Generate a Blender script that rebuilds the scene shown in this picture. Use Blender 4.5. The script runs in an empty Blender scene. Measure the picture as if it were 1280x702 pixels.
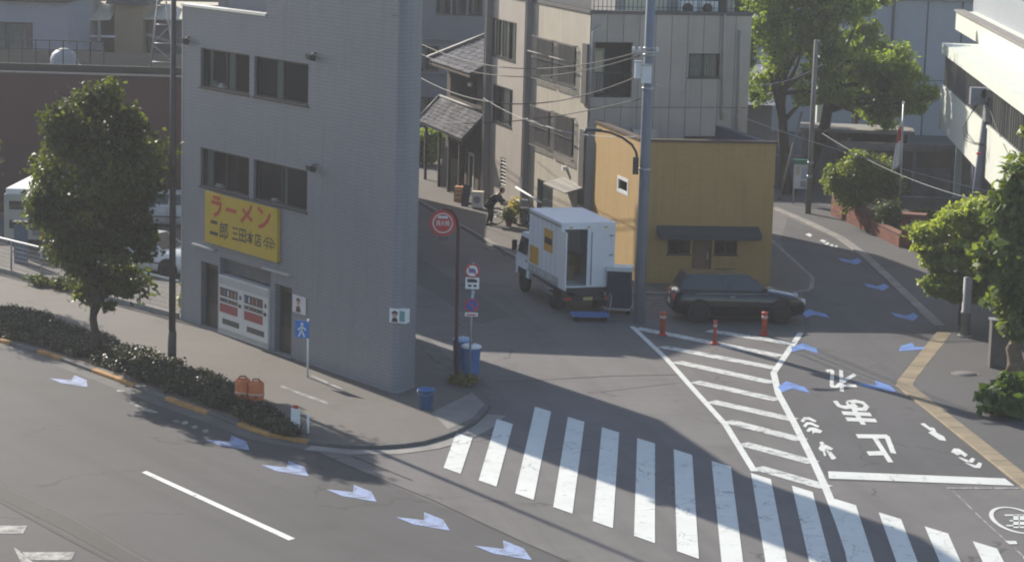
import bpy, bmesh, math, random
import numpy as np
from mathutils import Vector, Matrix
rad = math.radians
random.seed(7)
scene = bpy.context.scene
COL = scene.collection

# ------------------------------------------------------------------ camera
CAM_H, FPX, PITCH, ROLL = 14.0, 3000.0, rad(9.477), 0.028
_r0 = np.array([1., 0, 0]); _w = np.array([0, math.cos(PITCH), -math.sin(PITCH)]); _u0 = np.array([0, math.sin(PITCH), math.cos(PITCH)])
_R = math.cos(ROLL)*_r0 + math.sin(ROLL)*_u0
_U = math.cos(ROLL)*_u0 - math.sin(ROLL)*_r0
_C = np.array([0, 0, CAM_H])
cam = bpy.data.cameras.new('camera'); cam_ob = bpy.data.objects.new('camera', cam); COL.objects.link(cam_ob)
cam.sensor_width = 36.0; cam.sensor_fit = 'HORIZONTAL'; cam.lens = 36.0*FPX/1280.0
cam.clip_start = 0.5; cam.clip_end = 3000
cam_ob.matrix_world = Matrix(((_R[0], _U[0], -_w[0], 0), (_R[1], _U[1], -_w[1], 0), (_R[2], _U[2], -_w[2], CAM_H), (0, 0, 0, 1)))
scene.camera = cam_ob

# ------------------------------------------------------------------ light
SUN_AZ, SUN_EL = -33.6, 28.0            # degrees; azimuth clockwise from +Y
world = bpy.data.worlds.new('World'); scene.world = world; world.use_nodes = True
nt = world.node_tree; nt.nodes.clear()
sky = nt.nodes.new('ShaderNodeTexSky'); sky.sky_type = 'NISHITA'; sky.sun_disc = False
sky.sun_elevation = rad(SUN_EL); sky.sun_rotation = rad(SUN_AZ)
sky.air_density = 1.0; sky.dust_density = 1.0; sky.ozone_density = 1.2
bg = nt.nodes.new('ShaderNodeBackground'); bg.inputs['Strength'].default_value = 0.125
wo = nt.nodes.new('ShaderNodeOutputWorld')
nt.links.new(sky.outputs[0], bg.inputs[0]); nt.links.new(bg.outputs[0], wo.inputs[0])
sl = bpy.data.lights.new('sun', 'SUN'); sl.energy = 5.0; sl.angle = rad(0.55); sl.color = (1.0, 0.92, 0.80)
so = bpy.data.objects.new('sun', sl); COL.objects.link(so); so.location = (-30, 60, 40)
_sd = Vector((math.sin(rad(SUN_AZ))*math.cos(rad(SUN_EL)), math.cos(rad(SUN_AZ))*math.cos(rad(SUN_EL)), math.sin(rad(SUN_EL))))
so.rotation_euler = _sd.to_track_quat('Z', 'Y').to_euler()
scene.view_settings.view_transform = 'Standard'; scene.view_settings.look = 'None'
scene.view_settings.gamma = 1.0; scene.view_settings.use_curve_mapping = False
scene.view_settings.exposure = 0.6
scene.cycles.filter_width = 2.0

# ------------------------------------------------------------------ measuring helpers (a bearing taken from the viewpoint, met with a real plane)
def ray(x, y):
    d = _R*(x-640) + _U*(351-y) + _w*FPX
    return d/np.linalg.norm(d)
def G(x, y, z=0.0):
    d = ray(x, y); p = _C + d*((z-CAM_H)/d[2]); return (float(p[0]), float(p[1]), float(p[2]))
def azv(a): return np.array([math.sin(rad(a)), math.cos(rad(a)), 0.0])
class Frame:
    """vertical plane: origin o on the ground, s runs along bearing az_e, outward bearing az_n"""
    def __init__(f, o, az_e, az_n):
        f.o = np.array([o[0], o[1], 0.0]); f.e = azv(az_e); f.n = azv(az_n); f.az_e = az_e; f.az_n = az_n
    def pt(f, s, o, z):
        p = f.o + f.e*s + f.n*o; return (float(p[0]), float(p[1]), float(z))
    def px(f, x, y, o=0.0):
        d = ray(x, y); a = f.o + f.n*o; t = ((a-_C)@f.n)/(d@f.n); p = _C + d*t
        return float((p-a)@f.e), float(p[2])
    def s(f, x, y, o=0.0): return f.px(x, y, o)[0]
    def rect(f, x0, y0, x1, y1, o=0.0):
        """x0,y0 top-left pixel, x1,y1 bottom-right pixel -> s0,s1,z0,z1"""
        a = f.px(x0, y0, o); b = f.px(x1, y1, o)
        return min(a[0], b[0]), max(a[0], b[0]), min(a[1], b[1]), max(a[1], b[1])

# ------------------------------------------------------------------ materials
def _new(name):
    m = bpy.data.materials.new(name); m.use_nodes = True; n = m.node_tree; n.nodes.clear()
    out = n.nodes.new('ShaderNodeOutputMaterial'); b = n.nodes.new('ShaderNodeBsdfPrincipled')
    n.links.new(b.outputs[0], out.inputs[0]); return m, n, b, out
def _mix(n, fac, a, b, mode='MIX'):
    x = n.nodes.new('ShaderNodeMix'); x.data_type = 'RGBA'; x.blend_type = mode
    for s, v in ((0, fac), (6, a), (7, b)):
        if hasattr(v, 'is_linked') or isinstance(v, bpy.types.NodeSocket): n.links.new(v, x.inputs[s])
        elif s == 0: x.inputs[0].default_value = v
        else: x.inputs[s].default_value = (*v, 1)
    return x.outputs[2]
def _noise(n, vec, scale, detail=4, rough=0.6):
    t = n.nodes.new('ShaderNodeTexNoise'); t.inputs['Scale'].default_value = scale; t.inputs['Detail'].default_value = detail; t.inputs['Roughness'].default_value = rough
    n.links.new(vec, t.inputs['Vector']); return t.outputs[0]
def _ramp(n, fac, a, b):
    r = n.nodes.new('ShaderNodeMapRange'); r.inputs[1].default_value = a; r.inputs[2].default_value = b; n.links.new(fac, r.inputs[0]); return r.outputs[0]
def _vec(n, kind='Object', scale=(1, 1, 1)):
    tc = n.nodes.new('ShaderNodeTexCoord'); mp = n.nodes.new('ShaderNodeMapping'); mp.inputs['Scale'].default_value = scale
    n.links.new(tc.outputs[kind], mp.inputs[0]); return mp.outputs[0]
def _bump(n, b, h, strength, dist=0.01):
    bp = n.nodes.new('ShaderNodeBump'); bp.inputs['Strength'].default_value = strength; bp.inputs['Distance'].default_value = dist
    n.links.new(h, bp.inputs['Height']); n.links.new(bp.outputs[0], b.inputs['Normal'])
def mul(c, k): return tuple(min(1, max(0, v*k)) for v in c)
MATS = {}
def mat(name, col, rough=0.75, var=0.18, scale=2.5, bump=0.0, bscale=60, spec=0.3, metal=0.0, streak=0.0, streakcol=None, rnd=0.0, coat=0.0):
    if name in MATS: return MATS[name]
    m, n, b, out = _new(name); v = _vec(n)
    f1 = _ramp(n, _noise(n, v, scale, 5), 0.3, 0.7)
    c = _mix(n, f1, mul(col, 1-var), mul(col, 1+var))
    f2 = _ramp(n, _noise(n, v, scale*9, 3), 0.25, 0.75)
    c = _mix(n, _mul(n, f2, 0.5), c, mul(col, 1-var*0.8))
    if streak:
        vs = _vec(n, 'Object', (5, 5, 0.35)); fs = _ramp(n, _noise(n, vs, 1.3, 5, 0.7), 0.52, 0.75)
        c = _mix(n, _mul(n, fs, streak), c, streakcol or mul(col, 0.45))
    if rnd:
        oi = n.nodes.new('ShaderNodeObjectInfo'); rr = _ramp(n, oi.outputs['Random'], 0, 1)
        c = _mix(n, rr, _mix(n, 1.0, c, (1-rnd,)*3, 'MULTIPLY'), c)
    n.links.new(c, b.inputs['Base Color'])
    b.inputs['Roughness'].default_value = rough; b.inputs['Specular IOR Level'].default_value = spec; b.inputs['Metallic'].default_value = metal
    if coat: b.inputs['Coat Weight'].default_value = coat; b.inputs['Coat Roughness'].default_value = 0.05
    if bump: _bump(n, b, _noise(n, v, bscale, 4), bump)
    MATS[name] = m; return m
def _mul(n, a, k):
    x = n.nodes.new('ShaderNodeMath'); x.operation = 'MULTIPLY'; n.links.new(a, x.inputs[0])
    if isinstance(k, (int, float)): x.inputs[1].default_value = k
    else: n.links.new(k, x.inputs[1])
    return x.outputs[0]
def asphalt(name, col, patch=0.16, crack=0.5, tracks=None):
    m, n, b, out = _new(name); v = _vec(n)
    c = _mix(n, _ramp(n, _noise(n, v, 0.22, 6, 0.65), 0.35, 0.65), mul(col, 1-patch), mul(col, 1+patch))
    c = _mix(n, _mul(n, _ramp(n, _noise(n, v, 1.7, 6, 0.7), 0.45, 0.7), 0.35), c, mul(col, 0.68))
    g = _noise(n, v, 55, 2, 0.8); c = _mix(n, _mul(n, _ramp(n, g, 0.3, 0.75), 0.5), mul(col, 0.75) if False else c, mul(col, 1.5))
    # cracks
    vo = n.nodes.new('ShaderNodeTexVoronoi'); vo.feature = 'DISTANCE_TO_EDGE'; vo.inputs['Scale'].default_value = 0.16
    wv = n.nodes.new('ShaderNodeVectorMath'); wv.operation = 'ADD'
    nz = n.nodes.new('ShaderNodeTexNoise'); nz.inputs['Scale'].default_value = 1.3; nz.inputs['Detail'].default_value = 6; n.links.new(v, nz.inputs['Vector'])
    sc = n.nodes.new('ShaderNodeVectorMath'); sc.operation = 'SCALE'; sc.inputs['Scale'].default_value = 1.6; n.links.new(nz.outputs['Color'], sc.inputs[0])
    n.links.new(v, wv.inputs[0]); n.links.new(sc.outputs[0], wv.inputs[1]); n.links.new(wv.outputs[0], vo.inputs['Vector'])
    ck = _ramp(n, vo.outputs['Distance'], 0.012, 0.003)
    gate = _ramp(n, _noise(n, v, 0.35, 3), 0.5, 0.6)
    c = _mix(n, _mul(n, _mul(n, ck, gate), crack), c, mul(col, 0.35))
    if tracks is not None:   # polished and dirty wheel tracks along the traffic direction
        mp = n.nodes.new('ShaderNodeMapping'); mp.inputs['Rotation'].default_value = (0, 0, rad(tracks)); n.links.new(v, mp.inputs[0])
        m2 = n.nodes.new('ShaderNodeMapping'); m2.inputs['Scale'].default_value = (1.0, 0.035, 1); n.links.new(mp.outputs[0], m2.inputs[0])
        t1 = _noise(n, m2.outputs[0], 0.9, 4, 0.6)
        c = _mix(n, _mul(n, _ramp(n, t1, 0.5, 0.68), 0.5), c, mul(col, 0.66)); c = _mix(n, _mul(n, _ramp(n, t1, 0.45, 0.3), 0.35), c, mul(col, 1.3))
    # oil stains
    c = _mix(n, _mul(n, _ramp(n, _noise(n, v, 0.6, 2, 0.4), 0.66, 0.78), 0.4), c, mul(col, 0.5))
    n.links.new(c, b.inputs['Base Color']); b.inputs['Roughness'].default_value = 0.82; b.inputs['Specular IOR Level'].default_value = 0.35
    _bump(n, b, g, 0.35, 0.01); MATS[name] = m; return m
def paint(name, col, under, wear=0.45):
    """road paint worn through to the asphalt"""
    m, n, b, out = _new(name); v = _vec(n)
    a = _noise(n, v, 3.2, 8, 0.75); g = _noise(n, v, 40, 2, 0.8)
    w = n.nodes.new('ShaderNodeMath'); w.operation = 'ADD'; n.links.new(a, w.inputs[0]); n.links.new(_mul(n, g, 0.35), w.inputs[1])
    k = _ramp(n, w.outputs[0], 0.80-wear*0.22, 0.90-wear*0.12)
    c = _mix(n, _ramp(n, _noise(n, v, 0.9, 4), 0.3, 0.7), mul(col, 0.88), col)
    # tyre streaks and hairline cracks
    vo = n.nodes.new('ShaderNodeTexVoronoi'); vo.feature = 'DISTANCE_TO_EDGE'; vo.inputs['Scale'].default_value = 0.9
    nz = n.nodes.new('ShaderNodeTexNoise'); nz.inputs['Scale'].default_value = 2.0; nz.inputs['Detail'].default_value = 6; n.links.new(v, nz.inputs['Vector'])
    ad = n.nodes.new('ShaderNodeVectorMath'); ad.operation = 'ADD'; n.links.new(v, ad.inputs[0]); n.links.new(nz.outputs['Color'], ad.inputs[1]); n.links.new(ad.outputs[0], vo.inputs['Vector'])
    ck = _ramp(n, vo.outputs['Distance'], 0.016, 0.004); gate = _ramp(n, _noise(n, v, 0.5, 2), 0.48, 0.56)
    c = _mix(n, _mul(n, _mul(n, ck, gate), 0.8), c, mul(under, 1.3))
    c = _mix(n, k, c, under)
    n.links.new(c, b.inputs['Base Color']); b.inputs['Roughness'].default_value = 0.65; b.inputs['Specular IOR Level'].default_value = 0.35
    _bump(n, b, g, 0.2, 0.01); MATS[name] = m; return m
def bricks(name, c1, c2, mortar, bw, bh, msize=0.008, bump=0.4, offset=0.5, rough=0.7, streak=0.3, streakcol=None):
    m, n, b, out = _new(name); v = _vec(n, 'UV'); vo_ = _vec(n)
    t = n.nodes.new('ShaderNodeTexBrick'); t.inputs['Scale'].default_value = 1; t.inputs['Brick Width'].default_value = bw; t.inputs['Row Height'].default_value = bh
    t.inputs['Mortar Size'].default_value = msize; t.inputs['Mortar Smooth'].default_value = 0.3; t.offset = offset
    t.inputs['Color1'].default_value = (*c1, 1); t.inputs['Color2'].default_value = (*c2, 1); t.inputs['Mortar'].default_value = (*mortar, 1)
    n.links.new(v, t.inputs['Vector'])
    c = _mix(n, _mul(n, _ramp(n, _noise(n, vo_, 0.5, 5), 0.35, 0.7), 0.3), t.outputs['Color'], mul(c1, 0.75))
    vs = _vec(n, 'Object', (4, 4, 0.22)); fs = _ramp(n, _noise(n, vs, 1.1, 6, 0.7), 0.5, 0.75)
    c = _mix(n, _mul(n, fs, streak), c, streakcol or mul(c1, 0.55))
    n.links.new(c, b.inputs['Base Color']); b.inputs['Roughness'].default_value = rough
    inv = n.nodes.new('ShaderNodeMath'); inv.operation = 'SUBTRACT'; inv.inputs[0].default_value = 1; n.links.new(t.outputs['Fac'], inv.inputs[1])
    _bump(n, b, inv.outputs[0], bump, 0.01); MATS[name] = m; return m
def glass(name, tint=(0.90, 0.94, 0.95), gloss=0.22, rough=0.03):
    m, n, b, out = _new(name); n.nodes.remove(b)
    tr = n.nodes.new('ShaderNodeBsdfTransparent'); tr.inputs[0].default_value = (*tint, 1)
    gl = n.nodes.new('ShaderNodeBsdfGlossy'); gl.inputs['Roughness'].default_value = rough; gl.inputs[0].default_value = (0.14, 0.16, 0.19, 1)
    lw = n.nodes.new('ShaderNodeLayerWeight'); lw.inputs['Blend'].default_value = 0.5
    pw = n.nodes.new('ShaderNodeMath'); pw.operation = 'POWER'; pw.inputs[1].default_value = 4.0; n.links.new(lw.outputs['Facing'], pw.inputs[0])
    f = n.nodes.new('ShaderNodeMath'); f.operation = 'MULTIPLY_ADD'; f.inputs[1].default_value = 0.6; f.inputs[2].default_value = 0.05+gloss*0.2; f.use_clamp = True; n.links.new(pw.outputs[0], f.inputs[0])
    mx = n.nodes.new('ShaderNodeMixShader'); n.links.new(f.outputs[0], mx.inputs[0]); n.links.new(tr.outputs[0], mx.inputs[1]); n.links.new(gl.outputs[0], mx.inputs[2])
    n.links.new(mx.outputs[0], out.inputs[0]); MATS[name] = m; return m
def leafmat(name, dark, light, trans=0.35):
    m, n, b, out = _new(name); v = _vec(n)
    c = _mix(n, _ramp(n, _noise(n, v, 1.1, 3), 0.35, 0.65), dark, light)
    c = _mix(n, _mul(n, _ramp(n, _noise(n, v, 14, 2), 0.35, 0.7), 0.55), c, mul(light, 1.25))
    n.links.new(c, b.inputs['Base Color']); b.inputs['Roughness'].default_value = 0.5; b.inputs['Specular IOR Level'].default_value = 0.35
    tl = n.nodes.new('ShaderNodeBsdfTranslucent'); n.links.new(_mix(n, 1.0, c, (1.9, 1.9, 0.6), 'MULTIPLY'), tl.inputs[0])
    mx = n.nodes.new('ShaderNodeMixShader'); mx.inputs[0].default_value = trans
    n.links.new(b.outputs[0], mx.inputs[1]); n.links.new(tl.outputs[0], mx.inputs[2]); n.links.new(mx.outputs[0], out.inputs[0]); MATS[name] = m; return m

# ------------------------------------------------------------------ mesh builder
class MB:
    def __init__(s): s.v = []; s.f = []; s.sm = []
    def add(s, vs, fs, smooth=False):
        k = len(s.v); s.v += [tuple(map(float, p)) for p in vs]; s.f += [tuple(i+k for i in f) for f in fs]; s.sm += [smooth]*len(fs); return s
    def hexa(s, P):   # 8 points: bottom 4 (ccw), top 4
        return s.add(P, [(3, 2, 1, 0), (4, 5, 6, 7), (0, 1, 5, 4), (1, 2, 6, 5), (2, 3, 7, 6), (3, 0, 4, 7)])
    def box(s, x0, x1, y0, y1, z0, z1):
        return s.hexa([(x0, y0, z0), (x1, y0, z0), (x1, y1, z0), (x0, y1, z0), (x0, y0, z1), (x1, y0, z1), (x1, y1, z1), (x0, y1, z1)])
    def fbox(s, fr, s0, s1, o0, o1, z0, z1):
        q = [(s0, o0), (s1, o0), (s1, o1), (s0, o1)]
        P = [fr.pt(a, b, z0) for a, b in q] + [fr.pt(a, b, z1) for a, b in q]
        return s.hexa(P)
    def prism(s, poly, z0, z1, top=True, bottom=True):
        n = len(poly); a = sum(poly[i][0]*poly[(i+1) % n][1]-poly[(i+1) % n][0]*poly[i][1] for i in range(n))
        if a < 0: poly = poly[::-1]
        vs = [(p[0], p[1], z0) for p in poly] + [(p[0], p[1], z1) for p in poly]
        fs = [(i, (i+1) % n, (i+1) % n+n, i+n) for i in range(n)]
        if top: fs.append(tuple(range(n, 2*n)))
        if bottom: fs.append(tuple(range(n-1, -1, -1)))
        return s.add(vs, fs)
    def fprism(s, fr, poly, o0, o1):   # polygon in (s,z) extruded along the normal
        n = len(poly); vs = [fr.pt(a, o0, z) for a, z in poly] + [fr.pt(a, o1, z) for a, z in poly]
        return s.add(vs, [(i, (i+1) % n, (i+1) % n+n, i+n) for i in range(n)] + [tuple(range(n, 2*n)), tuple(range(n-1, -1, -1))])
    def sheet(s, poly, z):
        n = len(poly); a = sum(poly[i][0]*poly[(i+1) % n][1]-poly[(i+1) % n][0]*poly[i][1] for i in range(n))
        if a < 0: poly = poly[::-1]
        return s.add([(p[0], p[1], z) for p in poly], [tuple(range(n))])
    def tube(s, pts, r, n=8, caps=True):
        pts = [np.array(p, float) for p in pts]; rs = r if isinstance(r, (list, tuple)) else [r]*len(pts)
        vs = []; prev = None
        for i, p in enumerate(pts):
            t = pts[min(i+1, len(pts)-1)]-pts[max(i-1, 0)]; t = t/(np.linalg.norm(t)+1e-9)
            a = prev if prev is not None else (np.array([1., 0, 0]) if abs(t[0]) < 0.9 else np.array([0, 1., 0]))
            a = a-t*(a@t); a = a/np.linalg.norm(a); b = np.cross(t, a); prev = a
            for k in range(n):
                q = 2*math.pi*k/n; vs.append(p+(a*math.cos(q)+b*math.sin(q))*rs[i])
        fs = [(i*n+k, i*n+(k+1) % n, (i+1)*n+(k+1) % n, (i+1)*n+k) for i in range(len(pts)-1) for k in range(n)]
        s.add(vs, fs, True)
        if caps:
            k = len(s.v)-len(vs); s.f += [tuple(range(k+n-1, k-1, -1)), tuple(range(k+(len(pts)-1)*n, k+len(pts)*n))]; s.sm += [False, False]
        return s
    def lathe(s, c, prof, n=16, axis=None):
        ax = np.array(axis if axis is not None else (0, 0, 1), float); ax = ax/np.linalg.norm(ax)
        a = np.array([1., 0, 0]) if abs(ax[0]) < 0.9 else np.array([0, 1., 0]); a = a-ax*(a@ax); a /= np.linalg.norm(a); b = np.cross(ax, a); c = np.array(c, float)
        vs = [c+ax*h+(a*math.cos(2*math.pi*k/n)+b*math.sin(2*math.pi*k/n))*r for r, h in prof for k in range(n)]
        m = len(prof)
        fs = [(i*n+k, i*n+(k+1) % n, (i+1)*n+(k+1) % n, (i+1)*n+k) for i in range(m-1) for k in range(n)]
        s.add(vs, fs, True)
        k0 = len(s.v)-len(vs)
        if prof[0][0] > 1e-4: s.f.append(tuple(range(k0+n-1, k0-1, -1))); s.sm.append(False)
        if prof[-1][0] > 1e-4: s.f.append(tuple(range(k0+(m-1)*n, k0+m*n))); s.sm.append(False)
        return s
    def stroke(s, pts, w, z, thick=0.0):
        """flat painted stroke on the ground along world points, width w"""
        P = [np.array(p[:2], float) for p in pts]; L = []; Rr = []
        for i, p in enumerate(P):
            t = P[min(i+1, len(P)-1)]-P[max(i-1, 0)]; t = t/(np.linalg.norm(t)+1e-9); nn = np.array([-t[1], t[0]])
            L.append(p+nn*w/2); Rr.append(p-nn*w/2)
        for i in range(len(P)-1):
            q = [L[i], Rr[i], Rr[i+1], L[i+1]]; s.sheet([tuple(a) for a in q], z)
        return s
    def brush(s, pts, w, z, k=0.30):
        """lettering stroke stretched along the road: width w across, w/k along"""
        b = MB().stroke([(p[0], p[1]*k) for p in pts], w, z); return s.add([(x, y/k, zz) for x, y, zz in b.v], b.f)
    def mesh(s, name, origin=(0, 0, 0)):
        me = bpy.data.meshes.new(name); o = np.array(origin, float)
        me.from_pydata([tuple(np.array(p)-o) for p in s.v], [], s.f)
        me.polygons.foreach_set('use_smooth', s.sm)
        uv = me.uv_layers.new(name='UVMap'); data = np.zeros((len(me.loops), 2), np.float32)
        for p in me.polygons:
            nn = p.normal
            for li in p.loop_indices:
                w = s.v[me.loops[li].vertex_index]
                if abs(nn.z) > 0.7: data[li] = (w[0], w[1])
                else:
                    t = (-nn.y, nn.x); l = math.hypot(*t) or 1; data[li] = ((w[0]*t[0]+w[1]*t[1])/l, w[2])
        uv.data.foreach_set('uv', data.ravel()); me.update(); return me
ORG = {}
def tag(o, label=None, cat=None, group=None, kind=None):
    if label: o['label'] = label
    if cat: o['category'] = cat
    if group: o['group'] = group
    if kind: o['kind'] = kind
    return o
def thing(name, label, cat, loc, group=None):
    o = bpy.data.objects.new(name, None); COL.objects.link(o); o.location = loc; o.empty_display_size = 0.2
    tag(o, label, cat, group); ORG[o.name] = np.array(loc, float); return o
def part(name, mb, material, parent=None, label=None, kind=None):
    org = ORG[parent.name] if parent is not None else (0, 0, 0)
    me = mb.mesh(name, org) if isinstance(mb, MB) else mb
    if material is not None: me.materials.append(material)
    o = bpy.data.objects.new(name, me); COL.objects.link(o)
    if parent is not None: o.parent = parent
    ORG[o.name] = np.array(org, float)
    if label: o['label'] = label
    if kind: o['kind'] = kind
    return o
def solo(name, mb, material, label, cat, base, group=None):
    """a thing that is one mesh, with its origin at its base"""
    me = mb.mesh(name, base); me.materials.append(material); o = bpy.data.objects.new(name, me); COL.objects.link(o); o.location = base
    ORG[o.name] = np.array(base, float); return tag(o, label, cat, group)
def inst(name, me, loc, rotz, parent, scale=None):
    o = bpy.data.objects.new(name, me); COL.objects.link(o); o.parent = parent; org = ORG[parent.name] if parent is not None else np.zeros(3)
    o.location = tuple(np.array(loc, float)-org); o.rotation_euler = (0, 0, rotz)
    if scale: o.scale = scale
    return o
def struct(name, mb, material):
    o = part(name, mb, material); o['kind'] = 'structure'; return o
def copy_tree(src, loc, rotz=0.0, label=None):
    def rec(o, par):
        c = o.copy(); COL.objects.link(c); c.parent = par
        for ch in list(o.children): rec(ch, c)
        return c
    r = rec(src, None); r.location = loc; r.rotation_euler = (0, 0, rotz)
    if label: r['label'] = label
    return r
def cells(s0, s1, z0, z1, ops):
    """rectangle minus openings -> rectangles"""
    xs = sorted({s0, s1, *[min(max(o[k], s0), s1) for o in ops for k in (0, 1)]}); out = []
    for a, b in zip(xs, xs[1:]):
        if b-a < 1e-4: continue
        m = (a+b)/2; cuts = sorted((max(o[2], z0), min(o[3], z1)) for o in ops if o[0] < m < o[1] and o[3] > z0 and o[2] < z1); z = z0
        for c0, c1 in cuts:
            if c0-z > 1e-4: out.append((a, b, z, c0))
            z = max(z, c1)
        if z1-z > 1e-4: out.append((a, b, z, z1))
    return out
def wall(fr, s0, s1, z0, z1, ops, o0=-0.2, o1=0.0, mb=None):
    mb = mb or MB()
    for a, b, c, d in cells(s0, s1, z0, z1, ops): mb.fbox(fr, a, b, o0, o1, c, d)
    return mb
def window(parent, fr, r, o=-0.1, frame_m=None, pane_m=None, n=2, fw=0.045, sill=True, curtain=None, curtain_m=None, name='window'):
    s0, s1, z0, z1 = r
    mb = MB(); mb.fbox(fr, s0, s1, o, o+0.06, z0, z0+fw); mb.fbox(fr, s0, s1, o, o+0.06, z1-fw, z1)
    mb.fbox(fr, s0, s0+fw, o, o+0.06, z0+fw, z1-fw); mb.fbox(fr, s1-fw, s1, o, o+0.06, z0+fw, z1-fw)
    for i in range(1, n):
        c = s0+(s1-s0)*i/n; mb.fbox(fr, c-fw/2, c+fw/2, o, o+0.055, z0+fw, z1-fw)
    w = part(name, mb, frame_m, parent)
    for i in range(n):
        a = s0+(s1-s0)*i/n; b = s0+(s1-s0)*(i+1)/n
        part('pane', MB().add([fr.pt(a_, o+0.012+0.012*(i % 2), z_) for a_, z_ in ((a+fw*0.6, z0+fw*0.8), (b-fw*0.6, z0+fw*0.8), (b-fw*0.6, z1-fw*0.8), (a+fw*0.6, z1-fw*0.8))], [(0, 1, 2, 3)]), pane_m, w)
    if sill: part('sill', MB().fbox(fr, s0-0.04, s1+0.04, -0.02, 0.05, z0-0.05, z0-0.003), frame_m, w)
    for a, b in (curtain or []):
        mb = MB(); k = max(4, int((b-a)/0.05)); top = []; 
        for i in range(k):
            x0 = a+(b-a)*i/k; x1 = a+(b-a)*(i+1)/k; d0 = 0.025*(i % 2); d1 = 0.025*((i+1) % 2)
            mb.add([fr.pt(x0, o-0.02-d0, z0), fr.pt(x1, o-0.02-d1, z0), fr.pt(x1, o-0.02-d1, z1), fr.pt(x0, o-0.02-d0, z1)], [(0, 1, 2, 3)])
        part('curtain', mb, curtain_m, w)
    return w
def leaves(centers, n, size, seed, up=0.5, aspect=1.7, droop=0.0):
    """many small leaf faces spread through uneven clumps; centers: (x,y,z,rx,ry,rz,weight)"""
    rg = np.random.default_rng(seed); c = np.array(centers, float); w = c[:, 6]/c[:, 6].sum()
    k = rg.choice(len(c), n, p=w); d = rg.normal(size=(n, 3)); d /= np.linalg.norm(d, axis=1)[:, None]
    r = rg.random(n)**0.45; P = c[k, :3]+d*c[k, 3:6]*r[:, None]*(1+0.2*rg.normal(size=(n, 1)))
    nr = d*0.6+rg.normal(size=(n, 3))*0.7+np.array([0, 0, up]); nr /= np.linalg.norm(nr, axis=1)[:, None]
    t = rg.normal(size=(n, 3)); t[:, 2] -= droop; t -= nr*(t*nr).sum(1)[:, None]; t /= np.linalg.norm(t, axis=1)[:, None]; b = np.cross(nr, t)
    s = size*(0.6+0.8*rg.random((n, 1))); L = t*s*aspect/2; B = b*s/2
    V = np.stack([P-L, P-L*0.1+B+nr*s*0.12, P+L-nr*s*0.2, P-L*0.1-B+nr*s*0.12], 1).reshape(-1, 3)
    return V
def leaf_part(name, V, material, parent):
    org = ORG[parent.name] if parent is not None else np.zeros(3)
    n = len(V)//4; me = bpy.data.meshes.new(name); me.vertices.add(len(V)); me.vertices.foreach_set('co', (V-org).astype(np.float32).ravel())
    me.loops.add(4*n); me.polygons.add(n); me.loops.foreach_set('vertex_index', np.arange(4*n, dtype=np.int32))
    me.polygons.foreach_set('loop_start', np.arange(0, 4*n, 4, dtype=np.int32)); me.update(calc_edges=True)
    me.materials.append(material); o = bpy.data.objects.new(name, me); COL.objects.link(o); o.parent = parent; return o

# ------------------------------------------------------------------ palette
A_MAIN = asphalt('asphalt_main', (0.045, 0.044, 0.047), 0.22, 0.8, -36)
A_SIDE = asphalt('asphalt_side', (0.112, 0.105, 0.103), 0.24, 0.9, -12)
A_RIGHT = asphalt('asphalt_right', (0.070, 0.068, 0.071), 0.2, 0.6, -4)
A_WALK = asphalt('asphalt_walk', (0.075, 0.073, 0.074), 0.12, 0.3)
M_WALK = asphalt('sidewalk_surface', (0.098, 0.087, 0.077), 0.14, 0.4)
M_TAN = mat('tan_concrete', (0.29, 0.235, 0.155), 0.85, 0.22, 1.2, 0.3, 40, rnd=0.2)
M_CONC = mat('concrete', (0.26, 0.245, 0.225), 0.85, 0.22, 1.4, 0.3, 40, streak=0.3, rnd=0.15)
M_CONCD = mat('concrete_dark', (0.13, 0.125, 0.12), 0.85, 0.25, 1.4, 0.3, 40, rnd=0.2)
M_KYEL = mat('kerb_yellow', (0.42, 0.22, 0.07), 0.8, 0.3, 3, 0.2, 40)
P_WHITE = paint('road_paint_white', (0.64, 0.655, 0.62), (0.13, 0.125, 0.122), 0.16)
P_WORN = paint('road_paint_worn', (0.36, 0.355, 0.34), (0.08, 0.075, 0.07), 0.95)
P_WORN2 = paint('road_paint_rubbed', (0.60, 0.61, 0.58), (0.10, 0.096, 0.094), 0.6)
P_BLUE = paint('road_paint_blue', (0.13, 0.25, 0.58), (0.07, 0.07, 0.085), 0.5)
P_PALE = paint('road_paint_pale_blue', (0.27, 0.345, 0.55), (0.08, 0.08, 0.085), 0.65)
M_SOIL = mat('soil', (0.06, 0.045, 0.032), 0.95, 0.4, 6, 0.5, 40)
M_GALV = mat('galvanised_steel', (0.36, 0.37, 0.38), 0.45, 0.12, 6, 0.0, metal=0.6)
M_WHITE = mat('white_paint', (0.72, 0.73, 0.72), 0.5, 0.08, 3)
M_DARK = mat('dark_metal', (0.035, 0.036, 0.04), 0.5, 0.2, 6)
M_BLACK = mat('black_rubber', (0.018, 0.018, 0.019), 0.75, 0.2, 6)
M_GLASS = glass('window_glass')
M_FRAME = mat('aluminium_frame', (0.20, 0.20, 0.20), 0.45, 0.1, 6, metal=0.5)
M_FRAMED = mat('bronze_frame', (0.045, 0.042, 0.04), 0.45, 0.1, 6, metal=0.4)
M_CURT = mat('cream_curtain', (0.62, 0.58, 0.44), 0.9, 0.1, 4)
M_CURTD = mat('grey_curtain', (0.20, 0.20, 0.17), 0.9, 0.15, 4)
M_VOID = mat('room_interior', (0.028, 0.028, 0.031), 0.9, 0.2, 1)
M_BARK = mat('bark', (0.065, 0.05, 0.036), 0.95, 0.4, 5, 0.8, 20)
M_BARKL = mat('pale_bark', (0.16, 0.12, 0.08), 0.95, 0.35, 5, 0.8, 20)
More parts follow.
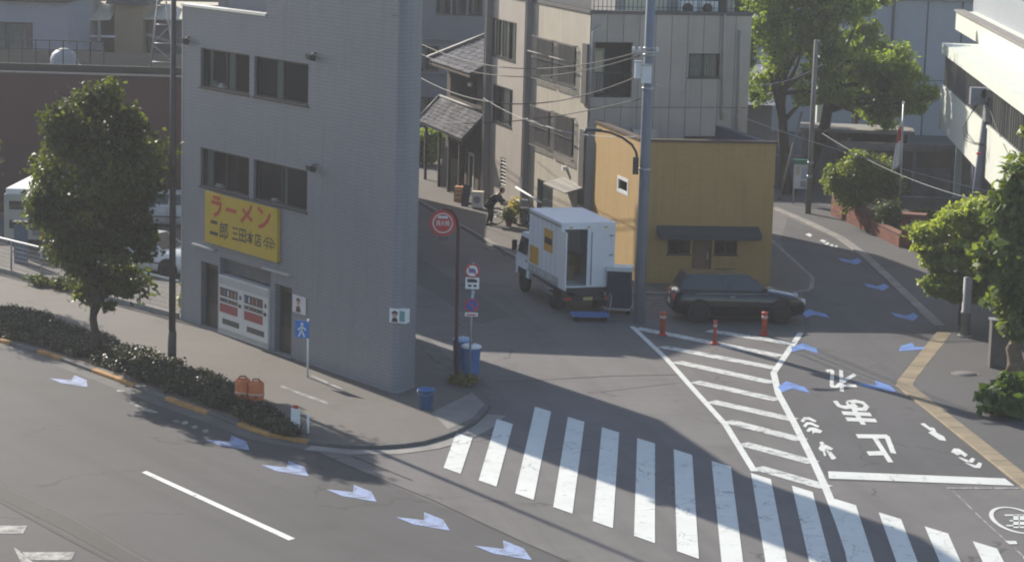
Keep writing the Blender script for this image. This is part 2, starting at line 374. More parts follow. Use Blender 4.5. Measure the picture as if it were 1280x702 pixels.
M_RED = mat('red_paint', (0.50, 0.05, 0.045), 0.5, 0.15, 5)
M_BLUE = mat('blue_plastic', (0.07, 0.17, 0.40), 0.45, 0.15, 4)
M_ORANGE = mat('orange_plastic', (0.62, 0.17, 0.06), 0.6, 0.2, 4)
M_WOOD = mat('old_wood', (0.075, 0.052, 0.036), 0.85, 0.35, 3, 0.4, 30)
M_WIRE = mat('cable_black', (0.03, 0.03, 0.032), 0.6, 0.1, 4)
M_WIREL = mat('cable_pale', (0.38, 0.38, 0.40), 0.5, 0.1, 4)

# ------------------------------------------------------------------ ground and roads
struct('ground', MB().box(-700, 700, -60, 900, -1.0, -0.02), mat('ground_earth', (0.10, 0.095, 0.085), 0.95, 0.3, 0.3, 0.3, 10))
road = struct('road', MB().sheet([(-120, 10), (90, 10), (90, 190), (-120, 190)], 0.0), A_SIDE)
def gp(pts, z=0.0): return [G(x, y, z)[:2] for x, y in pts]
# the main road: darker, newer asphalt up to a seam across the junction mouth
seam0 = np.array(G(428, 579)[:2]); seam1 = np.array(G(700, 697)[:2]); sdv = (seam1-seam0)/np.linalg.norm(seam1-seam0); snv = np.array([-sdv[1], sdv[0]])
if snv[0] > 0: snv = -snv
a0 = seam0-sdv*90; a1 = seam0+sdv*80
main_road = struct('main_road', MB().sheet([tuple(a0), tuple(a1), tuple(a1+snv*16), tuple(a0+snv*16)], 0.004), A_MAIN)
# right-hand street: a smoother resurfaced lane
right_road = struct('side_road', MB().sheet(gp([(1036, 600), (1285, 607), (1118, 479), (1171, 412), (1076, 319), (1040, 296), (985, 272), (975, 300), (1003, 360), (1006, 415), (968, 466), (985, 515), (1010, 560)]), 0.0045), A_RIGHT)
# seams, trench patches
for pts, w in (([(385, 560), (428, 579), (541, 625), (653, 677), (720, 706)], 0.05), ([(440, 570), (515, 600)], 0.05), ([(620, 478), (760, 470), (850, 468)], 0.04)):
    part('asphalt_seam', MB().stroke(gp(pts), w, 0.009), M_BLACK, road)
part('patch', MB().sheet(gp([(745, 480), (840, 470), (850, 478), (750, 490)]), 0.006), A_SIDE, road)
part('patch', MB().sheet(gp([(518, 318), (640, 395), (600, 405), (516, 350)]), 0.0055), A_WALK, road)
# centre strip of the main road with its white edge line and dark joint
part('centre_strip', MB().stroke(gp([(-60, 583), (0, 613), (90, 657), (170, 700), (215, 724)]), 0.62, 0.010), asphalt('asphalt_strip', (0.036, 0.034, 0.033), 0.2, 0.4), main_road)
part('edge_line', MB().stroke(gp([(-60, 577), (12, 612), (90, 648), (178, 699), (215, 719)]), 0.03, 0.013), M_CONCD, main_road)
part('joint', MB().stroke(gp([(-60, 593), (0, 626), (60, 659), (143, 703), (190, 728)]), 0.12, 0.013), M_BLACK, main_road)
mk = [[(-20, 657), (34, 657), (29, 667), (-20, 667)], [(25, 690), (94, 690), (89, 700), (40, 700)], [(17, 684), (27, 690), (45, 706), (28, 706)]]
for q in mk: part('hatch_marking', MB().sheet(gp(q), 0.012), P_WORN, main_road)
part('lane_line', MB().sheet(gp([(177, 590.5), (183, 588.5), (369, 673), (361, 675.5)]), 0.012), P_WHITE, main_road)

# crosswalk: each bar runs along the side street
cdir = azv(142.4)[:2]; bdir = azv(183.1)[:2]; T3 = np.array(G(668.8, 508.4)[:2])
for i in range(-2, 13):
    p = T3+cdir*1.42*i; q = p+cdir*0.70; L = 9.35
    o = {-2: 5.6, -1: 2.75}.get(i, 0.0)
    poly = [tuple(p+bdir*o), tuple(q+bdir*o), tuple(q+bdir*L), tuple(p+bdir*L)]
    part('crosswalk_stripe', MB().sheet(poly, 0.014), P_WHITE, road)
# hatched island
lf = gp([(790, 408), (833.6, 449), (870, 490), (907, 531), (943, 589)])
rf = gp([(1001, 416), (984, 441), (967, 466), (973, 492), (994, 531), (1017, 577), (1034, 614), (1050, 655), (1062, 690), (1068, 720)])
part('hatch_outline', MB().stroke(lf, 0.17, 0.011), P_WHITE, road); part('hatch_outline', MB().stroke(rf, 0.19, 0.011), P_WHITE, road)
for a, b in (((886, 413), (992, 430)), ((795, 410), (976, 445)), ((827, 433), (969, 460)), ((845, 452), (967, 478.6)), ((868, 477), (973, 500)), ((888.6, 501.5), (992, 524.5)), ((909, 526), (1003, 550)), ((927.6, 554), (1017, 578)), ((946, 584), (1033, 609))):
    part('hatch_bar', MB().stroke(gp([a, ((a[0]+b[0])/2, (a[1]+b[1])/2), b]), 0.47, 0.0085), P_WORN2, road)
# stop line and small lines
part('stop_line', MB().sheet(gp([(1035, 589), (1036, 598), (1268, 607), (1256, 598)]), 0.012), P_WHITE, right_road)
for x0, x1 in ((1184, 1216), (1218, 1240), (1243, 1274)): part('dash_line', MB().stroke(gp([(x0, 610), (x1, 610)]), 0.14, 0.009), P_WORN, road)
part('thin_line', MB().stroke(gp([(1192, 614), (1225, 646), (1258, 676), (1285, 700)]), 0.05, 0.007), P_WORN, road)
part('tick_mark', MB().sheet(gp([(1256, 676), (1270, 676), (1272, 680), (1262, 680)]), 0.012), P_WHITE, road)
# the three characters of the stop marking, read by drivers coming towards the crossing
def zg(pts, off, s): return [G(off[0]+x/s, off[1]+y/s)[:2] for x, y in pts]
st = [[((278, 88), (282, 192)), ((206, 93), (240, 90)), ((236, 90), (232, 168)), ((226, 168), (256, 170), (300, 137), (346, 110)), ((283, 165), (354, 166))],
      [((248, 238), (268, 262), (296, 270), (330, 266), (352, 258)), ((312, 246), (350, 240), (385, 248), (403, 264), (392, 280), (352, 278), (318, 262), (312, 244)), ((330, 256), (352, 300), (388, 355)), ((284, 298), (424, 305)), ((303, 328), (450, 335))],
      [((355, 410), (508, 412)), ((500, 408), (534, 494)), ((438, 412), (520, 538)), ((408, 495), (496, 493))]]
for ch in st:
    mb = MB()
    for k, s_ in enumerate(ch): mb.brush(zg(s_, (980, 440), 3.9), 0.105 if ch is st[0] else 0.135, 0.012+0.001*k)
    part('stop_character', mb, P_WHITE, right_road)
def flat(name, polys, off, s, m, z, par):
    mb = MB()
    for i, p in enumerate(polys): mb.sheet(zg(p, off, s), z+0.0008*i)
    return part(name, mb, m, par)
# cycle pictograms with their small chevrons
flat('rider_marking', [[(172, 440), (186, 436), (198, 446), (188, 452), (176, 450)], [(168, 470), (180, 450), (204, 452), (240, 470), (232, 478), (205, 474), (196, 488), (176, 480)],
     [(190, 488), (198, 484), (206, 505), (196, 508)], [(204, 480), (214, 478), (246, 524), (232, 524)], [(218, 486), (228, 486), (256, 518), (246, 522)]], (980, 440), 3.9, P_WHITE, 0.012, right_road)
for q in ([(80, 336), (96, 318), (124, 318), (160, 336), (150, 342), (120, 330), (104, 330), (96, 344)], [(92, 360), (108, 342), (132, 342), (174, 362), (164, 368), (130, 354), (116, 354), (106, 368)], [(108, 384), (122, 368), (148, 368), (188, 384), (178, 396), (150, 392), (140, 400), (136, 382), (120, 390)]):
    flat('small_chevron', [q], (980, 440), 3.9, P_WHITE, 0.012, right_road)
flat('rider_marking', [[(105, 103), (122, 100), (160, 128), (150, 134)], [(118, 110), (128, 104), (140, 114), (130, 120)], [(140, 142), (158, 132), (178, 142), (210, 160), (218, 178), (190, 174), (168, 160)], [(150, 118), (166, 122), (176, 138), (160, 138)]], (1120, 500), 3.475, P_WHITE, 0.012, right_road)
for q in ([(238, 226), (250, 210), (275, 212), (312, 238), (300, 248), (282, 234), (268, 240)], [(268, 248), (282, 250), (316, 262), (330, 250), (344, 256), (334, 272), (306, 270)], [(298, 272), (312, 274), (346, 284), (360, 270), (374, 276), (366, 296), (340, 294)]):
    flat('small_chevron', [q], (1120, 500), 3.475, P_WHITE, 0.012, right_road)
# blue cycle-route chevrons
CH = [(-0.62, -0.39), (-0.06, 0), (-0.62, 0.39), (0.12, 0.39), (0.93, 0), (0.12, -0.39)]
chev = MB().add([(x, y, 0) for x, y in CH], [(0, 5, 4, 1), (1, 4, 3, 2)])
for me_name, m, z, az, spots, par in (('chevron_pale', P_PALE, 0.012, 143, [(90, 476), (288, 553), (360, 585), (443, 616), (532, 651), (632, 687)], main_road),
                                  ('chevron_blue', P_BLUE, 0.012, -4, [(1018, 393), (1005, 436), (990, 485), (985, 358), (972, 325)], right_road),
                                  ('chevron_blue_near', P_BLUE, 0.012, 176, [(1064, 326), (1097, 358), (1133, 395)], right_road)):
    me = chev.mesh(me_name); me.materials.append(m)
    for x, y in spots:
        g = G(x, y); a = az + (8 if (x, y) in ((1005, 436),) else 0)
        inst('chevron_marking', me, (g[0], g[1], z), rad(90-a), par)
me = chev.mesh('chevron_turn'); me.materials.append(P_BLUE)
for (x, y), a in (((1142, 434), 218), ((1096, 482), 152)):
    g = G(x, y); inst('chevron_marking', me, (g[0], g[1], 0.012), rad(90-a), right_road)
# worn rider marking on the main road
flat('rider_marking', [[(398, 205), (430, 214), (450, 226), (430, 224)], [(432, 226), (452, 222), (495, 238), (470, 240)], [(360, 168), (392, 168), (384, 174), (366, 174)]], (0, 420), 2.49, P_WORN, 0.012, main_road)
flat('small_chevron', [[(536, 262), (556, 262), (560, 268), (542, 268)], [(562, 268), (582, 264), (586, 274), (570, 276)], [(594, 282), (612, 278), (616, 288), (600, 290)], [(628, 294), (646, 290), (650, 300), (634, 302)]], (0, 420), 2.49, P_WORN, 0.012, main_road)
flat('small_chevron', [[(348, 210), (362, 204), (384, 212), (372, 222)], [(372, 226), (394, 218), (400, 226), (388, 234)], [(398, 234), (414, 228), (424, 238), (412, 244)], [(426, 242), (438, 232), (442, 242), (430, 248)]], (940, 250), 4.13, P_WHITE, 0.012, right_road)
flat('small_chevron', [[(274, 178), (296, 172), (312, 182), (300, 192)]], (940, 250), 4.13, P_WHITE, 0.012, right_road)
# ring marking with strokes at the right edge
cx, cy = G(1270, 650)[:2]; rx = 0.52; ry = 1.12; mb = MB()
ringp = [(cx+rx*math.cos(t)*1.0, cy+ry*math.sin(t)) for t in np.linspace(0, 2*math.pi, 37)]
mb.stroke(ringp, 0.10, 0.012)
for a, b in (((1256, 644), (1283, 644)), ((1262, 651), (1285, 651)), ((1270, 644), (1270, 660)), ((1258, 657), (1284, 657)), ((1278, 644), (1278, 660))): mb.stroke(gp([a, b]), 0.12, 0.0135)
part('ring_marking', mb, P_WHITE, road)

# ------------------------------------------------------------------ pavements
KL = [(-420, 292), (-200, 358), (-40, 413), (57, 440), (140, 470), (220, 501), (270, 518), (330, 540), (390, 551.5), (440, 556.5), (490, 556.5), (530, 551), (565, 541), (592, 527), (608, 513), (613, 502), (609, 492), (598, 483), (573, 466), (545, 445), (518, 419)]
kl = gp(KL, 0.1)
end = np.array(kl[-1]); far = end+azv(-16)[:2]*45
def resample(P, step):
    P = [np.array(p, float) for p in P]; out = [P[0]]
    for a, b in zip(P, P[1:]):
        L = np.linalg.norm(b-a); k = max(1, round(L/step))
        for i in range(1, k+1): out.append(a+(b-a)*i/k)
    return out
def inset(P, d):
    P = [np.array(p, float) for p in P]; out = []
    for i, p in enumerate(P):
        t = P[min(i+1, len(P)-1)]-P[max(i-1, 0)]; t /= np.linalg.norm(t)+1e-9; out.append(p+np.array([-t[1], t[0]])*d)
    return out
kl_all = kl+[tuple(far)]
KIN = inset(kl_all, 0.17)
walk = struct('pavement', MB().prism([tuple(p) for p in KIN]+[(-60, 140), (-80, 110)], -0.01, 0.095), M_WALK)
def kerb(parent, path, w, h, step, m, side=1, name='kerb_stone', paintm=None, paint_at=()):
    P = []; acc = [np.array(path[0], float)]
    dense = resample(path, 0.15); run = 0; last = dense[0]
    for a, b in zip(dense, dense[1:]):
        run += np.linalg.norm(b-a)
        if run >= step: acc.append(b); run = 0
    for a, b in zip(acc, acc[1:]):
        t = b-a; L = np.linalg.norm(t); t = t/L; nn = np.array([-t[1], t[0]])*side; a2 = a+t*0.006; b2 = b-t*0.006
        j = random.uniform(-0.004, 0.004)
        q = [a2, b2, b2+nn*(w-0.004), a2+nn*(w-0.004)]; ch = 0.02
        up = [a2+nn*ch, b2+nn*ch, b2+nn*(w-0.004), a2+nn*(w-0.004)]
        vs = [(*p, -0.02) for p in q]+[(*a2, h-ch+j), (*b2, h-ch+j), (*(up[2]), h+j), (*(up[3]), h+j), (*up[0], h+j), (*up[1], h+j)]
        mb = MB().add(vs, [(0, 1, 5, 4), (4, 5, 9, 8), (8, 9, 6, 7), (1, 2, 6, 9, 5), (2, 3, 7, 6), (3, 0, 4, 8, 7)] if side > 0 else [(4, 5, 1, 0), (8, 9, 5, 4), (7, 6, 9, 8), (5, 9, 6, 2, 1), (6, 7, 3, 2), (7, 8, 4, 0, 3)])
        mid = (a+b)/2; mm = m
        for c, r in paint_at:
            if np.linalg.norm(mid-np.array(c)) < r: mm = paintm
        part(name, mb, mm, parent)
pa = [(G(x, y)[:2], r) for x, y, r in ((5, 419, 1.3), (75, 443, 0.95), (154, 473, 1.15), (246, 509, 1.1), (338, 541, 0.9), (372, 548, 0.9))]
kerb(walk, kl[2:]+[tuple(end+azv(-16)[:2]*6)], 0.17, 0.10, 0.6, M_CONCD, 1, paintm=M_KYEL, paint_at=pa)
part('gutter', MB().stroke(inset(resample(kl[2:], 0.4), -0.24), 0.44, 0.007), M_CONCD, walk)
part('gutter_apron', MB().stroke(inset(resample(kl[8:15], 0.3), -0.28), 0.5, 0.011), M_CONC, walk)
for q in ([(350, 483), (352, 481), (412, 503), (408, 505)], [(388, 470), (390, 468), (430, 486), (428, 488)]): part('painted_line', MB().sheet(gp(q, 0.1), 0.1), P_WORN, walk)
part('access_plate', MB().sheet(gp([(538, 460), (562, 451), (580, 465), (556, 474)], 0.1), 0.1), M_CONCD, walk)
part('paving_patch', MB().sheet(gp([(540, 515), (590, 490), (606, 505), (590, 522), (560, 536)], 0.1), 0.1), M_CONC, walk)

# pavement in front of the beige and yellow buildings
kr = [G(400, 185, 0.1)[:2], G(518, 248, 0.1)[:2], G(632, 314, 0.1)[:2], (1.55, 84.2), (2.6, 82.4), (4.2, 81.6), (9.4, 82.2), (10.6, 83.2), (11.0, 86.0), (10.2, 98.0), (8.6, 118), (6, 150)]
pav2 = struct('pavement_across', MB().prism([tuple(p) for p in inset(kr, 0.17)]+[(-14, 165)], -0.01, 0.095), M_WALK)
kerb(pav2, kr[:-1], 0.17, 0.10, 0.6, M_CONC, 1)
# pavement along the right-hand street: tan gutter stones, then dark asphalt
kR = [G(1340, 655, 0.05)[:2], G(1280, 609, 0.05)[:2], G(1118, 479, 0.05)[:2], G(1171, 414, 0.05)[:2], G(1169, 407, 0.05)[:2], G(1076, 319, 0.05)[:2], G(1047, 297, 0.05)[:2], G(1003, 276, 0.05)[:2], G(960, 258, .05)[:2], (8.8, 135), (6, 170)]
pav3 = struct('pavement_right', MB().prism([tuple(p) for p in inset(kR, -0.02)]+[(60, 170), (60, 30), (kR[0][0], 30)], -0.01, 0.045), A_WALK)
kerb(pav3, kR[:4], 0.48, 0.05, 0.6, M_TAN, -1); kerb(pav3, kR[4:9], 0.34, 0.06, 0.6, M_CONC, -1)
c = G(1207, 467, 0.05)
mh = part('manhole_cover', MB().lathe((c[0], c[1], 0.045), [(0.36, 0), (0.36, 0.012), (0.0, 0.012)], 24), M_CONCD, pav3)
part('manhole_ring', MB().lathe((c[0], c[1], 0.044), [(0.42, 0), (0.42, 0.010), (0.37, 0.010), (0.37, 0)], 24), M_CONC, mh)

# ------------------------------------------------------------------ text helper
def text_on(fr, txt, s0, s1, z0, z1, o, m, parent, name='lettering'):
    cu = bpy.data.curves.new('t', 'FONT'); cu.body = txt; cu.resolution_u = 3; cu.offset = 0.012
    ob = bpy.data.objects.new('t', cu); COL.objects.link(ob); dg = bpy.context.evaluated_depsgraph_get()
    me = bpy.data.meshes.new_from_object(ob.evaluated_get(dg)); bpy.data.objects.remove(ob); bpy.data.curves.remove(cu)
    if len(me.vertices) == 0: return None
    co = np.array([v.co[:] for v in me.vertices]); mn = co.min(0); mx = co.max(0); org = ORG[parent.name]
    for v in me.vertices:
        u = (v.co.x-mn[0])/(mx[0]-mn[0]); w = (v.co.y-mn[1])/(mx[1]-mn[1]) if mx[1] > mn[1] else 0
        v.co = Vector(tuple(np.array(fr.pt(s0+(s1-s0)*u, o, z0+(z1-z0)*w))-org))
    me.materials.clear(); me.materials.append(m); o_ = bpy.data.objects.new(name, me); COL.objects.link(o_); o_.parent = parent; ORG[o_.name] = org; return o_
def fstroke(mb, fr, pts, w, o, th=0.004):
    """stroke of width w on a frame, points in (s,z)"""
    for (a, b), (c, d) in zip(pts, pts[1:]):
        L = math.hypot(c-a, d-b) or 1; nx, nz = -(d-b)/L*w/2, (c-a)/L*w/2; ex, ez = (c-a)/L*w*0.25, (d-b)/L*w*0.25
        mb.fprism(fr, [(a+nx-ex, b+nz-ez), (a-nx-ex, b-nz-ez), (c-nx+ex, d-nz+ez), (c+nx+ex, d+nz+ez)], o, o+th)
    return mb
def disc(mb, fr, s, z, r, o0, o1, n=24, r_in=0.0):
    q = [(s+r*math.cos(2*math.pi*k/n), z+r*math.sin(2*math.pi*k/n)) for k in range(n)]
    if not r_in: return mb.fprism(fr, q, o0, o1)
    i_ = [(s+r_in*math.cos(2*math.pi*k/n), z+r_in*math.sin(2*math.pi*k/n)) for k in range(n)]
    for k in range(n): mb.fprism(fr, [q[k], q[(k+1) % n], i_[(k+1) % n], i_[k]], o0, o1)
    return mb

# ------------------------------------------------------------------ grey tiled corner building
GA = (-10.36, 74.19); FA = Frame(GA, 144.6, 234.6)
M_TILE = bricks('grey_wall_tile', (0.200, 0.204, 0.230), (0.216, 0.220, 0.246), (0.152, 0.155, 0.176), 0.235, 0.105, 0.010, 0.35, 0.5, 0.55, 0.38, (0.118, 0.118, 0.132))
gb = thing('corner_building', 'tall grey tiled wedge-shaped building with yellow sign and two vending machines', 'building', (GA[0], GA[1], 0))
sN = FA.s(488, 495); sT = FA.s(333, 20); P1 = np.array(FA.pt(sN, 0, 0)[:2]); P2 = np.array(G(518, 488)[:2]); ZL, ZH = 9.9, 13.2
rdir = azv(-16)[:2]; BK = P2+rdir*13.2
w1 = [FA.rect(251, 59.5, 311.5, 119.5), FA.rect(318, 70, 385, 132)]
w2 = [FA.rect(251, 183.5, 311, 247), FA.rect(317, 199, 383.5, 265)]
def fix(a):   # one storey's windows share their levels
    z0 = sum(r[2] for r in a)/len(a); z1 = sum(r[3] for r in a)/len(a); return [(r[0], r[1], z0, z1) for r in a]
w1 = fix(w1); w2 = fix(w2)
sd0, sd1 = FA.s(251, 400), FA.s(272, 400); sv0, sv1 = FA.s(275, 420), FA.s(337, 430); se0, se1 = FA.s(343, 420), FA.s(364, 430)
doors = [(sd0, sd1, 0.1, 2.15), (sv0-0.03, sv1+0.03, 0.1, 2.45), (se0, se1, 0.1, 2.15)]
mb = wall(FA, 0, sT, 0, ZL, w1[:1]+w2[:1]+doors+[w1[1], w2[1]], -0.22, 0)
wall(FA, sT, sN, 0, ZH, [w1[1], w2[1]]+doors, -0.22, 0, mb)
# rounded nose and the other walls
def bez(a, c, b, t): return a*(1-t)**2+2*c*t*(1-t)+b*t*t
ctrl = P1+np.array(FA.e[:2])*0.42; nose = [bez(P1, ctrl, P2, t) for t in np.linspace(0, 1, 11)]
for a, b in zip(nose, nose[1:]): mb.add([(*a, 0), (*b, 0), (*b, ZH), (*a, ZH)], [(0, 1, 2, 3)], True)
Bt = np.array(FA.pt(sT, 0, 0)[:2]); inw = -FA.n[:2]
k = 0.0
while ((Bt+inw*k)-P2)@np.array([rdir[1], -rdir[0]]) < 0: k += 0.02
BT = Bt+inw*k
mb.add([(*P2, 0), (*BK, 0), (*BK, ZL), (*P2, ZL)], [(0, 1, 2, 3)]); mb.add([(*P2, ZL), (*BT, ZL), (*BT, ZH), (*P2, ZH)], [(0, 1, 2, 3)])
mb.add([(*BK, 0), (*GA, 0), (*GA, ZL), (*BK, ZL)], [(0, 1, 2, 3)]); mb.add([(*BT, ZL), (*Bt, ZL), (*Bt, ZH), (*BT, ZH)], [(0, 1, 2, 3)])
gwall = part('wall', mb, M_TILE, gb)
part('roof', MB().sheet([tuple(GA), tuple(Bt), tuple(BT), tuple(BK)], ZL-0.35).sheet([tuple(Bt)]+[tuple(p) for p in nose]+[tuple(BT)], ZH-0.3), M_CONCD, gb)
ins = [tuple(np.array(GA)+inw*0.3+FA.e[:2]*0.5), tuple(P1+inw*0.25-FA.e[:2]*0.8), tuple(BK-rdir*0.6-inw*0.2)]
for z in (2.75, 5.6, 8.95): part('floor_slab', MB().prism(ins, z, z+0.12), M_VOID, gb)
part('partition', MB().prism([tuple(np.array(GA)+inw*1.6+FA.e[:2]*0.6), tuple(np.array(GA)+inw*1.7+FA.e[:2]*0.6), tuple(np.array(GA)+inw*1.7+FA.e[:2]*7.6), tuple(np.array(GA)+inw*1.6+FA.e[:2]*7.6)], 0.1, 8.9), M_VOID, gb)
part('parapet_cap', MB().fbox(FA, -0.03, sT, -0.3, 0.05, ZL, ZL+0.07), mat('white_flashing', (0.75, 0.74, 0.68), 0.35, 0.05, 3, metal=0.2), gb)
part('penthouse_wall', MB().fbox(FA, 0.35, sT-0.004, -1.6, -1.4, ZL-0.3, ZH-0.4).fbox(FA, sT*0.55, sT*0.55+0.03, -1.4, -1.37, ZL-0.3, ZH-0.4), mat('penthouse_panel', (0.22, 0.22, 0.25), 0.7, 0.1, 1), gb)
part('corner_trim', MB().fbox(FA, -0.03, 0.03, -0.22, 0.012, 0.1, ZL-0.002), M_GALV, gb)
sj = FA.s(489, 60); part('joint_line', MB().fbox(FA, FA.s(490, 10), sN-0.02, 0.001, 0.006, FA.px(500, 20)[1]-0.02, FA.px(500, 20)[1]), M_CONCD, gb)
cur = [[(0.35, 0.5), (1.4, 1.85)], [(1.1, 1.42)]]
for i, r in enumerate(w1): window(gb, FA, r, -0.14, M_FRAMED, M_GLASS, 2, 0.05, True, [(r[0]+a, r[0]+b) for a, b in cur[i] if r[0]+b < r[1]], M_CURTD)
for i, r in enumerate(w2): window(gb, FA, r, -0.14, M_FRAMED, M_GLASS, 2, 0.05, True, [[(r[0]+0.15, r[0]+0.5)], [(r[0]+1.45, r[0]+1.7)]][i], M_CURTD)
for k, (r, ds, w, h) in enumerate(((w1[0], 0.25, 0.3, 0.2), (w1[0], 0.75, 0.34, 0.16), (w2[0], 0.55, 0.4, 0.12), (w2[1], 0.7, 0.3, 0.1))):
    part('sill_item', MB().fbox(FA, r[0]+ds, r[0]+ds+w, -0.32, -0.2, r[2], r[2]+h*0.6).fbox(FA, r[0]+ds+0.05, r[0]+ds+w-0.08, -0.31, -0.21, r[2]+h*0.6+0.001, r[2]+h), mat('pale_clutter', (0.5, 0.49, 0.45), 0.8, 0.2, 5), gb)
# ground floor: doors, shutter box, lamps
for a, b in ((sd0, sd1), (se0, se1)):
    d = part('door', MB().fbox(FA, a+0.05, b-0.05, -0.2, -0.16, 0.13, 2.1), M_FRAMED, gb)
    part('pane', MB().fbox(FA, a+0.15, b-0.15, -0.16, -0.15, 0.9, 1.95), M_GLASS, d); part('handle', MB().fbox(FA, b-0.16, b-0.13, -0.16, -0.1, 0.95, 1.2), M_GALV, d)
part('door_frame', MB().fbox(FA, sv0-0.03, sv1+0.03, -0.215, -0.17, 2.0, 2.42), mat('shutter_box', (0.10, 0.105, 0.115), 0.6, 0.15, 4), gb)
part('step', MB().fbox(FA, sd0-0.05, se1+0.1, -0.18, 0.06, 0.09, 0.14), M_CONC, gb)
M_VEND0 = mat('lamp_cover_grey', (0.42, 0.42, 0.41), 0.5, 0.1, 4)
for (xa, ya, xb, yb) in ((243, 303, 270, 313), (331, 332, 364, 345)):
    a = FA.px(xa, ya); b = FA.px(xb, yb); z = (a[1]+b[1])/2
    part('canopy_lamp', MB().fbox(FA, a[0], b[0], 0.002, 0.11, z-0.04, z+0.02), M_VEND0, gb)
def floodlight(par, fr, x, y):
    s, z = fr.px(x, y); mb = MB().tube([fr.pt(s, 0.0, z+0.1), fr.pt(s, 0.12, z+0.1), fr.pt(s, 0.2, z)], 0.02, 6)
    f = part('floodlight', mb, M_DARK, par); part('lamp_head', MB().hexa([fr.pt(s-0.1, 0.12, z-0.12), fr.pt(s+0.1, 0.12, z-0.12), fr.pt(s+0.1, 0.3, z-0.05), fr.pt(s-0.1, 0.3, z-0.05), fr.pt(s-0.14, 0.08, z+0.04), fr.pt(s+0.14, 0.08, z+0.04), fr.pt(s+0.14, 0.3, z+0.08), fr.pt(s-0.14, 0.3, z+0.08)]), M_DARK, f)
for x, y in ((238, 51), (396, 71), (396, 210)): floodlight(gb, FA, x, y)
# yellow sign
M_YEL = mat('sign_yellow', (0.56, 0.375, 0.022), 0.55, 0.12, 1.5, streak=0.15); M_SRED = mat('sign_red', (0.52, 0.06, 0.03), 0.6, 0.1, 3); M_SBLK = mat('sign_black', (0.03, 0.028, 0.025), 0.6, 0.1, 3)
s0, z1 = FA.px(260, 239.2); s1, z1b = FA.px(350.3, 260.2); z0 = (FA.px(260, 301.5)[1]+FA.px(350, 327.5)[1])/2; z1 = (z1+z1b)/2
sg = thing('shop_sign', 'yellow shop sign with red and black lettering fixed to the grey building', 'sign', FA.pt((s0+s1)/2, 0.06, z0))
part('board', MB().fbox(FA, s0, s1, 0.004, 0.10, z0, z1), M_YEL, sg)
part('rim', MB().fbox(FA, s0-0.03, s1+0.03, 0.005, 0.085, z0-0.03, z0-0.001).fbox(FA, s0-0.03, s1+0.03, 0.005, 0.085, z1+0.001, z1+0.03), M_FRAME, sg)
W = s1-s0; Hs = z1-z0
def st2(seq, m, w, name):
    mb = MB()
    for p in seq: fstroke(mb, FA, [(s0+W*a, z0+Hs*b) for a, b in p], w, 0.102)
    part(name, mb, m, sg)
for u, ch in ((0.10, [[(0.02, 0.92), (0.115, 0.92)], [(0.0, 0.82), (0.13, 0.82), (0.12, 0.72), (0.09, 0.63), (0.04, 0.57)]]),
              (0.31, [[(0.0, 0.75), (0.13, 0.745)]]),
              (0.52, [[(0.135, 0.93), (0.10, 0.80), (0.0, 0.60)], [(0.02, 0.82), (0.14, 0.66)]]),
              (0.75, [[(0.0, 0.93), (0.055, 0.86)], [(0.155, 0.86), (0.12, 0.72), (0.07, 0.63), (0.01, 0.58)]])):
    st2([[(u+a, b) for a, b in p] for p in ch], M_SRED, 0.115, 'red_letter')
st2([[(0.09, 0.43), (0.175, 0.43)], [(0.08, 0.21), (0.185, 0.21)]], M_SBLK, 0.10, 'black_letter')
for ch, u0, u1, v0, v1 in (('郎', 0.215, 0.335, 0.14, 0.49), ('三', 0.39, 0.48, 0.20, 0.44), ('田', 0.49, 0.585, 0.19, 0.45), ('本', 0.595, 0.69, 0.19, 0.45), ('店', 0.70, 0.795, 0.19, 0.45)):
    text_on(FA, ch, s0+W*u0, s0+W*u1, z0+Hs*v0, z0+Hs*v1, 0.104, M_SBLK, sg, 'black_letter')
st2([[(0.82, 0.30), (0.86, 0.40), (0.90, 0.42), (0.94, 0.40), (0.975, 0.30)], [(0.83, 0.33), (0.965, 0.33)], [(0.83, 0.26), (0.965, 0.26)], [(0.87, 0.20), (0.88, 0.38)], [(0.92, 0.20), (0.92, 0.38)]], M_SBLK, 0.03, 'emblem')
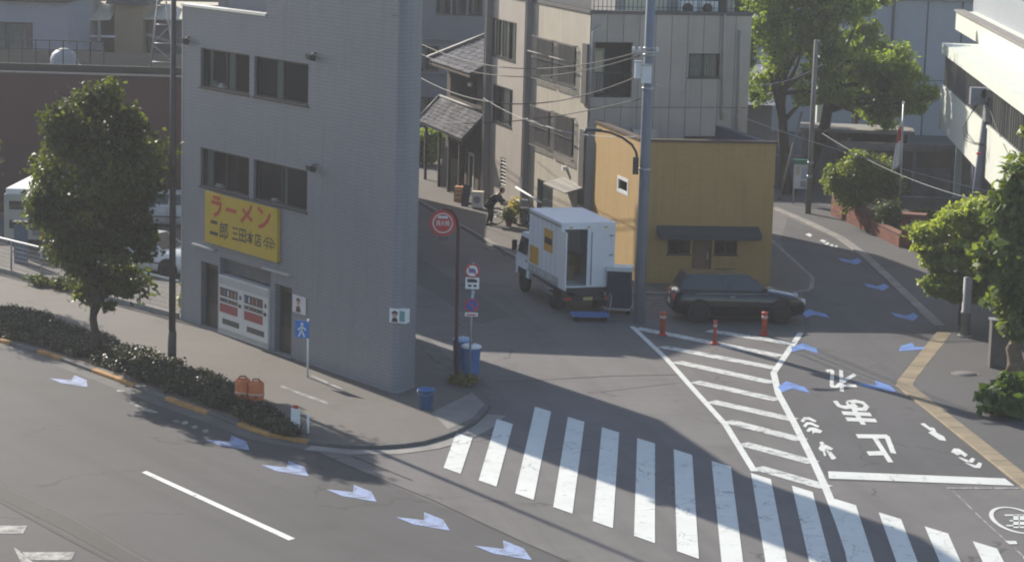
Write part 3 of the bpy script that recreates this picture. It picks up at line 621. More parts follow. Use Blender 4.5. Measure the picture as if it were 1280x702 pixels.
# two vending machines
M_VEND = mat('vending_white', (0.60, 0.59, 0.58), 0.4, 0.06, 2); M_VWIN = mat('vending_window', (0.05, 0.055, 0.065), 0.3, 0.2, 8)
for i, lab in enumerate(('white vending machine nearer the left doorway of the grey building', 'white vending machine nearer the right doorway of the grey building')):
    wv = (sv1-sv0)/2; a = sv0+wv*i+0.01; b = a+wv-0.02; vm = thing('vending_machine', lab, 'vending machine', FA.pt((a+b)/2, 0.0, 0.14), 'vending machines under the yellow sign')
    body = part('cabinet', MB().fbox(FA, a, b, -0.62, 0.06, 0.14, 1.93), M_VEND, vm)
    part('top_panel', MB().fbox(FA, a+0.05, b-0.05, 0.06, 0.075, 1.66, 1.88), mat('vending_header', (0.42, 0.42, 0.43), 0.4, 0.1, 4), vm)
    for z0_, z1_ in ((1.30, 1.56), (1.12, 1.24)):
        q = part('display_window', MB().fbox(FA, a+0.08, b-0.32, 0.06, 0.068, z0_, z1_), M_VWIN, vm)
        for k in range(5):
            c = a+0.12+k*(b-a-0.46)/4.6; part('sample_can', MB().fbox(FA, c, c+0.06, 0.068, 0.071, z0_+0.04, z1_-0.05), [M_RED, M_BLUE, M_WHITE, M_ORANGE, M_GALV][(k+i) % 5], q)
    part('red_panel', MB().fbox(FA, a+0.08, b-0.32, 0.06, 0.068, 0.80, 1.07), mat('vending_red', (0.30, 0.05, 0.06), 0.5, 0.25, 8), vm)
    part('coin_slot', MB().fbox(FA, b-0.2, b-0.1, 0.06, 0.072, 1.35, 1.47), M_DARK, vm); part('coin_return', MB().fbox(FA, b-0.26, b-0.1, 0.06, 0.072, 1.1, 1.2), M_DARK, vm)
    part('pickup_slot', MB().fbox(FA, a+0.25, b-0.22, 0.06, 0.068, 0.45, 0.62), M_VWIN, vm); part('kick_panel', MB().fbox(FA, a+0.02, b-0.02, 0.06, 0.066, 0.17, 0.3), M_GALV, vm)
# posters
def poster(fr, r, o, label, box=False):
    s0, s1, z0, z1 = r; t = thing('poster', label, 'poster', fr.pt((s0+s1)/2, o, z0))
    part('sheet', MB().fbox(fr, s0, s1, o, o+(0.08 if box else 0.012), z0, z1), mat('poster_white', (0.66, 0.60, 0.62), 0.6, 0.08, 3), t); oo = o+(0.083 if box else 0.015); c = s0+(s1-s0)*(0.4 if box else 0.45); h = z1-z0
    mb = MB(); disc(mb, fr, c, z0+h*0.62, h*0.17, oo, oo+0.002, 14); part('printed_face', mb, mat('poster_skin', (0.45, 0.26, 0.2), 0.6, 0.05, 3), t)
    mb = MB().fprism(fr, [(c-h*0.19, z0+h*0.62), (c-h*0.21, z0+h*0.8), (c, z0+h*0.88), (c+h*0.21, z0+h*0.8), (c+h*0.19, z0+h*0.62), (c+h*0.13, z0+h*0.72), (c-h*0.13, z0+h*0.72)], oo+0.002, oo+0.004); part('printed_hair', mb, M_DARK, t)
    part('printed_suit', MB().fprism(fr, [(c-h*0.28, z0+h*0.06), (c+h*0.28, z0+h*0.06), (c+h*0.2, z0+h*0.36), (c, z0+h*0.44), (c-h*0.2, z0+h*0.36)], oo, oo+0.001), mat('poster_suit', (0.12, 0.05, 0.05), 0.6, 0.1, 3) if not box else M_DARK, t)
    return t
poster(FA, FA.rect(367, 367, 383, 394), 0.02, 'white poster with a head-and-shoulders print beside the doorway')
pn = min(nose, key=lambda p: abs(640+FPX*p[0]/(p[1]*1.013)-500)); FN = Frame((float(pn[0]), float(pn[1])), 112, 202)
# small poster box on the rounded corner
sx, zz = FN.px(500, 394); bx0 = thing('poster_box', 'small white poster box with a portrait on the rounded corner of the grey building', 'poster', FN.pt(sx, 0.1, zz-0.2))
part('case', MB().fbox(FN, sx-0.26, sx+0.22, -0.15, 0.12, zz-0.19, zz+0.19), M_WHITE, bx0); mb = MB(); disc(mb, FN, sx-0.1, zz+0.03, 0.075, 0.121, 0.124, 14); part('printed_face', mb, mat('poster_skin', (0.45, 0.26, 0.2)), bx0)
part('printed_hair', MB().fprism(FN, [(sx-0.18, zz+0.02), (sx-0.19, zz+0.1), (sx-0.1, zz+0.15), (sx-0.01, zz+0.1), (sx-0.02, zz+0.02), (sx-0.05, zz+0.07), (sx-0.15, zz+0.07)], 0.124, 0.126), M_DARK, bx0)
part('printed_suit', MB().fprism(FN, [(sx-0.2, zz-0.17), (sx-0.0, zz-0.17), (sx-0.04, zz-0.05), (sx-0.16, zz-0.05)], 0.121, 0.123), M_DARK, bx0); part('green_stripe', MB().fbox(FN, sx+0.04, sx+0.2, 0.121, 0.124, zz-0.15, zz+0.15), mat('poster_teal', (0.15, 0.30, 0.30)), bx0)

# ------------------------------------------------------------------ neighbours behind the corner building (they shade the junction)
for poly, h, lab in (([(-10.6, 84.9), (-5.9, 84.6), (-6.9, 90), (-11.5, 90)], 9.0, 'low grey block standing right behind the grey tiled building'), ([(-8.9, 90.3), (-5.0, 96.2), (-6.2, 100), (-11.5, 100), (-11.5, 92)], 12.8, 'taller grey block further up the street behind the grey tiled building')):
    t = thing('neighbour_building', lab, 'building', (*poly[0], 0)); part('wall', MB().prism(poly, 0, h), M_CONC, t); cxn = sum(p[0] for p in poly)/len(poly); cyn = sum(p[1] for p in poly)/len(poly)
    part('roof', MB().prism([((p[0]-cxn)*0.96+cxn, (p[1]-cyn)*0.96+cyn) for p in poly], h+0.003, h+0.06), M_CONCD, t)

# ------------------------------------------------------------------ beige panelled building
BC = (2.69, 90.26); BL_ = Frame(BC, -16, -106); BF = Frame(BC, 75.2, 165.2); ZB = 9.15
M_BEI = mat('beige_panel', (0.40, 0.352, 0.305), 0.8, 0.08, 1.0, 0.15, 30, streak=0.3, streakcol=(0.22, 0.19, 0.16), rnd=0.1); M_BEIL = mat('cream_siding', (0.50, 0.45, 0.365), 0.8, 0.08, 1.0, 0.15, 30, streak=0.25, streakcol=(0.34, 0.3, 0.24), rnd=0.1)
M_CLEAR = glass('clear_glass', (0.97, 0.98, 0.98), 0.0); M_GRL = mat('grille_grey', (0.21, 0.20, 0.19), 0.7, 0.1, 4); M_BEIJ = mat('panel_joint', (0.20, 0.18, 0.16), 0.9, 0.15, 2)
bb = thing('apartment_building', 'three-storey beige panelled building with rooftop railing behind the yellow building', 'building', (BC[0], BC[1], 0))
LB = 15.1; WB = BF.s(940, 20); DB = LB
lw = [BL_.rect(614, 22, 645, 72), BL_.rect(618, 108, 640, 160), BL_.rect(671, 46, 692, 93), BL_.rect(698, 56, 720, 104), BL_.rect(668, 139, 688, 178), BL_.rect(694, 149, 717, 198), BL_.rect(626, 208, 632, 243)]
lw = [(r[0], r[1], *p) for r, p in zip(lw, [(6.55, 8.15), (3.75, 5.35), (6.25, 7.75), (6.25, 7.75), (3.55, 4.95), (3.5, 5.0), (1.15, 2.35)])]
ldoor = BL_.rect(672, 243, 690, 300); ldoor = (ldoor[0], ldoor[1], 0.1, 2.15)
part('wall', wall(BL_, 0.0, LB, 0, ZB, lw+[ldoor], -0.2, 0.0), M_BEIJ, bb)
fw_ = [BF.rect(861, 67, 899, 97), BF.rect(742, 53, 790, 122)]
fwin = (fw_[0][0], fw_[0][1], BF.px(880, 97)[1], BF.px(880, 67)[1]); frec = (BF.s(738.5, 90), BF.s(790, 90), BF.px(765, 122)[1], BF.px(765, 53)[1])
part('wall', wall(BF, 0.21, WB, 0, ZB, [fwin, frec], -0.2, 0.0), M_BEIJ, bb)
mb = MB(); e2 = np.array(BF.pt(WB, 0, 0)[:2]); b2 = e2+azv(-16)[:2]*LB; b1 = np.array(BL_.pt(LB, 0, 0)[:2])
mb.add([(*e2, 0), (*b2, 0), (*b2, ZB), (*e2, ZB)], [(0, 1, 2, 3)]).add([(*b2, 0), (*b1, 0), (*b1, ZB), (*b2, ZB)], [(0, 1, 2, 3)]); part('rear_wall', mb, M_BEI, bb)
rf_ = part('roof', MB().prism([BL_.pt(0.22, -0.22, 0)[:2], BL_.pt(LB-.1, -0.22, 0)[:2], tuple(b2), tuple(e2)], ZB-0.2, ZB-0.1), M_CONCD, bb)
for z in (3.0, 6.0): part('floor_slab', MB().prism([BL_.pt(0.3, -0.3, 0)[:2], BL_.pt(LB-.2, -0.3, 0)[:2], tuple(b2-(b2-b1)*0.05), tuple(e2-(e2-np.array(BC))*0.05)], z, z+0.1), M_VOID, bb)
# panels: each one proud of the joints
xs = np.linspace(0.0, WB, 11)
for i in range(10):
    for z0, z1 in ((0.02, 5.62), (5.66, ZB-0.02)):
        for q in cells(xs[i]+0.012, xs[i+1]-0.012, z0, z1, [fwin, frec]): part('panel', MB().fbox(BF, q[0], q[1], 0.002, 0.028, q[2], q[3]), M_BEI, bb)
sP = [BL_.s(733, 100), BL_.s(656, 100), BL_.s(606, 100), LB]
xs = list(np.linspace(0.0, sP[1], 25))
for i in range(24):
    for q in cells(xs[i]+0.008, xs[i+1]-0.008, 0.02, ZB-0.02, lw+[ldoor]): part('siding_strip', MB().fbox(BL_, q[0], q[1], 0.002, 0.024, q[2], q[3]), M_BEIL, bb)
part('render_wall', wall(BL_, sP[1]+0.01, LB, 0.02, ZB-0.02, lw, 0.002, 0.02), M_BEI, bb)
part('roof_edge', MB().fbox(BL_, -0.06, LB, -0.25, 0.07, ZB, ZB+0.12).fbox(BF, 0.071, WB+0.04, -0.25, 0.07, ZB+0.003, ZB+0.123), M_CONCD, bb)
for i, (n, c) in enumerate(((4, [(0.05, 0.75), (1.1, 1.7), (1.8, 2.6), (2.9, 3.6)]), (2, [(0.6, 1.6)]))): r = lw[i]; window(bb, BL_, r, -0.02, M_FRAMED, M_CLEAR, n, 0.05, True, [(r[0]+a, min(r[0]+b, r[1]-0.05)) for a, b in c if r[0]+a < r[1]-0.1], M_CURT)
for r in lw[2:6]:
    w = window(bb, BL_, r, -0.1, M_FRAMED, M_GLASS, 2, 0.05, False)
    # security lattice standing off the wall
    mb = MB(); a, b, z0, z1 = r; a -= 0.12; b += 0.12
    for s in np.linspace(a, b, 19): mb.fbox(BL_, s-0.013, s+0.013, 0.14, 0.16, z0-0.1, z1+0.08)
    for z in (z0-0.1, (z0+z1)/2, z1+0.08): mb.fbox(BL_, a, b, 0.161, 0.18, z-0.015, z+0.015)
    for s in (a, b): mb.fbox(BL_, s-0.02, s+0.02, 0.025, 0.139, z1+0.03, z1+0.08).fbox(BL_, s-0.02, s+0.02, 0.025, 0.139, z0-0.1, z0-0.05)
    part('security_grille', mb, M_GRL, bb)
    part('clothes_rail', MB().tube([BL_.pt(a-0.1, 0.32, (z0+z1)/2+0.22), BL_.pt(b+0.1, 0.32, (z0+z1)/2+0.22)], 0.02, 6).tube([BL_.pt(a, 0.02, (z0+z1)/2+0.3), BL_.pt(a, 0.36, (z0+z1)/2+0.22)], 0.018, 6).tube([BL_.pt(b, 0.02, (z0+z1)/2+0.3), BL_.pt(b, 0.36, (z0+z1)/2+0.22)], 0.018, 6), M_GRL, bb)
r = lw[6]; lv = part('louvre_window', MB().fbox(BL_, r[0], r[1], -0.15, -0.13, r[2], r[3]), M_FRAMED, bb)
for z in np.linspace(r[2]+0.05, r[3]-0.1, 8): part('slat', MB().hexa([BL_.pt(r[0], -0.1, z+0.07), BL_.pt(r[1], -0.1, z+0.07), BL_.pt(r[1], 0.02, z), BL_.pt(r[0], 0.02, z), BL_.pt(r[0], -0.1, z+0.085), BL_.pt(r[1], -0.1, z+0.085), BL_.pt(r[1], 0.02, z+0.015), BL_.pt(r[0], 0.02, z+0.015)]), M_GRL, lv)
for x, o, w in ((606, 0.28, 0.14), (656, 0.26, 0.12)):
    s = BL_.s(x, 100, o); part('steel_column', MB().fbox(BL_, s-w, s+w, 0.03, o, 0.1, ZB+1.2).fbox(BL_, s-w-0.01, s-w+0.03, o, o+0.03, 0.1, ZB+1.2).fbox(BL_, s+w-0.03, s+w+0.01, o, o+0.03, 0.1, ZB+1.2), mat('column_grey', (0.24, 0.22, 0.21), 0.6, 0.12, 3, streak=0.3), bb)
# end recess, dark side panels, balcony
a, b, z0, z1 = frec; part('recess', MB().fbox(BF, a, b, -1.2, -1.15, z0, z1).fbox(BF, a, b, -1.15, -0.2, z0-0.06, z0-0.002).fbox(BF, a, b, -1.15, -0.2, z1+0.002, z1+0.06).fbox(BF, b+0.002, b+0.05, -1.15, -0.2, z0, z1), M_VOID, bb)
rdw = part('recess_door', MB().fbox(BF, a+0.15, a+0.85, -1.14, -1.1, z0+0.05, z1-0.3), M_FRAME, bb); part('pane', MB().fbox(BF, a+0.22, a+0.78, -1.1, -1.095, z0+0.8, z1-0.4), M_CURT, rdw)
mb = MB().fbox(BF, a, b, -0.1, -0.06, z0+0.9, z0+0.95)
for s in np.linspace(a+0.04, b-0.04, 14): mb.fbox(BF, s-0.01, s+0.01, -0.09, -0.07, z0, z0+0.9)
part('balcony_rail', mb, M_DARK, bb)
for za, zb in ((5.75, 8.0), (1.9, 4.75)):
    part('dark_side_panel', MB().fbox(BL_, 0.02, 0.62, 0.03, 0.12, za, zb), mat('side_panel_brown', (0.10, 0.09, 0.085), 0.6, 0.15, 3), bb)  # added dark panels; the upper stands for the recess seen side-on
window(bb, BF, fwin, -0.1, M_FRAMED, M_GLASS, 2, 0.05, True, [(fwin[0]+0.1, fwin[1]-0.1)], M_CURTD)
low = (BF.s(855, 172), BF.s(895, 172)); zl_ = BF.px(875, 172)[1]; part('vent_window', MB().fbox(BF, low[0], low[1], 0.03, 0.05, zl_-0.3, zl_+0.06), M_FRAMED, bb)
for pts, r in (([(906, 18), (905, 60), (902, 150)], 0.05), ([(926, 38), (925, 90), (921, 178)], 0.07)):
    q = [BF.px(x, y, 0.1) for x, y in pts]; part('drainpipe', MB().tube([BF.pt(s, 0.1, z) for s, z in q], r, 8), mat('pipe_beige', (0.36, 0.33, 0.29), 0.6, 0.1, 3), bb)
q = [BF.px(x, y, 0.12) for x, y in ((751, 32), (741, 40), (738, 90), (736, 150))]; part('drainpipe', MB().tube([BF.pt(s, 0.12, z) for s, z in q], 0.04, 8), M_GALV, bb)
# rooftop railing: separate balusters
mbb = MB().box(-0.012, 0.012, -0.012, 0.012, 0, 1.05); bm_ = mbb.mesh('baluster'); bm_.materials.append(M_DARK)
for s in np.arange(0.1, WB, 0.17): inst('baluster', bm_, BF.pt(s, -0.03, ZB+0.12), 0, bb)
for s in np.arange(0.2, 7.5, 0.17): inst('baluster', bm_, BL_.pt(s, -0.03, ZB+0.12), 0, bb)
part('handrail', MB().fbox(BF, 0.05, WB, -0.06, 0.0, ZB+1.171, ZB+1.21).fbox(BL_, 0.05, 7.6, -0.06, 0.0, ZB+1.175, ZB+1.215).fbox(BF, 0.05, WB, -0.04, -0.02, ZB+0.25, ZB+0.27), M_DARK, bb)
part('roof_room', MB().fbox(BF, 1.5, WB-0.05, -4.5, -1.9, ZB-0.1, ZB+3.2), mat('roof_room_wall', (0.33, 0.32, 0.31), 0.8, 0.1, 1), bb)
for s, w in ((1.9, 0.8), (2.9, 0.7), (5.2, 0.8)):
    f = part('roof_door', MB().fbox(BF, s, s+w, -1.898, -1.86, ZB-0.05, ZB+2.0), M_CURT if s != 5.2 else M_FRAMED, bb)
for s in (3.75, 4.55):
    u = part('air_conditioner', MB().fbox(BF, s, s+0.7, -1.0, -0.72, ZB-0.1, ZB+0.48), M_WHITE, bb); mb = MB(); disc(mb, BF, s+0.28, ZB+0.2, 0.21, -0.72, -0.7, 16); part('fan_grille', mb, M_DARK, u)
# street-level bits
s, z = BL_.px(653, 228, 0.2); part('meter_box', MB().fbox(BL_, s-0.25, s+0.2, 0.03, 0.28, z-0.25, z+0.2), M_GALV, bb)
a = BL_.px(645, 234, 0.7); b = BL_.px(676, 253, 0.7); part('awning_bar', MB().tube([BL_.pt(a[0], 0.7, a[1]), BL_.pt(b[0], 0.7, b[1])], 0.04, 8), M_WHITE, bb)
a = BL_.px(688, 228, 0.5)[0]; b = BL_.px(716, 240, 0.5)[0]; lo, hi = min(a, b), max(a, b); part('door_canopy', MB().hexa([BL_.pt(lo, 0.02, 2.55), BL_.pt(hi, 0.02, 2.55), BL_.pt(hi, 0.8, 2.35), BL_.pt(lo, 0.8, 2.35), BL_.pt(lo, 0.02, 2.62), BL_.pt(hi, 0.02, 2.62), BL_.pt(hi, 0.8, 2.4), BL_.pt(lo, 0.8, 2.4)]), mat('canopy_grey', (0.22, 0.2, 0.18), 0.7, 0.1, 3), bb)
d = part('door', MB().fbox(BL_, ldoor[0]+0.03, ldoor[1]-0.03, -0.15, -0.1, 0.12, 2.1), M_FRAME, bb); part('pane', MB().fbox(BL_, ldoor[0]+0.15, ldoor[1]-0.15, -0.1, -0.09, 0.5, 2.0), M_GLASS, d)
part('wall_lamp', MB().fbox(BL_, BL_.s(706, 202, .1)-0.1, BL_.s(706, 202, .1)+0.1, 0.03, 0.2, 2.95, 3.1), M_WHITE, bb)

# ------------------------------------------------------------------ yellow single-storey building
YC = (4.43, 83.66); YF = Frame(YC, 84.5, 174.5); YL = Frame(YC, -13.4, -103.4); ZY = 5.1; WY = 4.75; LY = 6.3
M_YW = bricks('yellow_wall', (0.43, 0.268, 0.085), (0.455, 0.285, 0.092), (0.35, 0.23, 0.085), 0.30, 0.10, 0.006, 0.25, 0.5, 0.75, 0.45, (0.25, 0.165, 0.08))
yb = thing('yellow_building', 'single-storey yellow building with flat roof at the street fork', 'building', (YC[0], YC[1], 0))
ywin = YL.rect(773, 221, 784, 242); ywin = (ywin[0]-0.1, ywin[1]+0.1, YL.px(778, 242)[1], YL.px(778, 221)[1])
shop = [(YF.s(835, 300), YF.s(863, 300), 1.15, 2.05), (YF.s(893, 300), YF.s(922, 300), 1.15, 2.05), (YF.s(866, 300), YF.s(890, 300), 0.1, 2.05)]
part('wall', wall(YL, 0.0, LY, 0, ZY, [ywin], -0.2, 0), M_YW, yb); part('wall', wall(YF, 0.0, WY, 0, ZY, shop, -0.2, -0.001), M_YW, yb)
e2 = np.array(YF.pt(WY, 0, 0)[:2]); b2 = e2+azv(-13.4)[:2]*LY; b1 = np.array(YL.pt(LY, 0, 0)[:2])
part('rear_wall', MB().add([(*e2, 0), (*b2, 0), (*b2, ZY), (*e2, ZY)], [(0, 1, 2, 3)]).add([(*b2, 0), (*b1, 0), (*b1, 3.7), (*b2, 3.7)], [(0, 1, 2, 3)]), M_YW, yb)
part('roof', MB().prism([YL.pt(0.1, -0.21, 0)[:2], YL.pt(LY, -0.21, 0)[:2], tuple(b2), tuple(e2)], 3.55, 3.65), M_CONCD, yb)
part('parapet_inner_face', MB().add([(*(e2-YF.e[:2]*0.2), 3.65), (*(b2-YF.e[:2]*0.2), 3.65), (*(b2-YF.e[:2]*0.2), ZY-0.01), (*(e2-YF.e[:2]*0.2), ZY-0.01)], [(0, 1, 2, 3)]).add([(*(e2-YF.e[:2]*0.2), ZY-0.01), (*(b2-YF.e[:2]*0.2), ZY-0.01), (*b2, ZY-0.01), (*e2, ZY-0.01)], [(0, 1, 2, 3)]), mat('inner_face_shade', (0.075, 0.085, 0.11), 0.7, 0.15, 2), yb)  # inner parapet face; its shade is painted in as dark grey-blue
part('coping', MB().fbox(YF, -0.04, WY+0.04, -0.28, 0.05, ZY, ZY+0.09).fbox(YL, 0.281, LY, -0.25, 0.04, ZY+0.002, ZY+0.092), mat('brown_coping', (0.09, 0.06, 0.045), 0.6, 0.1, 3), yb)
window(yb, YL, ywin, -0.05, M_WHITE, M_GLASS, 1, 0.12, False)
for r in shop[:2]: window(yb, YF, r, -0.1, M_FRAMED, M_GLASS, 2, 0.05, True)
d = part('door', MB().fbox(YF, shop[2][0]+0.03, shop[2][1]-0.03, -0.15, -0.1, 0.12, 2.02), mat('door_brown', (0.17, 0.105, 0.055), 0.6, 0.15, 3), yb); part('handle', MB().fbox(YF, shop[2][1]-0.15, shop[2][1]-0.11, -0.1, -0.05, 0.95, 1.2), M_GALV, d)
a, b = YF.s(821, 288), YF.s(948, 288); z = YF.px(885, 288)[1]
aw = part('awning', MB().hexa([YF.pt(a, 0.002, z-0.1), YF.pt(b, 0.002, z-0.1), YF.pt(b, 0.7, z-0.24), YF.pt(a, 0.7, z-0.24), YF.pt(a, 0.002, z+0.16), YF.pt(b, 0.002, z+0.16), YF.pt(b, 0.7, z-0.06), YF.pt(a, 0.7, z-0.06)]), mat('awning_slate', (0.045, 0.055, 0.06), 0.7, 0.1, 3), yb)
part('roof_unit', MB().fbox(YF, 0.4, 1.3, -5.9, -5.1, 3.652, ZY-0.1), M_GALV, yb)

# ------------------------------------------------------------------ old timber house with tiled roofs
M_KAWARA = mat('roof_tile_grey', (0.215, 0.208, 0.212), 0.9, 0.7, 2.2, 0.3, 30, spec=0.08); M_KAWD = mat('ridge_tile_dark', (0.07, 0.07, 0.072), 0.6, 0.2, 4)
def tiled(p00, p10, p11, p01, nx, ny, amp=0.035, step=0.03):
    """wavy tile field; p00->p10 runs along the eave, p01/p11 the upper edge"""
    p00, p10, p11, p01 = [np.array(p, float) for p in (p00, p10, p11, p01)]; nn = np.cross(p10-p00, p01-p00); nn /= np.linalg.norm(nn)
    if nn[2] < 0: nn = -nn
    V = []; F = []; q = 4; W = nx*q+1
    for j in range(ny):
        for e in (0, 1):
            v = (j+e)/ny
            for i in range(W):
                u = i/(W-1); p = (p00*(1-u)+p10*u)*(1-v)+(p01*(1-u)+p11*u)*v
                h = amp*abs(math.sin(math.pi*i/q))+(step if e == 0 else 0)+0.01*math.sin(i*12.9+j*7.7); V.append(p+nn*h)
        b = j*2*W
        for i in range(W-1): F.append((b+i, b+i+1, b+W+i+1, b+W+i))
        if j: 
            for i in range(W-1): F.append((b-W+i, b-W+i+1, b+i+1, b+i))
    return MB().add(V, F)
hs = thing('timber_house', 'old timber house with two grey tiled roofs beyond the beige building', 'house', BL_.pt(15.6, -0.5, 0))
sC, zE = BL_.px(537, 76, 0.7); sC2, zE2 = BL_.px(524, 151, 1.0); zU = BL_.px(560, 125, 0.0)[1]; sn = 15.35
part('wall', wall(BL_, sn, sC-0.6, 0, zE+0.2, [(sn+0.9, sn+2.3, 0.1, 2.0), (sn+2.7, sC-1.2, 0.1, 2.1), (sn+0.8, sC-1.3, zE-1.5, zE-0.25)], -0.15, 0).fbox(BL_, sC-0.75, sC-0.6, -5.5, -0.151, 0, zE+0.2).fbox(BL_, sn, sC-0.6, -5.6, -5.501, 0, zE+0.2).fbox(BL_, sn, sn+0.15, -5.5, -0.151, 0, zE+0.2), M_WOOD, hs)
rz = 1.9; half = 3.2; e0, e1 = sn-0.5, sC
rU = part('roof', MB().add([BL_.pt(e0, 0.7, zE-0.02), BL_.pt(e1, 0.7, zE-0.02), BL_.pt(e1, -6.0, zE-0.02), BL_.pt(e0, -6.0, zE-0.02), BL_.pt(e0, -2.65, zE+rz-0.06), BL_.pt(e1-half, -2.65, zE+rz-0.06)], [(0, 1, 5, 4), (1, 2, 5), (2, 3, 4, 5), (0, 4, 3), (0, 3, 2, 1)]), M_KAWD, hs)
part('roof_tiles', tiled(BL_.pt(e1, 0.75, zE), BL_.pt(e0, 0.75, zE), BL_.pt(e0, -2.65, zE+rz), BL_.pt(e1-half, -2.65, zE+rz), 30, 14), M_KAWARA, rU, kind='stuff')
part('hip_ridge', MB().tube([BL_.pt(e1+0.05, 0.78, zE+0.1), BL_.pt(e1-half*0.5, -0.95, zE+rz*0.5+0.12), BL_.pt(e1-half, -2.65, zE+rz+0.12)], 0.13, 8), M_KAWD, rU)
part('ridge', MB().tube([BL_.pt(e1-half, -2.65, zE+rz+0.12), BL_.pt(e0, -2.65, zE+rz+0.12)], 0.15, 8), M_KAWD, rU)
part('eave_board', MB().fbox(BL_, e0, e1, 0.66, 0.72, zE-0.16, zE-0.03), M_WOOD, rU)
rL = part('lower_roof', MB().hexa([BL_.pt(e0, 0.0, zU-0.1), BL_.pt(sC2, 0.0, zU-0.1), BL_.pt(sC2, 1.0, zE2-0.1), BL_.pt(e0, 1.0, zE2-0.1), BL_.pt(e0, 0.0, zU-0.03), BL_.pt(sC2, 0.0, zU-0.03), BL_.pt(sC2, 1.0, zE2-0.03), BL_.pt(e0, 1.0, zE2-0.03)]), M_KAWD, hs)
part('roof_tiles', tiled(BL_.pt(sC2, 1.02, zE2), BL_.pt(e0, 1.02, zE2), BL_.pt(e0, 0.0, zU), BL_.pt(sC2, 0.0, zU), 30, 8), M_KAWARA, rL, kind='stuff')
part('rake_tile', MB().tube([BL_.pt(sC2, 1.05, zE2+0.06), BL_.pt(sC2, 0.0, zU+0.08)], 0.09, 8).tube([BL_.pt(sC2, 0.02, zU+0.06), BL_.pt(e0, 0.02, zU+0.06)], 0.07, 8), M_KAWD, rL)
for s in (sn+0.6, sn+2.5, sn+4.3, sC2-0.5): part('post', MB().fbox(BL_, s-0.06, s+0.06, 0.72, 0.84, 0.1, zE2-0.12), M_WOOD, hs)
mb = MB()
for s in np.arange(sn+0.85, sC-1.3, 0.14): mb.fbox(BL_, s, s+0.03, -0.06, -0.03, zE-1.5, zE-0.25)
part('window_lattice', mb, M_DARK, hs)
part('white_door', MB().fbox(BL_, sn+1.0, sn+1.12, 0.0, 0.04, 0.12, 1.98).fbox(BL_, sn+1.12, sn+1.8, 0.0, 0.03, 0.12, 0.3).fbox(BL_, sn+1.8, sn+1.92, 0, 0.04, 0.12, 1.98).fbox(BL_, sn+1.12, sn+1.8, 0, 0.03, 1.84, 1.98), M_WHITE, hs)
s, z = BL_.px(589, 106, 0.1); part('wall_lamp', MB().lathe(BL_.pt(s, 0.15, z-0.1), [(0.02, 0), (0.11, 0.06), (0.12, 0.14), (0.05, 0.2)], 10), mat('lamp_white', (0.85, 0.84, 0.8), 0.3), hs)
# grey block far behind the timber house
FB = Frame((-9.5, 131), 90, 180); M_GB = mat('far_grey_wall', (0.20, 0.195, 0.205), 0.85, 0.12, 0.8, streak=0.3); gbk = thing('rear_office_building', 'plain grey building with ribbon windows behind the timber house', 'building', (-9.5, 131, 0))
wz0, wz1 = FB.px(560, 18)[1], FB.px(560, -25)[1]; wins = [(FB.s(545+20*i, 10), FB.s(563+20*i, 10), wz0, wz1) for i in range(3)]
lowz = FB.px(540, 88)[1]; wins.append((FB.s(522, 80), FB.s(548, 80), lowz, FB.px(540, 58)[1])); wins.append((FB.s(520, 130), FB.s(552, 130), FB.px(540, 165)[1], FB.px(540, 122)[1]))
part('wall', wall(FB, 0, 9.5, 0, 15, wins, -0.25, 0).fbox(FB, 0, 9.5, -8, -7.8, 0, 15).fbox(FB, 0, 0.2, -7.8, -0.25, 0, 15).fbox(FB, 9.3, 9.5, -7.8, -0.25, 0, 15), M_GB, gbk)
part('roof', MB().fbox(FB, -0.2, 9.7, -8.2, 0.2, 15.002, 15.2), M_CONCD, gbk)
for r in wins: window(gbk, FB, r, -0.15, M_FRAMED, M_GLASS, 2, 0.06, True, [(r[0]+0.2, r[0]+0.45)], M_CURTD)
for y in (50, 92): zz = FB.px(560, y)[1]; part('ledge', MB().fbox(FB, 0, 9.5, 0.002, 0.18, zz-0.05, zz+0.05), M_GB, gbk)

# ------------------------------------------------------------------ left background: red wall, roofs beyond
FR = Frame((-34, 97), 90, 180); zr = FR.px(120, 92)[1]
rw = thing('red_building', 'low dark red building with flat roof behind the street tree', 'building', (-22, 97, 0))
M_REDW = mat('dark_red_wall', (0.075, 0.034, 0.034), 0.8, 0.12, 0.8, 0.2, 20, streak=0.3)
part('wall', MB().fbox(FR, 0, 27, -12, 0, 0, zr-0.06), M_REDW, rw)
mbp = MB().box(0, 0.9, -0.02, 0, 0, zr-0.1)
part('roof_cap', MB().fbox(FR, -0.1, 27.1, -0.3, 0.06, zr-0.058, zr), M_CONC, rw)
part('roof_terrace', MB().fbox(FR, 0.2, 26.8, -11.8, -0.301, zr-0.06, zr-0.02), mat('roof_felt', (0.03, 0.032, 0.033), 1.0, 0.3, 1, spec=0.0), rw)
part('terrace_parapet', MB().fbox(FR, 2, 26.5, -0.6, -0.45, zr-0.02, FR.px(120, 82, -0.45)[1]), mat('green_parapet', (0.035, 0.042, 0.035), 0.8, 0.2, 2), rw)
mb = MB(); 
for x in range(-40, 135, 17): s = FR.s(x, 80, -2.0); mb.fbox(FR, s-0.02, s+0.02, -2.02, -1.98, zr-0.02, zr+1.15)
for dz in (0.75, 1.12): mb.fbox(FR, FR.s(-40, 80, -2.0), FR.s(128, 80, -2.0), -2.015, -1.985, zr+dz, zr+dz+0.04)
part('terrace_railing', mb, M_DARK, rw)
c = FR.pt(FR.s(80, 80, -3.0), -3.0, zr-0.02); 
dome = thing('roof_dome', 'white domed vent on the roof terrace of the red building', 'vent', c)
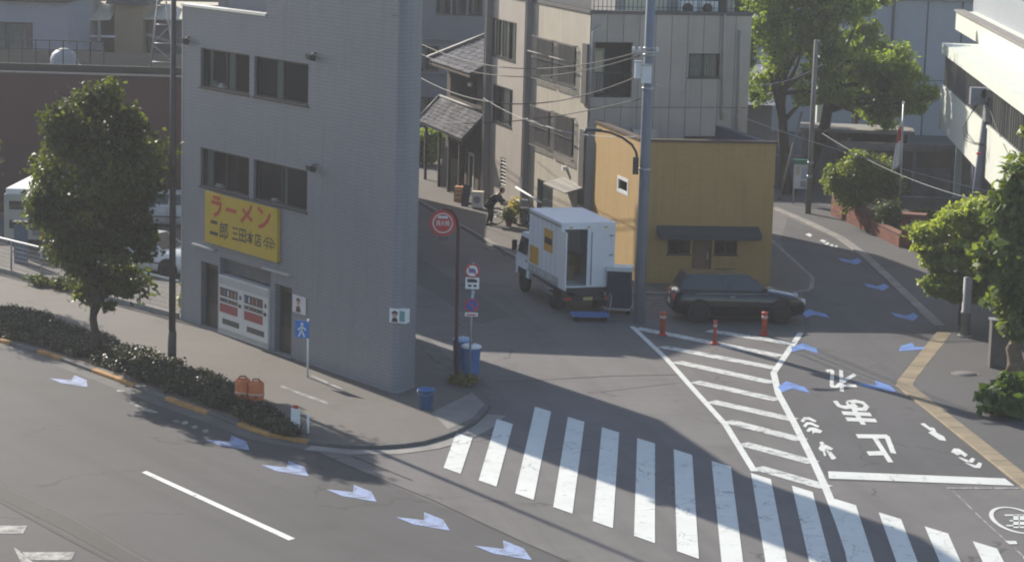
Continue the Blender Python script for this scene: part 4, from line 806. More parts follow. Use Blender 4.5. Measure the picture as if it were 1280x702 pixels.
part('shell', MB().lathe(c, [(0.62, 0), (0.62, 0.12), (0.58, 0.35), (0.48, 0.56), (0.3, 0.72), (0.12, 0.78), (0.0, 0.79)], 20), mat('dome_white', (0.36, 0.36, 0.38), 0.5, 0.08, 3), dome)
part('base_ring', MB().lathe((c[0], c[1], c[2]-0.0), [(0.72, 0.0), (0.72, 0.1), (0.63, 0.1)], 20), M_GALV, dome)
# house with grey wall
FH = Frame((-40, 114), 90, 180); hz = FH.px(40, 2)[1]
h1 = thing('grey_house', 'pale grey rendered house with a dark window at the upper left', 'house', (-28, 114, 0))
r = (FH.s(-60, 50), FH.s(41, 50), FH.px(20, 73)[1], FH.px(20, 28)[1])
part('wall', wall(FH, 0, FH.s(84, 40), 0, hz, [r], -0.2, 0).fbox(FH, 0, 0.2, -9, -0.2, 0, hz).fbox(FH, FH.s(84, 40)-0.2, FH.s(84, 40), -9, -0.2, 0, hz), mat('pale_grey_render', (0.30, 0.31, 0.34), 0.85, 0.08, 0.8, streak=0.15), h1)
part('roof', MB().fbox(FH, -0.3, FH.s(84, 40)+0.15, -9.2, 0.3, hz+0.002, hz+0.18), M_DARK, h1); window(h1, FH, r, -0.12, M_FRAMED, M_GLASS, 3, 0.07, True, [(r[0]+0.3, r[1]-0.3)], M_CURTD)
# cluster of roofs
FT = Frame((-40, 121), 90, 180)
h2 = thing('tan_house', 'tan walled house with lean-to cream roof between grey house and mast', 'house', FT.pt(FT.s(150, 60), 0, 0))
a, b = FT.s(143, 40), FT.s(178, 40); z1 = FT.px(160, 6)[1]; part('wall', MB().fbox(FT, a, b, -6, 0, 0, z1), mat('tan_wall', (0.30, 0.235, 0.15), 0.85, 0.1, 1), h2)
part('roof', MB().fprism(FT, [(a-0.4, z1), (b+0.4, z1), (b+0.1, z1+0.9), (a, z1+1.1)], -6.2, 0.35), M_KAWD, h2)
a2 = FT.s(86, 30); zc = FT.px(110, 22)[1]; part('lean_to_roof', MB().hexa([FT.pt(a2, -2, zc+0.55), FT.pt(a-0.05, -2, zc+0.75), FT.pt(a-0.05, 0.9, zc-0.05), FT.pt(a2, 0.9, zc-0.2), FT.pt(a2, -2, zc+0.6), FT.pt(a-0.05, -2, zc+0.8), FT.pt(a-0.05, 0.9, zc), FT.pt(a2, 0.9, zc-0.15)]), mat('cream_sheet', (0.52, 0.47, 0.36), 0.7, 0.12, 3), h2)
part('lean_to_wall', MB().fbox(FT, a2, a-0.06, -2, -1.9, 0, zc+0.5), mat('brown_wall', (0.12, 0.095, 0.08), 0.85, 0.2, 1), h2)  # plain dark brown wall colour, shared by the rear houses
for x in (93, 124): s = FT.s(x, 40, 0.8); part('lean_to_post', MB().fbox(FT, s-0.07, s+0.07, 0.7, 0.84, 0, zc-0.1), M_GALV, h2)
z = FT.px(120, 44)[1]; part('balcony_rail', MB().fbox(FT, FT.s(95, 44, 0.8), FT.s(144, 44, 0.8), 0.72, 0.8, z-0.05, z+0.05), M_WHITE, h2)
z = FT.px(120, 58)[1]; part('air_conditioner', MB().fbox(FT, FT.s(110, 60), FT.s(130, 60), -0.2, 0.3, z-0.5, z+0.2), M_GALV, h2)
h3 = thing('shed_house', 'dark house with pale sheet roof behind the lattice mast', 'house', FT.pt(FT.s(200, 50), -2, 0))
a, b = FT.s(182, 40), FT.s(300, 40); z1 = FT.px(200, 26)[1]; part('wall', MB().fbox(FT, a, b, -8, -1, 0, z1), mat('slate_wall', (0.085, 0.085, 0.10), 0.8, 0.15, 1), h3)
part('sheet_roof', MB().hexa([FT.pt(a-0.2, -7, z1+0.55), FT.pt(b, -7, z1+0.55), FT.pt(b, -0.6, z1), FT.pt(a-0.2, -0.6, z1), FT.pt(a-0.2, -7, z1+0.62), FT.pt(b, -7, z1+0.62), FT.pt(b, -0.6, z1+0.07), FT.pt(a-0.2, -0.6, z1+0.07)]), mat('cream_sheet', (0.5, 0.5, 0.4)), h3)
part('eave', MB().hexa([FT.pt(a+0.1, 0.3, z1-0.75), FT.pt(b, 0.3, z1-2.1), FT.pt(b, 0.45, z1-2.1), FT.pt(a+0.1, 0.45, z1-0.75), FT.pt(a+0.1, 0.3, z1-0.6), FT.pt(b, 0.3, z1-1.95), FT.pt(b, 0.45, z1-1.95), FT.pt(a+0.1, 0.45, z1-0.6)]), M_CONC, h3)
part('lower_wall', MB().fbox(FT, a, b, -0.998, 0.25, 0, z1-1.9), mat('brown_wall', (0.12, 0.095, 0.08)), h3)
h4 = thing('background_house', 'wide dark-roofed house closing the view behind the upper left roofs', 'house', (-20, 140, 0))
part('wall', MB().box(-36, -9, 140, 150, 0, 10.5), mat('brown_wall', (0.12, 0.095, 0.08)), h4); part('roof', MB().add([(-37, 139, 10.5), (-8, 139, 10.5), (-8, 151, 10.5), (-37, 151, 10.5), (-33, 145, 14), (-12, 145, 14)], [(0, 1, 5, 4), (1, 2, 5), (2, 3, 4, 5), (3, 0, 4), (3, 2, 1, 0)]), M_KAWD, h4)
# lattice mast on the red building's roof
mst = thing('lattice_mast', 'thin galvanised lattice mast standing on the red building roof', 'mast', FR.pt(FR.s(200, 85, -1.2), -1.2, zr-0.02))
A_ = FR.pt(FR.s(187, 88, -1.2), -1.2, zr-0.02); B_ = FR.pt(FR.s(219, 88, -1.2), -1.2, zr-0.02); A2 = FR.pt(FR.s(200, -20, -1.2), -1.2, zr+3.8); B2 = FR.pt(FR.s(204, -20, -1.2), -1.2, zr+3.8)
part('leg', MB().tube([A_, A2], 0.035, 6), M_GALV, mst); part('leg', MB().tube([B_, B2], 0.035, 6), M_GALV, mst)
def lp(p, q, t): return tuple(np.array(p)*(1-t)+np.array(q)*t)
for k in range(5):
    t0, t1 = k*0.2+0.12, k*0.2+0.3; part('brace', MB().tube([lp(A_, A2, t0), lp(B_, B2, t0)], 0.02, 5), M_GALV, mst)
    if k < 4: part('brace', MB().tube([lp(A_, A2, t0) if k % 2 else lp(B_, B2, t0), lp(B_, B2, t1) if k % 2 else lp(A_, A2, t1)], 0.018, 5), M_GALV, mst)

# ------------------------------------------------------------------ white building on the right
FW = Frame((19.45, 110.0), 184.6, 274.6); M_WB = mat('white_wall', (0.60, 0.625, 0.55), 0.75, 0.06, 0.8, 0.15, 20, streak=0.18, streakcol=(0.36, 0.375, 0.33))
M_CURTB = mat('brown_blind', (0.33, 0.28, 0.21), 0.9, 0.15, 4); wb = thing('white_building', 'white office building with overhanging window band at the right edge', 'building', FW.pt(0, 0, 0))
zf1 = FW.px(1172, 48)[1]; zf0 = FW.px(1172, 61)[1]; zs = FW.px(1172, 104)[1]; zb = FW.px(1200, 188)[1]; S1 = 42.0
part('window_band_wall', MB().fbox(FW, 0.0, S1, -0.3, 0, zb, zs).fbox(FW, 0, 0.25, -6, -0.301, zb, zf1-0.02).fbox(FW, 0.251, S1, -6, -0.301, zb, zb+0.15), M_WB, wb)
part('ledge', MB().fbox(FW, -0.15, S1, -6.2, 0.08, zf0, zf1), M_WB, wb)
part('sill', MB().fbox(FW, 0, S1, -0.28, 0.04, zs+0.002, zs+0.12), M_WB, wb)
part('room_back', MB().fbox(FW, 0.26, S1, -3.0, -2.9, zb+0.2, zf0-0.01), mat('office_back', (0.16, 0.14, 0.12), 0.9, 0.1, 1), wb)
sW = 0.4; k = 0
while sW < S1-1.2:
    w = window(wb, FW, (sW, sW+1.28, zs+0.122, zf0-0.003), -0.08, M_FRAME, M_GLASS, 2, 0.045, False, [(sW+0.06, sW+1.22)] if k % 4 != 1 else [(sW+0.06, sW+0.5)], [M_CURT, M_CURTB, M_CURTB][k % 3]); sW += 1.32; k += 1
zt = FW.px(1195, 14, -1.6)[1]; sT0 = FW.s(1194.5, 30, -1.6)
part('upper_wall', MB().fbox(FW, sT0, S1, -6.0, -1.6, zf1+0.002, zt), M_WB, wb); part('upper_coping', MB().fbox(FW, sT0-0.05, S1, -2.0, -1.5, zt+0.002, zt+0.1), M_CONC, wb)
sT1 = FW.s(1217, 0, -2.6); part('roof_parapet', MB().fbox(FW, sT1, S1, -6, -2.6, zt-0.2, zt+1.35), mat('pale_blue_panel', (0.27, 0.295, 0.32), 0.7, 0.06, 1), wb)
mb = MB(); 
for s in np.arange(sT1+0.1, 16, 0.22): mb.fbox(FW, s-0.015, s+0.015, -2.85, -2.82, zt+1.35, zt+2.4)
part('roof_railing', mb.fbox(FW, sT1, 16, -2.86, -2.8, zt+2.4, zt+2.45), M_GALV, wb)
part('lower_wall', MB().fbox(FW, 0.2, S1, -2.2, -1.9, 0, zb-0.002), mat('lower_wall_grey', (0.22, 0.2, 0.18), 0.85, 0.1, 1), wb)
bd = [FW.s(1203, 220, -1.89), FW.s(1217, 230, -1.89)]; part('blue_door', MB().fbox(FW, min(bd), max(bd), -1.898, -1.85, 0.1, 2.6), mat('navy_door', (0.03, 0.04, 0.09), 0.5, 0.1, 3), wb)
sp = FW.s(1197, 200, -0.4); part('column', MB().fbox(FW, sp-0.15, sp+0.15, -0.6, -0.3, 0, zb-0.002), M_WB, wb)
part('end_pier', MB().lathe(FW.pt(-0.1, -0.35, zb), [(0.4, 0), (0.4, zs-zb)], 14), M_WB, wb)

# grey-blue panelled hall behind the trees
FG = Frame((13.5, 139), 90, 180); gh = thing('panelled_hall', 'large grey blue panelled hall behind the trees on the right', 'building', (22, 139, 0))
M_GH = mat('grey_blue_panel', (0.33, 0.35, 0.37), 0.7, 0.06, 0.6, streak=0.15, rnd=0.06); zg = FG.px(1150, 1)[1]
part('wall', MB().fbox(FG, 0, 22, -20, 0, 0, zg), mat('hall_joint', (0.12, 0.125, 0.13), 0.8), gh)
for i in range(11):
    for z0, z1 in ((0.02, 3.2), (3.25, zg-0.02)): part('panel', MB().fbox(FG, 0.05+i*2.0, 1.95+i*2.0, 0.002, 0.06, z0, z1), M_GH, gh)
part('roof', MB().fbox(FG, -0.3, 22.3, -20.3, 0.3, zg+0.002, zg+0.35), M_CONC, gh)
for s in (4.05, 8.05): part('downpipe', MB().tube([FG.pt(s, 0.15, 0), FG.pt(s, 0.15, zg)], 0.06, 8), M_CONCD, gh)
part('wall_box', MB().fbox(FG, FG.s(1070, 50), FG.s(1083, 50), 0.061, 0.4, FG.px(1076, 62)[1], FG.px(1076, 40)[1]), M_WHITE, gh)
c = np.array(G(1026, 215)); c[2] = 0; stk = thing('white_column', 'tall white square column rising behind the big tree', 'column', tuple(c)); 
FS = Frame((c[0], c[1]), 90, 180); part('shaft', MB().fbox(FS, -0.34, 0.34, -0.6, 0, 0, 13), M_WB, stk)
for z in (3.5, 6.5, 9.5): part('band', MB().fbox(FS, -0.37, 0.37, -0.63, 0.03, z, z+0.1), M_GALV, stk)
part('ladder', MB().fbox(FS, 0.05, 0.08, 0.03, 0.06, 1, 12.5).fbox(FS, 0.25, 0.28, 0.03, 0.06, 1, 12.5), M_GALV, stk)
# backdrop behind the tree on the left of the hall: a low tiled-roof house and a long wall
h5 = thing('roadside_house', 'low house with grey sheet roof beyond the yellow building', 'house', (8, 122, 0))
part('wall', MB().box(4.5, 13.2, 124, 134, 0, 3.0), M_GB, h5); part('roof', MB().add([(4, 122.6, 3.0), (13.6, 122.6, 3.0), (13.6, 135, 3.0), (4, 135, 3.0), (4, 129, 4.6), (13.6, 129, 4.6)], [(0, 1, 5, 4), (1, 2, 5), (2, 3, 4, 5), (3, 0, 4), (3, 2, 1, 0)]), mat('grey_sheet_roof', (0.26, 0.26, 0.27), 0.6, 0.15, 2), h5)
h6 = thing('background_block', 'dark apartment block closing the view behind the big tree', 'building', (8, 158, 0)); part('wall', MB().box(-4, 14, 158, 170, 0, 17), mat('dark_block', (0.10, 0.105, 0.10), 0.85, 0.15, 0.8), h6); part('roof', MB().box(-4.2, 14.2, 157.8, 170.2, 17.002, 17.3), M_CONCD, h6)
h7 = thing('distant_block', 'distant pale block above the hall roof', 'building', (26, 185, 0)); part('wall', MB().box(14.5, 48, 185, 197, 0, 20), M_GB, h7); part('roof', MB().box(14.3, 48.2, 184.8, 197.2, 20.002, 20.3), M_CONCD, h7)

# ------------------------------------------------------------------ brick planter, plaque pillar, garden wall and sheds
p0 = np.array(G(1039, 268, 0.05)[:2]); p1 = np.array(G(1085, 289, 0.05)[:2]); p2 = np.array(G(1124, 309, 0.05)[:2]); p3 = np.array(G(1155, 311, 0.05)[:2])
M_BRK = mat('red_brick', (0.235, 0.085, 0.055), 0.85, 0.25, 4, 0.3, 30, rnd=0.35); M_MORT = mat('mortar', (0.17, 0.12, 0.10), 0.9, 0.2, 3)
pl = thing('brick_planter', 'low red brick planter wall under the clipped bushes', 'planter', (*p0, 0.045))
def brickwall(par, a, b, z0, z1, depth=0.25, bl=0.42, bh=0.14):
    a = np.array(a); b = np.array(b); t = b-a; L = np.linalg.norm(t); t /= L; az = math.degrees(math.atan2(t[0], t[1])); fr = Frame(a, az, az+90)
    if fr.n@np.array([0, -1, 0]) < 0: fr = Frame(a, az, az-90)
    part('wall_core', MB().fbox(fr, 0, L, -depth, -0.012, z0, z1-0.01), M_MORT, par)
    nr = int((z1-z0)/bh); mbk = MB().box(0.006, bl-0.006, -0.02, 0.0, 0.005, bh-0.005); me = mbk.mesh('brick'); me.materials.append(M_BRK)
    flip = fr.n@np.array([-fr.e[1], fr.e[0], 0]) > 0
    for j in range(nr):
        s = -0.5*bl*(j % 2)
        while s < L-0.05:
            a0 = max(s, 0.0); b0 = min(s+bl, L)
            if b0-a0 > 0.08:
                o = inst('brick', me, fr.pt(a0, 0.012 if flip else 0.002, z0+j*bh), math.atan2(fr.e[1], fr.e[0]), par); o.scale = ((b0-a0)/bl, 1, 1)
            s += bl
    part('coping', MB().fbox(fr, 0, L, -depth-0.02, 0.03, z1-0.008, z1+0.05), mat('brick_coping', (0.20, 0.09, 0.065), 0.85, 0.2, 3), par)
    return fr
brickwall(pl, p0, p1, 0.05, 0.85); fr2 = brickwall(pl, p1+(p2-p1)*0.05, p2, 0.05, 0.55); part('soil', MB().prism([tuple(p0+np.array([0.2, 0.3])), tuple(p2+np.array([0.1, 0.3])), tuple(p2+np.array([2.5, 3.0])), tuple(p0+np.array([2.5, 3.0]))], 0.04, 0.5), M_SOIL, pl)
pp = thing('brick_pillar', 'brick gate pillar with a dark plaque at the end of the planter', 'pillar', (*p2, 0.045)); q2 = p3
frp = brickwall(pp, p2+np.array([0.05, 0]), q2, 0.05, 1.35, 0.6)
part('plaque', MB().fbox(frp, 0.25, 0.7, 0.014, 0.035, 0.6, 1.15), M_DARK, pp); part('plaque_lines', MB().fbox(frp, 0.3, 0.65, 0.036, 0.039, 1.0, 1.05).fbox(frp, 0.3, 0.62, 0.036, 0.039, 0.85, 0.9).fbox(frp, 0.3, 0.65, 0.036, 0.039, 0.7, 0.75), M_GALV, pp)
part('stone_threshold', MB().prism([tuple(p3), tuple(p3+np.array([1.5, -0.1])), tuple(p3+np.array([1.5, 0.3])), tuple(p3+np.array([0, 0.3]))], 0.04, 0.1), M_CONC, pav3)
# garden wall + pergola/shed behind the planter
sh = thing('garden_shed', 'grey flat-roofed shed with dark open front behind the notice board', 'shed', G(1005, 238)[:2]+(0,)); sc_ = G(1000, 236); FSH = Frame(sc_[:2], 96, 186)
part('frame', MB().fbox(FSH, 0, 0.14, -0.14, 0, 0, 2.75).fbox(FSH, 2.1, 2.24, -0.14, 0, 0, 2.5).fbox(FSH, 0, 5, -2.5, -2.4, 0, 2.75), M_CONC, sh); part('roof', MB().fbox(FSH, -0.15, 5.2, -2.7, 0.2, 2.752, 2.9), M_CONC, sh); part('side_wall', MB().fbox(FSH, 2.25, 5, -2.39, -2.2, 0, 2.74), M_WOOD, sh)
pg = thing('pergola', 'weathered pergola of long beams behind the large bush', 'pergola', G(1100, 262)[:2]+(0,)); g0 = G(1078, 250); FP = Frame(g0[:2], 93, 183)
for s in (0, 2.2, 4.4): part('post', MB().fbox(FP, s, s+0.14, -0.14, 0, 0, 2.3), M_CONC, pg)
for i in range(5): part('beam', MB().fbox(FP, -1.2, 5.0, -0.5*i-0.1, -0.5*i, 2.302+0.001*i, 2.45), mat('weathered_beam', (0.27, 0.25, 0.215), 0.9, 0.25, 2, rnd=0.2), pg)
part('back_wall', MB().fbox(FP, -1, 5.2, -3.0, -2.8, 0, 2.2), mat('garden_wall', (0.15, 0.13, 0.11), 0.9, 0.2, 1), pg); part('cabinet', MB().fbox(FP, 2.6, 4.2, -2.5, -2.0, 0, 1.3), M_CONC, pg)
lwl = thing('garden_wall', 'low pale garden wall behind the round bushes', 'wall', G(1140, 275)[:2]+(0,)); g1 = G(1122, 272); FL2 = Frame(g1[:2], 94, 184); part('wall', MB().fbox(FL2, 0, 3.4, -0.18, 0, 0, 0.85), M_CONC, lwl); part('coping', MB().fbox(FL2, -0.04, 3.45, -0.22, 0.04, 0.853, 0.93), M_CONC, lwl)
part('wall', MB().box(12.2, 13.4, 112, 112.4, 0, 1.6), M_GB, lwl)
nb = thing('notice_board', 'green-framed notice board with pale papers beside the concrete pole', 'notice board', G(1000, 258)[:2]+(0,)); FNB = Frame(G(990, 256)[:2], 100, 190)
W_ = FNB.s(1008, 258); part('leg', MB().fbox(FNB, 0, 0.08, -0.08, 0, 0, 2.1), M_GALV, nb); part('leg', MB().fbox(FNB, W_-0.08, W_, -0.08, 0, 0, 2.1), M_BLUE, nb)
part('board', MB().fbox(FNB, 0.02, W_-0.02, 0.002, 0.06, 0.75, 1.85), M_WHITE, nb); part('green_header', MB().fbox(FNB, -0.04, W_+0.04, -0.1, 0.12, 1.86, 2.06), mat('green_frame', (0.05, 0.22, 0.15), 0.5, 0.1, 3), nb)
for i, (a, b, c, d) in enumerate(((0.08, 0.3, 1.35, 1.75), (0.36, 0.62, 1.2, 1.7), (0.1, 0.28, 0.85, 1.2), (0.34, 0.6, 0.82, 1.1))): part('paper', MB().fbox(FNB, a, b, 0.062, 0.066, c, d), [M_CURT, mat('paper_blue', (0.45, 0.52, 0.6)), M_WHITE, mat('paper_grey', (0.4, 0.42, 0.4))][i], nb)

# ------------------------------------------------------------------ poles and overhead lines
def facing(p, az=180): return Frame(p[:2], az-90, az)
UP = np.array([4.15, 76.5]); M_POLE = mat('concrete_pole', (0.19, 0.21, 0.25), 0.8, 0.12, 1.5, 0.2, 30, streak=0.25)
up = thing('utility_pole', 'tall blue grey concrete utility pole with lamp arm beside the yellow building', 'utility pole', (*UP, 0))
part('shaft', MB().tube([(*UP, 0), (*UP, 6), (*UP, 13)], [0.185, 0.165, 0.14], 16), M_POLE, up)
FU = facing(UP)
for y, w in ((62, 0.30), (70, 0.26), (112, 0.24), (213, 0.23)): z = FU.px(803, y)[1]; part('band', MB().lathe((*UP, z), [(0.175, 0), (0.19, 0.01), (0.19, 0.07), (0.175, 0.08)], 16), M_GALV, up)
for x0, x1, y0, y1, o in ((794, 801, 78, 98, 0.16), (803, 814, 82, 104, 0.22)):
    a, z1 = FU.px(x0, y0, o); b, z0 = FU.px(x1, y1, o); t = part('junction_box', MB().fbox(FU, a, b, 0.02, o+0.12, z0, z1), M_WHITE, up); part('box_lid', MB().fbox(FU, a-0.02, b+0.02, 0.0, o+0.14, z1+0.001, z1+0.05), M_GALV, t)
z = FU.px(803, 66)[1]; part('insulator_arm', MB().fbox(FU, -0.55, 0.3, 0.17, 0.23, z, z+0.07), M_GALV, up)
for s in (-0.5, -0.3, 0.25): part('insulator', MB().lathe(FU.pt(s, 0.2, z+0.07), [(0.03, 0), (0.05, 0.03), (0.03, 0.06), (0.05, 0.09), (0.02, 0.13)], 10), M_WHITE, up)
a = FU.px(796, 207, 0.1); part('control_box', MB().fbox(FU, a[0]-0.13, a[0]+0.05, 0.0, 0.24, a[1]-0.27, a[1]+0.27), M_DARK, up)
q = [FU.px(x, y, 0.15) for x, y in ((797, 200), (795, 190), (790, 181), (778, 172), (764, 166), (748, 163))]
arm = part('lamp_arm', MB().tube([FU.pt(s, 0.15, z) for s, z in q], 0.04, 8), M_DARK, up); s, z = q[-1]
part('lamp_head', MB().hexa([FU.pt(s-0.45, 0.02, z-0.03), FU.pt(s+0.1, 0.08, z-0.05), FU.pt(s+0.1, 0.24, z-0.05), FU.pt(s-0.45, 0.3, z-0.03), FU.pt(s-0.4, 0.06, z+0.07), FU.pt(s+0.1, 0.1, z+0.05), FU.pt(s+0.1, 0.22, z+0.05), FU.pt(s-0.4, 0.26, z+0.07)]), M_DARK, arm)
def wire(name, a, b, sag, r, m, label, n=24):
    a = np.array(a, float); b = np.array(b, float); P = []
    for i in range(n+1):
        t = i/n; p = a*(1-t)+b*t; p[2] -= 4*sag*t*(1-t); P.append(tuple(p))
    return solo(name, MB().tube(P, r, 5), m, label, 'wire', tuple(a))
WP = [((4.0, 76.7, 8.75), (-7.2, 113, 7.9), 1.5, 0.018, M_WIRE, 'topmost black cable from the utility pole up the left street'),
      ((3.9, 76.7, 8.6), (-7.0, 113, 7.3), 1.5, 0.016, M_WIRE, 'second black cable from the top of the utility pole up the left street'),
      ((4.0, 76.7, 8.0), (-7.3, 112, 6.9), 2.0, 0.022, M_WIRE, 'sagging thick cable leaving the utility pole below the insulators'),
      ((3.95, 76.8, 7.2), (-6.2, 105.5, 3.6), 0.55, 0.018, M_WIRE, 'straight cable running down across the beige wall to the timber house'),
      ((4.0, 76.8, 6.0), (-1.4, 99.9, 5.0), 0.5, 0.010, M_WIREL, 'thin pale cable crossing the beige wall above the street lamp'),
      ((4.3, 76.5, 7.75), (20.5, 71.0, 4.2), 0.55, 0.010, M_WIREL, 'thin pale cable from the utility pole across the right street'),
      ((8.9, 92.0, 6.5), (13.35, 105.5, 6.4), 0.25, 0.012, M_WIREL, 'short pale cable from the beige building to the concrete pole'),
      ((17.9, 91.4, 6.2), (16.6, 74.0, 4.6), 0.6, 0.014, M_WIRE, 'black cable hanging from the leaning pole towards the near tree'),
      ((13.45, 105.2, 3.4), (18.2, 84.0, 3.0), 0.5, 0.010, M_WIREL, 'thin pale cable passing in front of the clipped bushes')]
for w in WP: wire('overhead_wire', *w[:5], w[5])
# plain concrete pole by the notice board, leaning stake
c = G(1010, 268); FC = facing(c); z = FC.px(1019, 50)[1]
cp = thing('concrete_pole', 'slim weathered concrete pole beside the notice board', 'pole', c); part('shaft', MB().tube([c, (c[0]+0.0, c[1], z)], [0.125, 0.095], 12), mat('old_pole', (0.22, 0.21, 0.19), 0.85, 0.2, 1.5, 0.2, 30), cp)
for zz in (1.6, 2.2): part('band', MB().lathe((c[0], c[1], zz), [(0.13, 0), (0.13, 0.12)], 12), M_GALV, cp)
a = G(974, 250); FC2 = facing(a); e = FC2.px(1003, 140); ls = thing('leaning_stake', 'long thin stake leaning against the big tree behind the yellow building', 'stake', a); part('shaft', MB().tube([a, FC2.pt(e[0], -0.2, e[1])], 0.06, 8), mat('stake_grey', (0.2, 0.19, 0.17), 0.8), ls); part('foot', MB().lathe(a, [(0.12, 0), (0.1, 0.1), (0.06, 0.12)], 10), M_CONCD, ls)
# leaning pole before the white building
b0 = (17.55, 91.5, 0.04); t0 = (18.02, 91.5, 6.75); lpz = thing('leaning_pole', 'grey steel pole with electrical boxes in front of the white building', 'utility pole', b0)
part('shaft', MB().tube([b0, t0], [0.2, 0.15], 14), M_POLE, lpz); FLp = Frame((17.8, 91.5), 90, 180)
for x0, y0, x1, y1 in ((1213, 109, 1231, 131), (1231, 133, 1245, 152), (1226, 112, 1243, 122)):
    s0_, s1_, z0_, z1_ = FLp.rect(x0, y0, x1, y1, 0.2); part('transformer_box', MB().fbox(FLp, s0_, s1_, 0.05, 0.4, z0_, z1_), M_GALV if x0 != 1213 else M_POLE, lpz)
s0_, z0_ = FLp.px(1232, 128, 0.3); part('insulator', MB().lathe(FLp.pt(s0_, 0.3, z0_), [(0.04, 0), (0.09, 0.05), (0.04, 0.12), (0.08, 0.16), (0.02, 0.22)], 10), M_WHITE, lpz)
for d in (0.0, 0.12, 0.24): 
    P = [FLp.px(x, y, 0.3) for x, y in ((1222-8*d, 130), (1209-20*d, 150+40*d), (1208-10*d, 165+40*d), (1218, 178+10*d), (1230, 180+10*d))]; part('cable_loop', MB().tube([FLp.pt(s, 0.3, z) for s, z in P], 0.014, 5), M_WIRE, lpz)
s0_, z0_ = FLp.px(1224, 192, 0.25); part('red_tag', MB().fbox(FLp, s0_-0.1, s0_+0.06, 0.2, 0.3, z0_-0.04, z0_+0.04), M_RED, lpz)
# lamp post on the main pavement
c = G(215, 452, 0.1); lpst = thing('lamp_post', 'tall dark brown lamp post standing in the hedge by the grey building', 'lamp post', c); M_LP = mat('lamp_post_brown', (0.085, 0.07, 0.065), 0.6, 0.15, 3)
part('shaft', MB().tube([c, (c[0], c[1], 1.0)], 0.125, 12), M_LP, lpst); part('upper_shaft', MB().tube([(c[0], c[1], 0.99), (c[0], c[1], 12.5)], [0.10, 0.07], 12), M_LP, lpst); part('base_flange', MB().lathe(c, [(0.2, 0), (0.2, 0.04), (0.14, 0.06)], 12), M_LP, lpst)
part('lamp_arm', MB().tube([(c[0], c[1], 12.4), (c[0]-0.6, c[1]-0.5, 12.8), (c[0]-1.4, c[1]-1.1, 12.9)], 0.05, 8), M_LP, lpst)
# flagpole
c = G(1123, 290); FF_ = facing(c); top = FF_.px(1128, 130); fp = thing('flagpole', 'slender flagpole with a limp white flag bearing a red disc', 'flagpole', c); part('pole', MB().tube([c, FF_.pt(top[0]*0.6, 0, top[1])], [0.05, 0.035], 8), M_GALV, fp)
part('finial', MB().lathe(FF_.pt(top[0]*0.6, 0, top[1]), [(0.0, 0), (0.06, 0.04), (0.06, 0.08), (0.0, 0.13)], 8), M_WHITE, fp)
def flagbit(x0, x1, v0, v1, o):
    V = []; n, m_ = 10, 10; Fq = []
    for j in range(m_+1):
        for i in range(n+1):
            u = x0+(x1-x0)*i/n; v = v0+(v1-v0)*j/m_; w = 0.13+0.2*v; s = top[0]*0.55-0.04-u*w; V.append(FF_.pt(s, o+0.07*math.sin(u*13+v*2), top[1]-0.7-v*1.85-u*0.22))
    for j in range(m_):
        for i in range(n): Fq.append((j*(n+1)+i, j*(n+1)+i+1, (j+1)*(n+1)+i+1, (j+1)*(n+1)+i))
    return MB().add(V, Fq, True)
fl = part('flag', flagbit(0, 1, 0, 1, 0.0), M_WHITE, fp); part('red_disc', flagbit(0.05, 0.85, 0.1, 0.42, 0.012), mat('flag_red', (0.6, 0.03, 0.04), 0.7), fl)

# ------------------------------------------------------------------ signs at the corner
def pole_px(base, x, y, o=0): return facing(base).px(x, y, o)
c = G(570, 471, 0.1); FH1 = facing(c, 178); M_HP = mat('hydrant_pole_maroon', (0.085, 0.028, 0.030), 0.5, 0.15, 3)
hy = thing('hydrant_sign', 'round red and white hydrant sign on a hooked maroon pole at the corner', 'sign', c)
P = [FH1.px(x, y) for x, y in ((570, 471), (571, 400), (572, 330), (573, 285), (571, 272), (565, 264), (556, 262))]; part('pole', MB().tube([FH1.pt(s, 0, z) for s, z in P], 0.05, 10), M_HP, hy)
s, z = FH1.px(553.5, 278.5); mb = MB(); disc(mb, FH1, s, z, 0.37, 0.02, 0.045, 28, 0.29); part('red_rim', mb, M_RED, hy); mb = MB(); disc(mb, FH1, s, z, 0.36, -0.01, 0.02, 28); face = part('sign_face', mb, M_WHITE, hy)
mb = MB(); disc(mb, FH1, s, z, 0.25, 0.021, 0.03, 28); part('red_centre', mb, M_RED, face); text_on(FH1, '消火栓', s-0.2, s+0.2, z-0.08, z+0.08, 0.033, M_WHITE, face); part('top_plate', MB().fbox(FH1, s-0.14, s+0.14, 0.031, 0.036, z+0.13, z+0.2), M_WHITE, face)
part('bracket', MB().tube([FH1.pt(s, 0.0, z+0.36), FH1.pt(s, 0, z+0.42)], 0.03, 6), M_HP, hy); part('tail_plate', MB().fbox(FH1, s-0.1, s+0.14, 0, 0.02, z-0.5, z-0.38), M_CONCD, hy)
c = G(586, 482, 0.1); FS2 = facing(c, 182); ts = thing('traffic_sign_post', 'grey post carrying two round traffic signs and plates at the corner', 'sign', c)
P = [FS2.px(x, y) for x, y in ((586, 482), (589, 400), (592, 328))]; part('post', MB().tube([FS2.pt(s, 0, z) for s, z in P], 0.032, 10), M_GALV, ts)
s, z = FS2.px(590.5, 338); mb = MB(); disc(mb, FS2, s, z, 0.2, 0.035, 0.05, 24); f = part('round_sign', mb, M_WHITE, ts); mb = MB(); disc(mb, FS2, s, z, 0.2, 0.051, 0.056, 24, 0.155); fstroke(mb, FS2, [(s-0.12, z+0.1), (s+0.12, z-0.1)], 0.035, 0.054); part('red_ring', mb, M_RED, f)
part('vehicle_symbol', MB().fprism(FS2, [(s-0.1, z-0.06), (s+0.1, z-0.06), (s+0.1, z+0.02), (s+0.05, z+0.07), (s-0.1, z+0.07)], 0.0505, 0.053), M_BLUE, f)
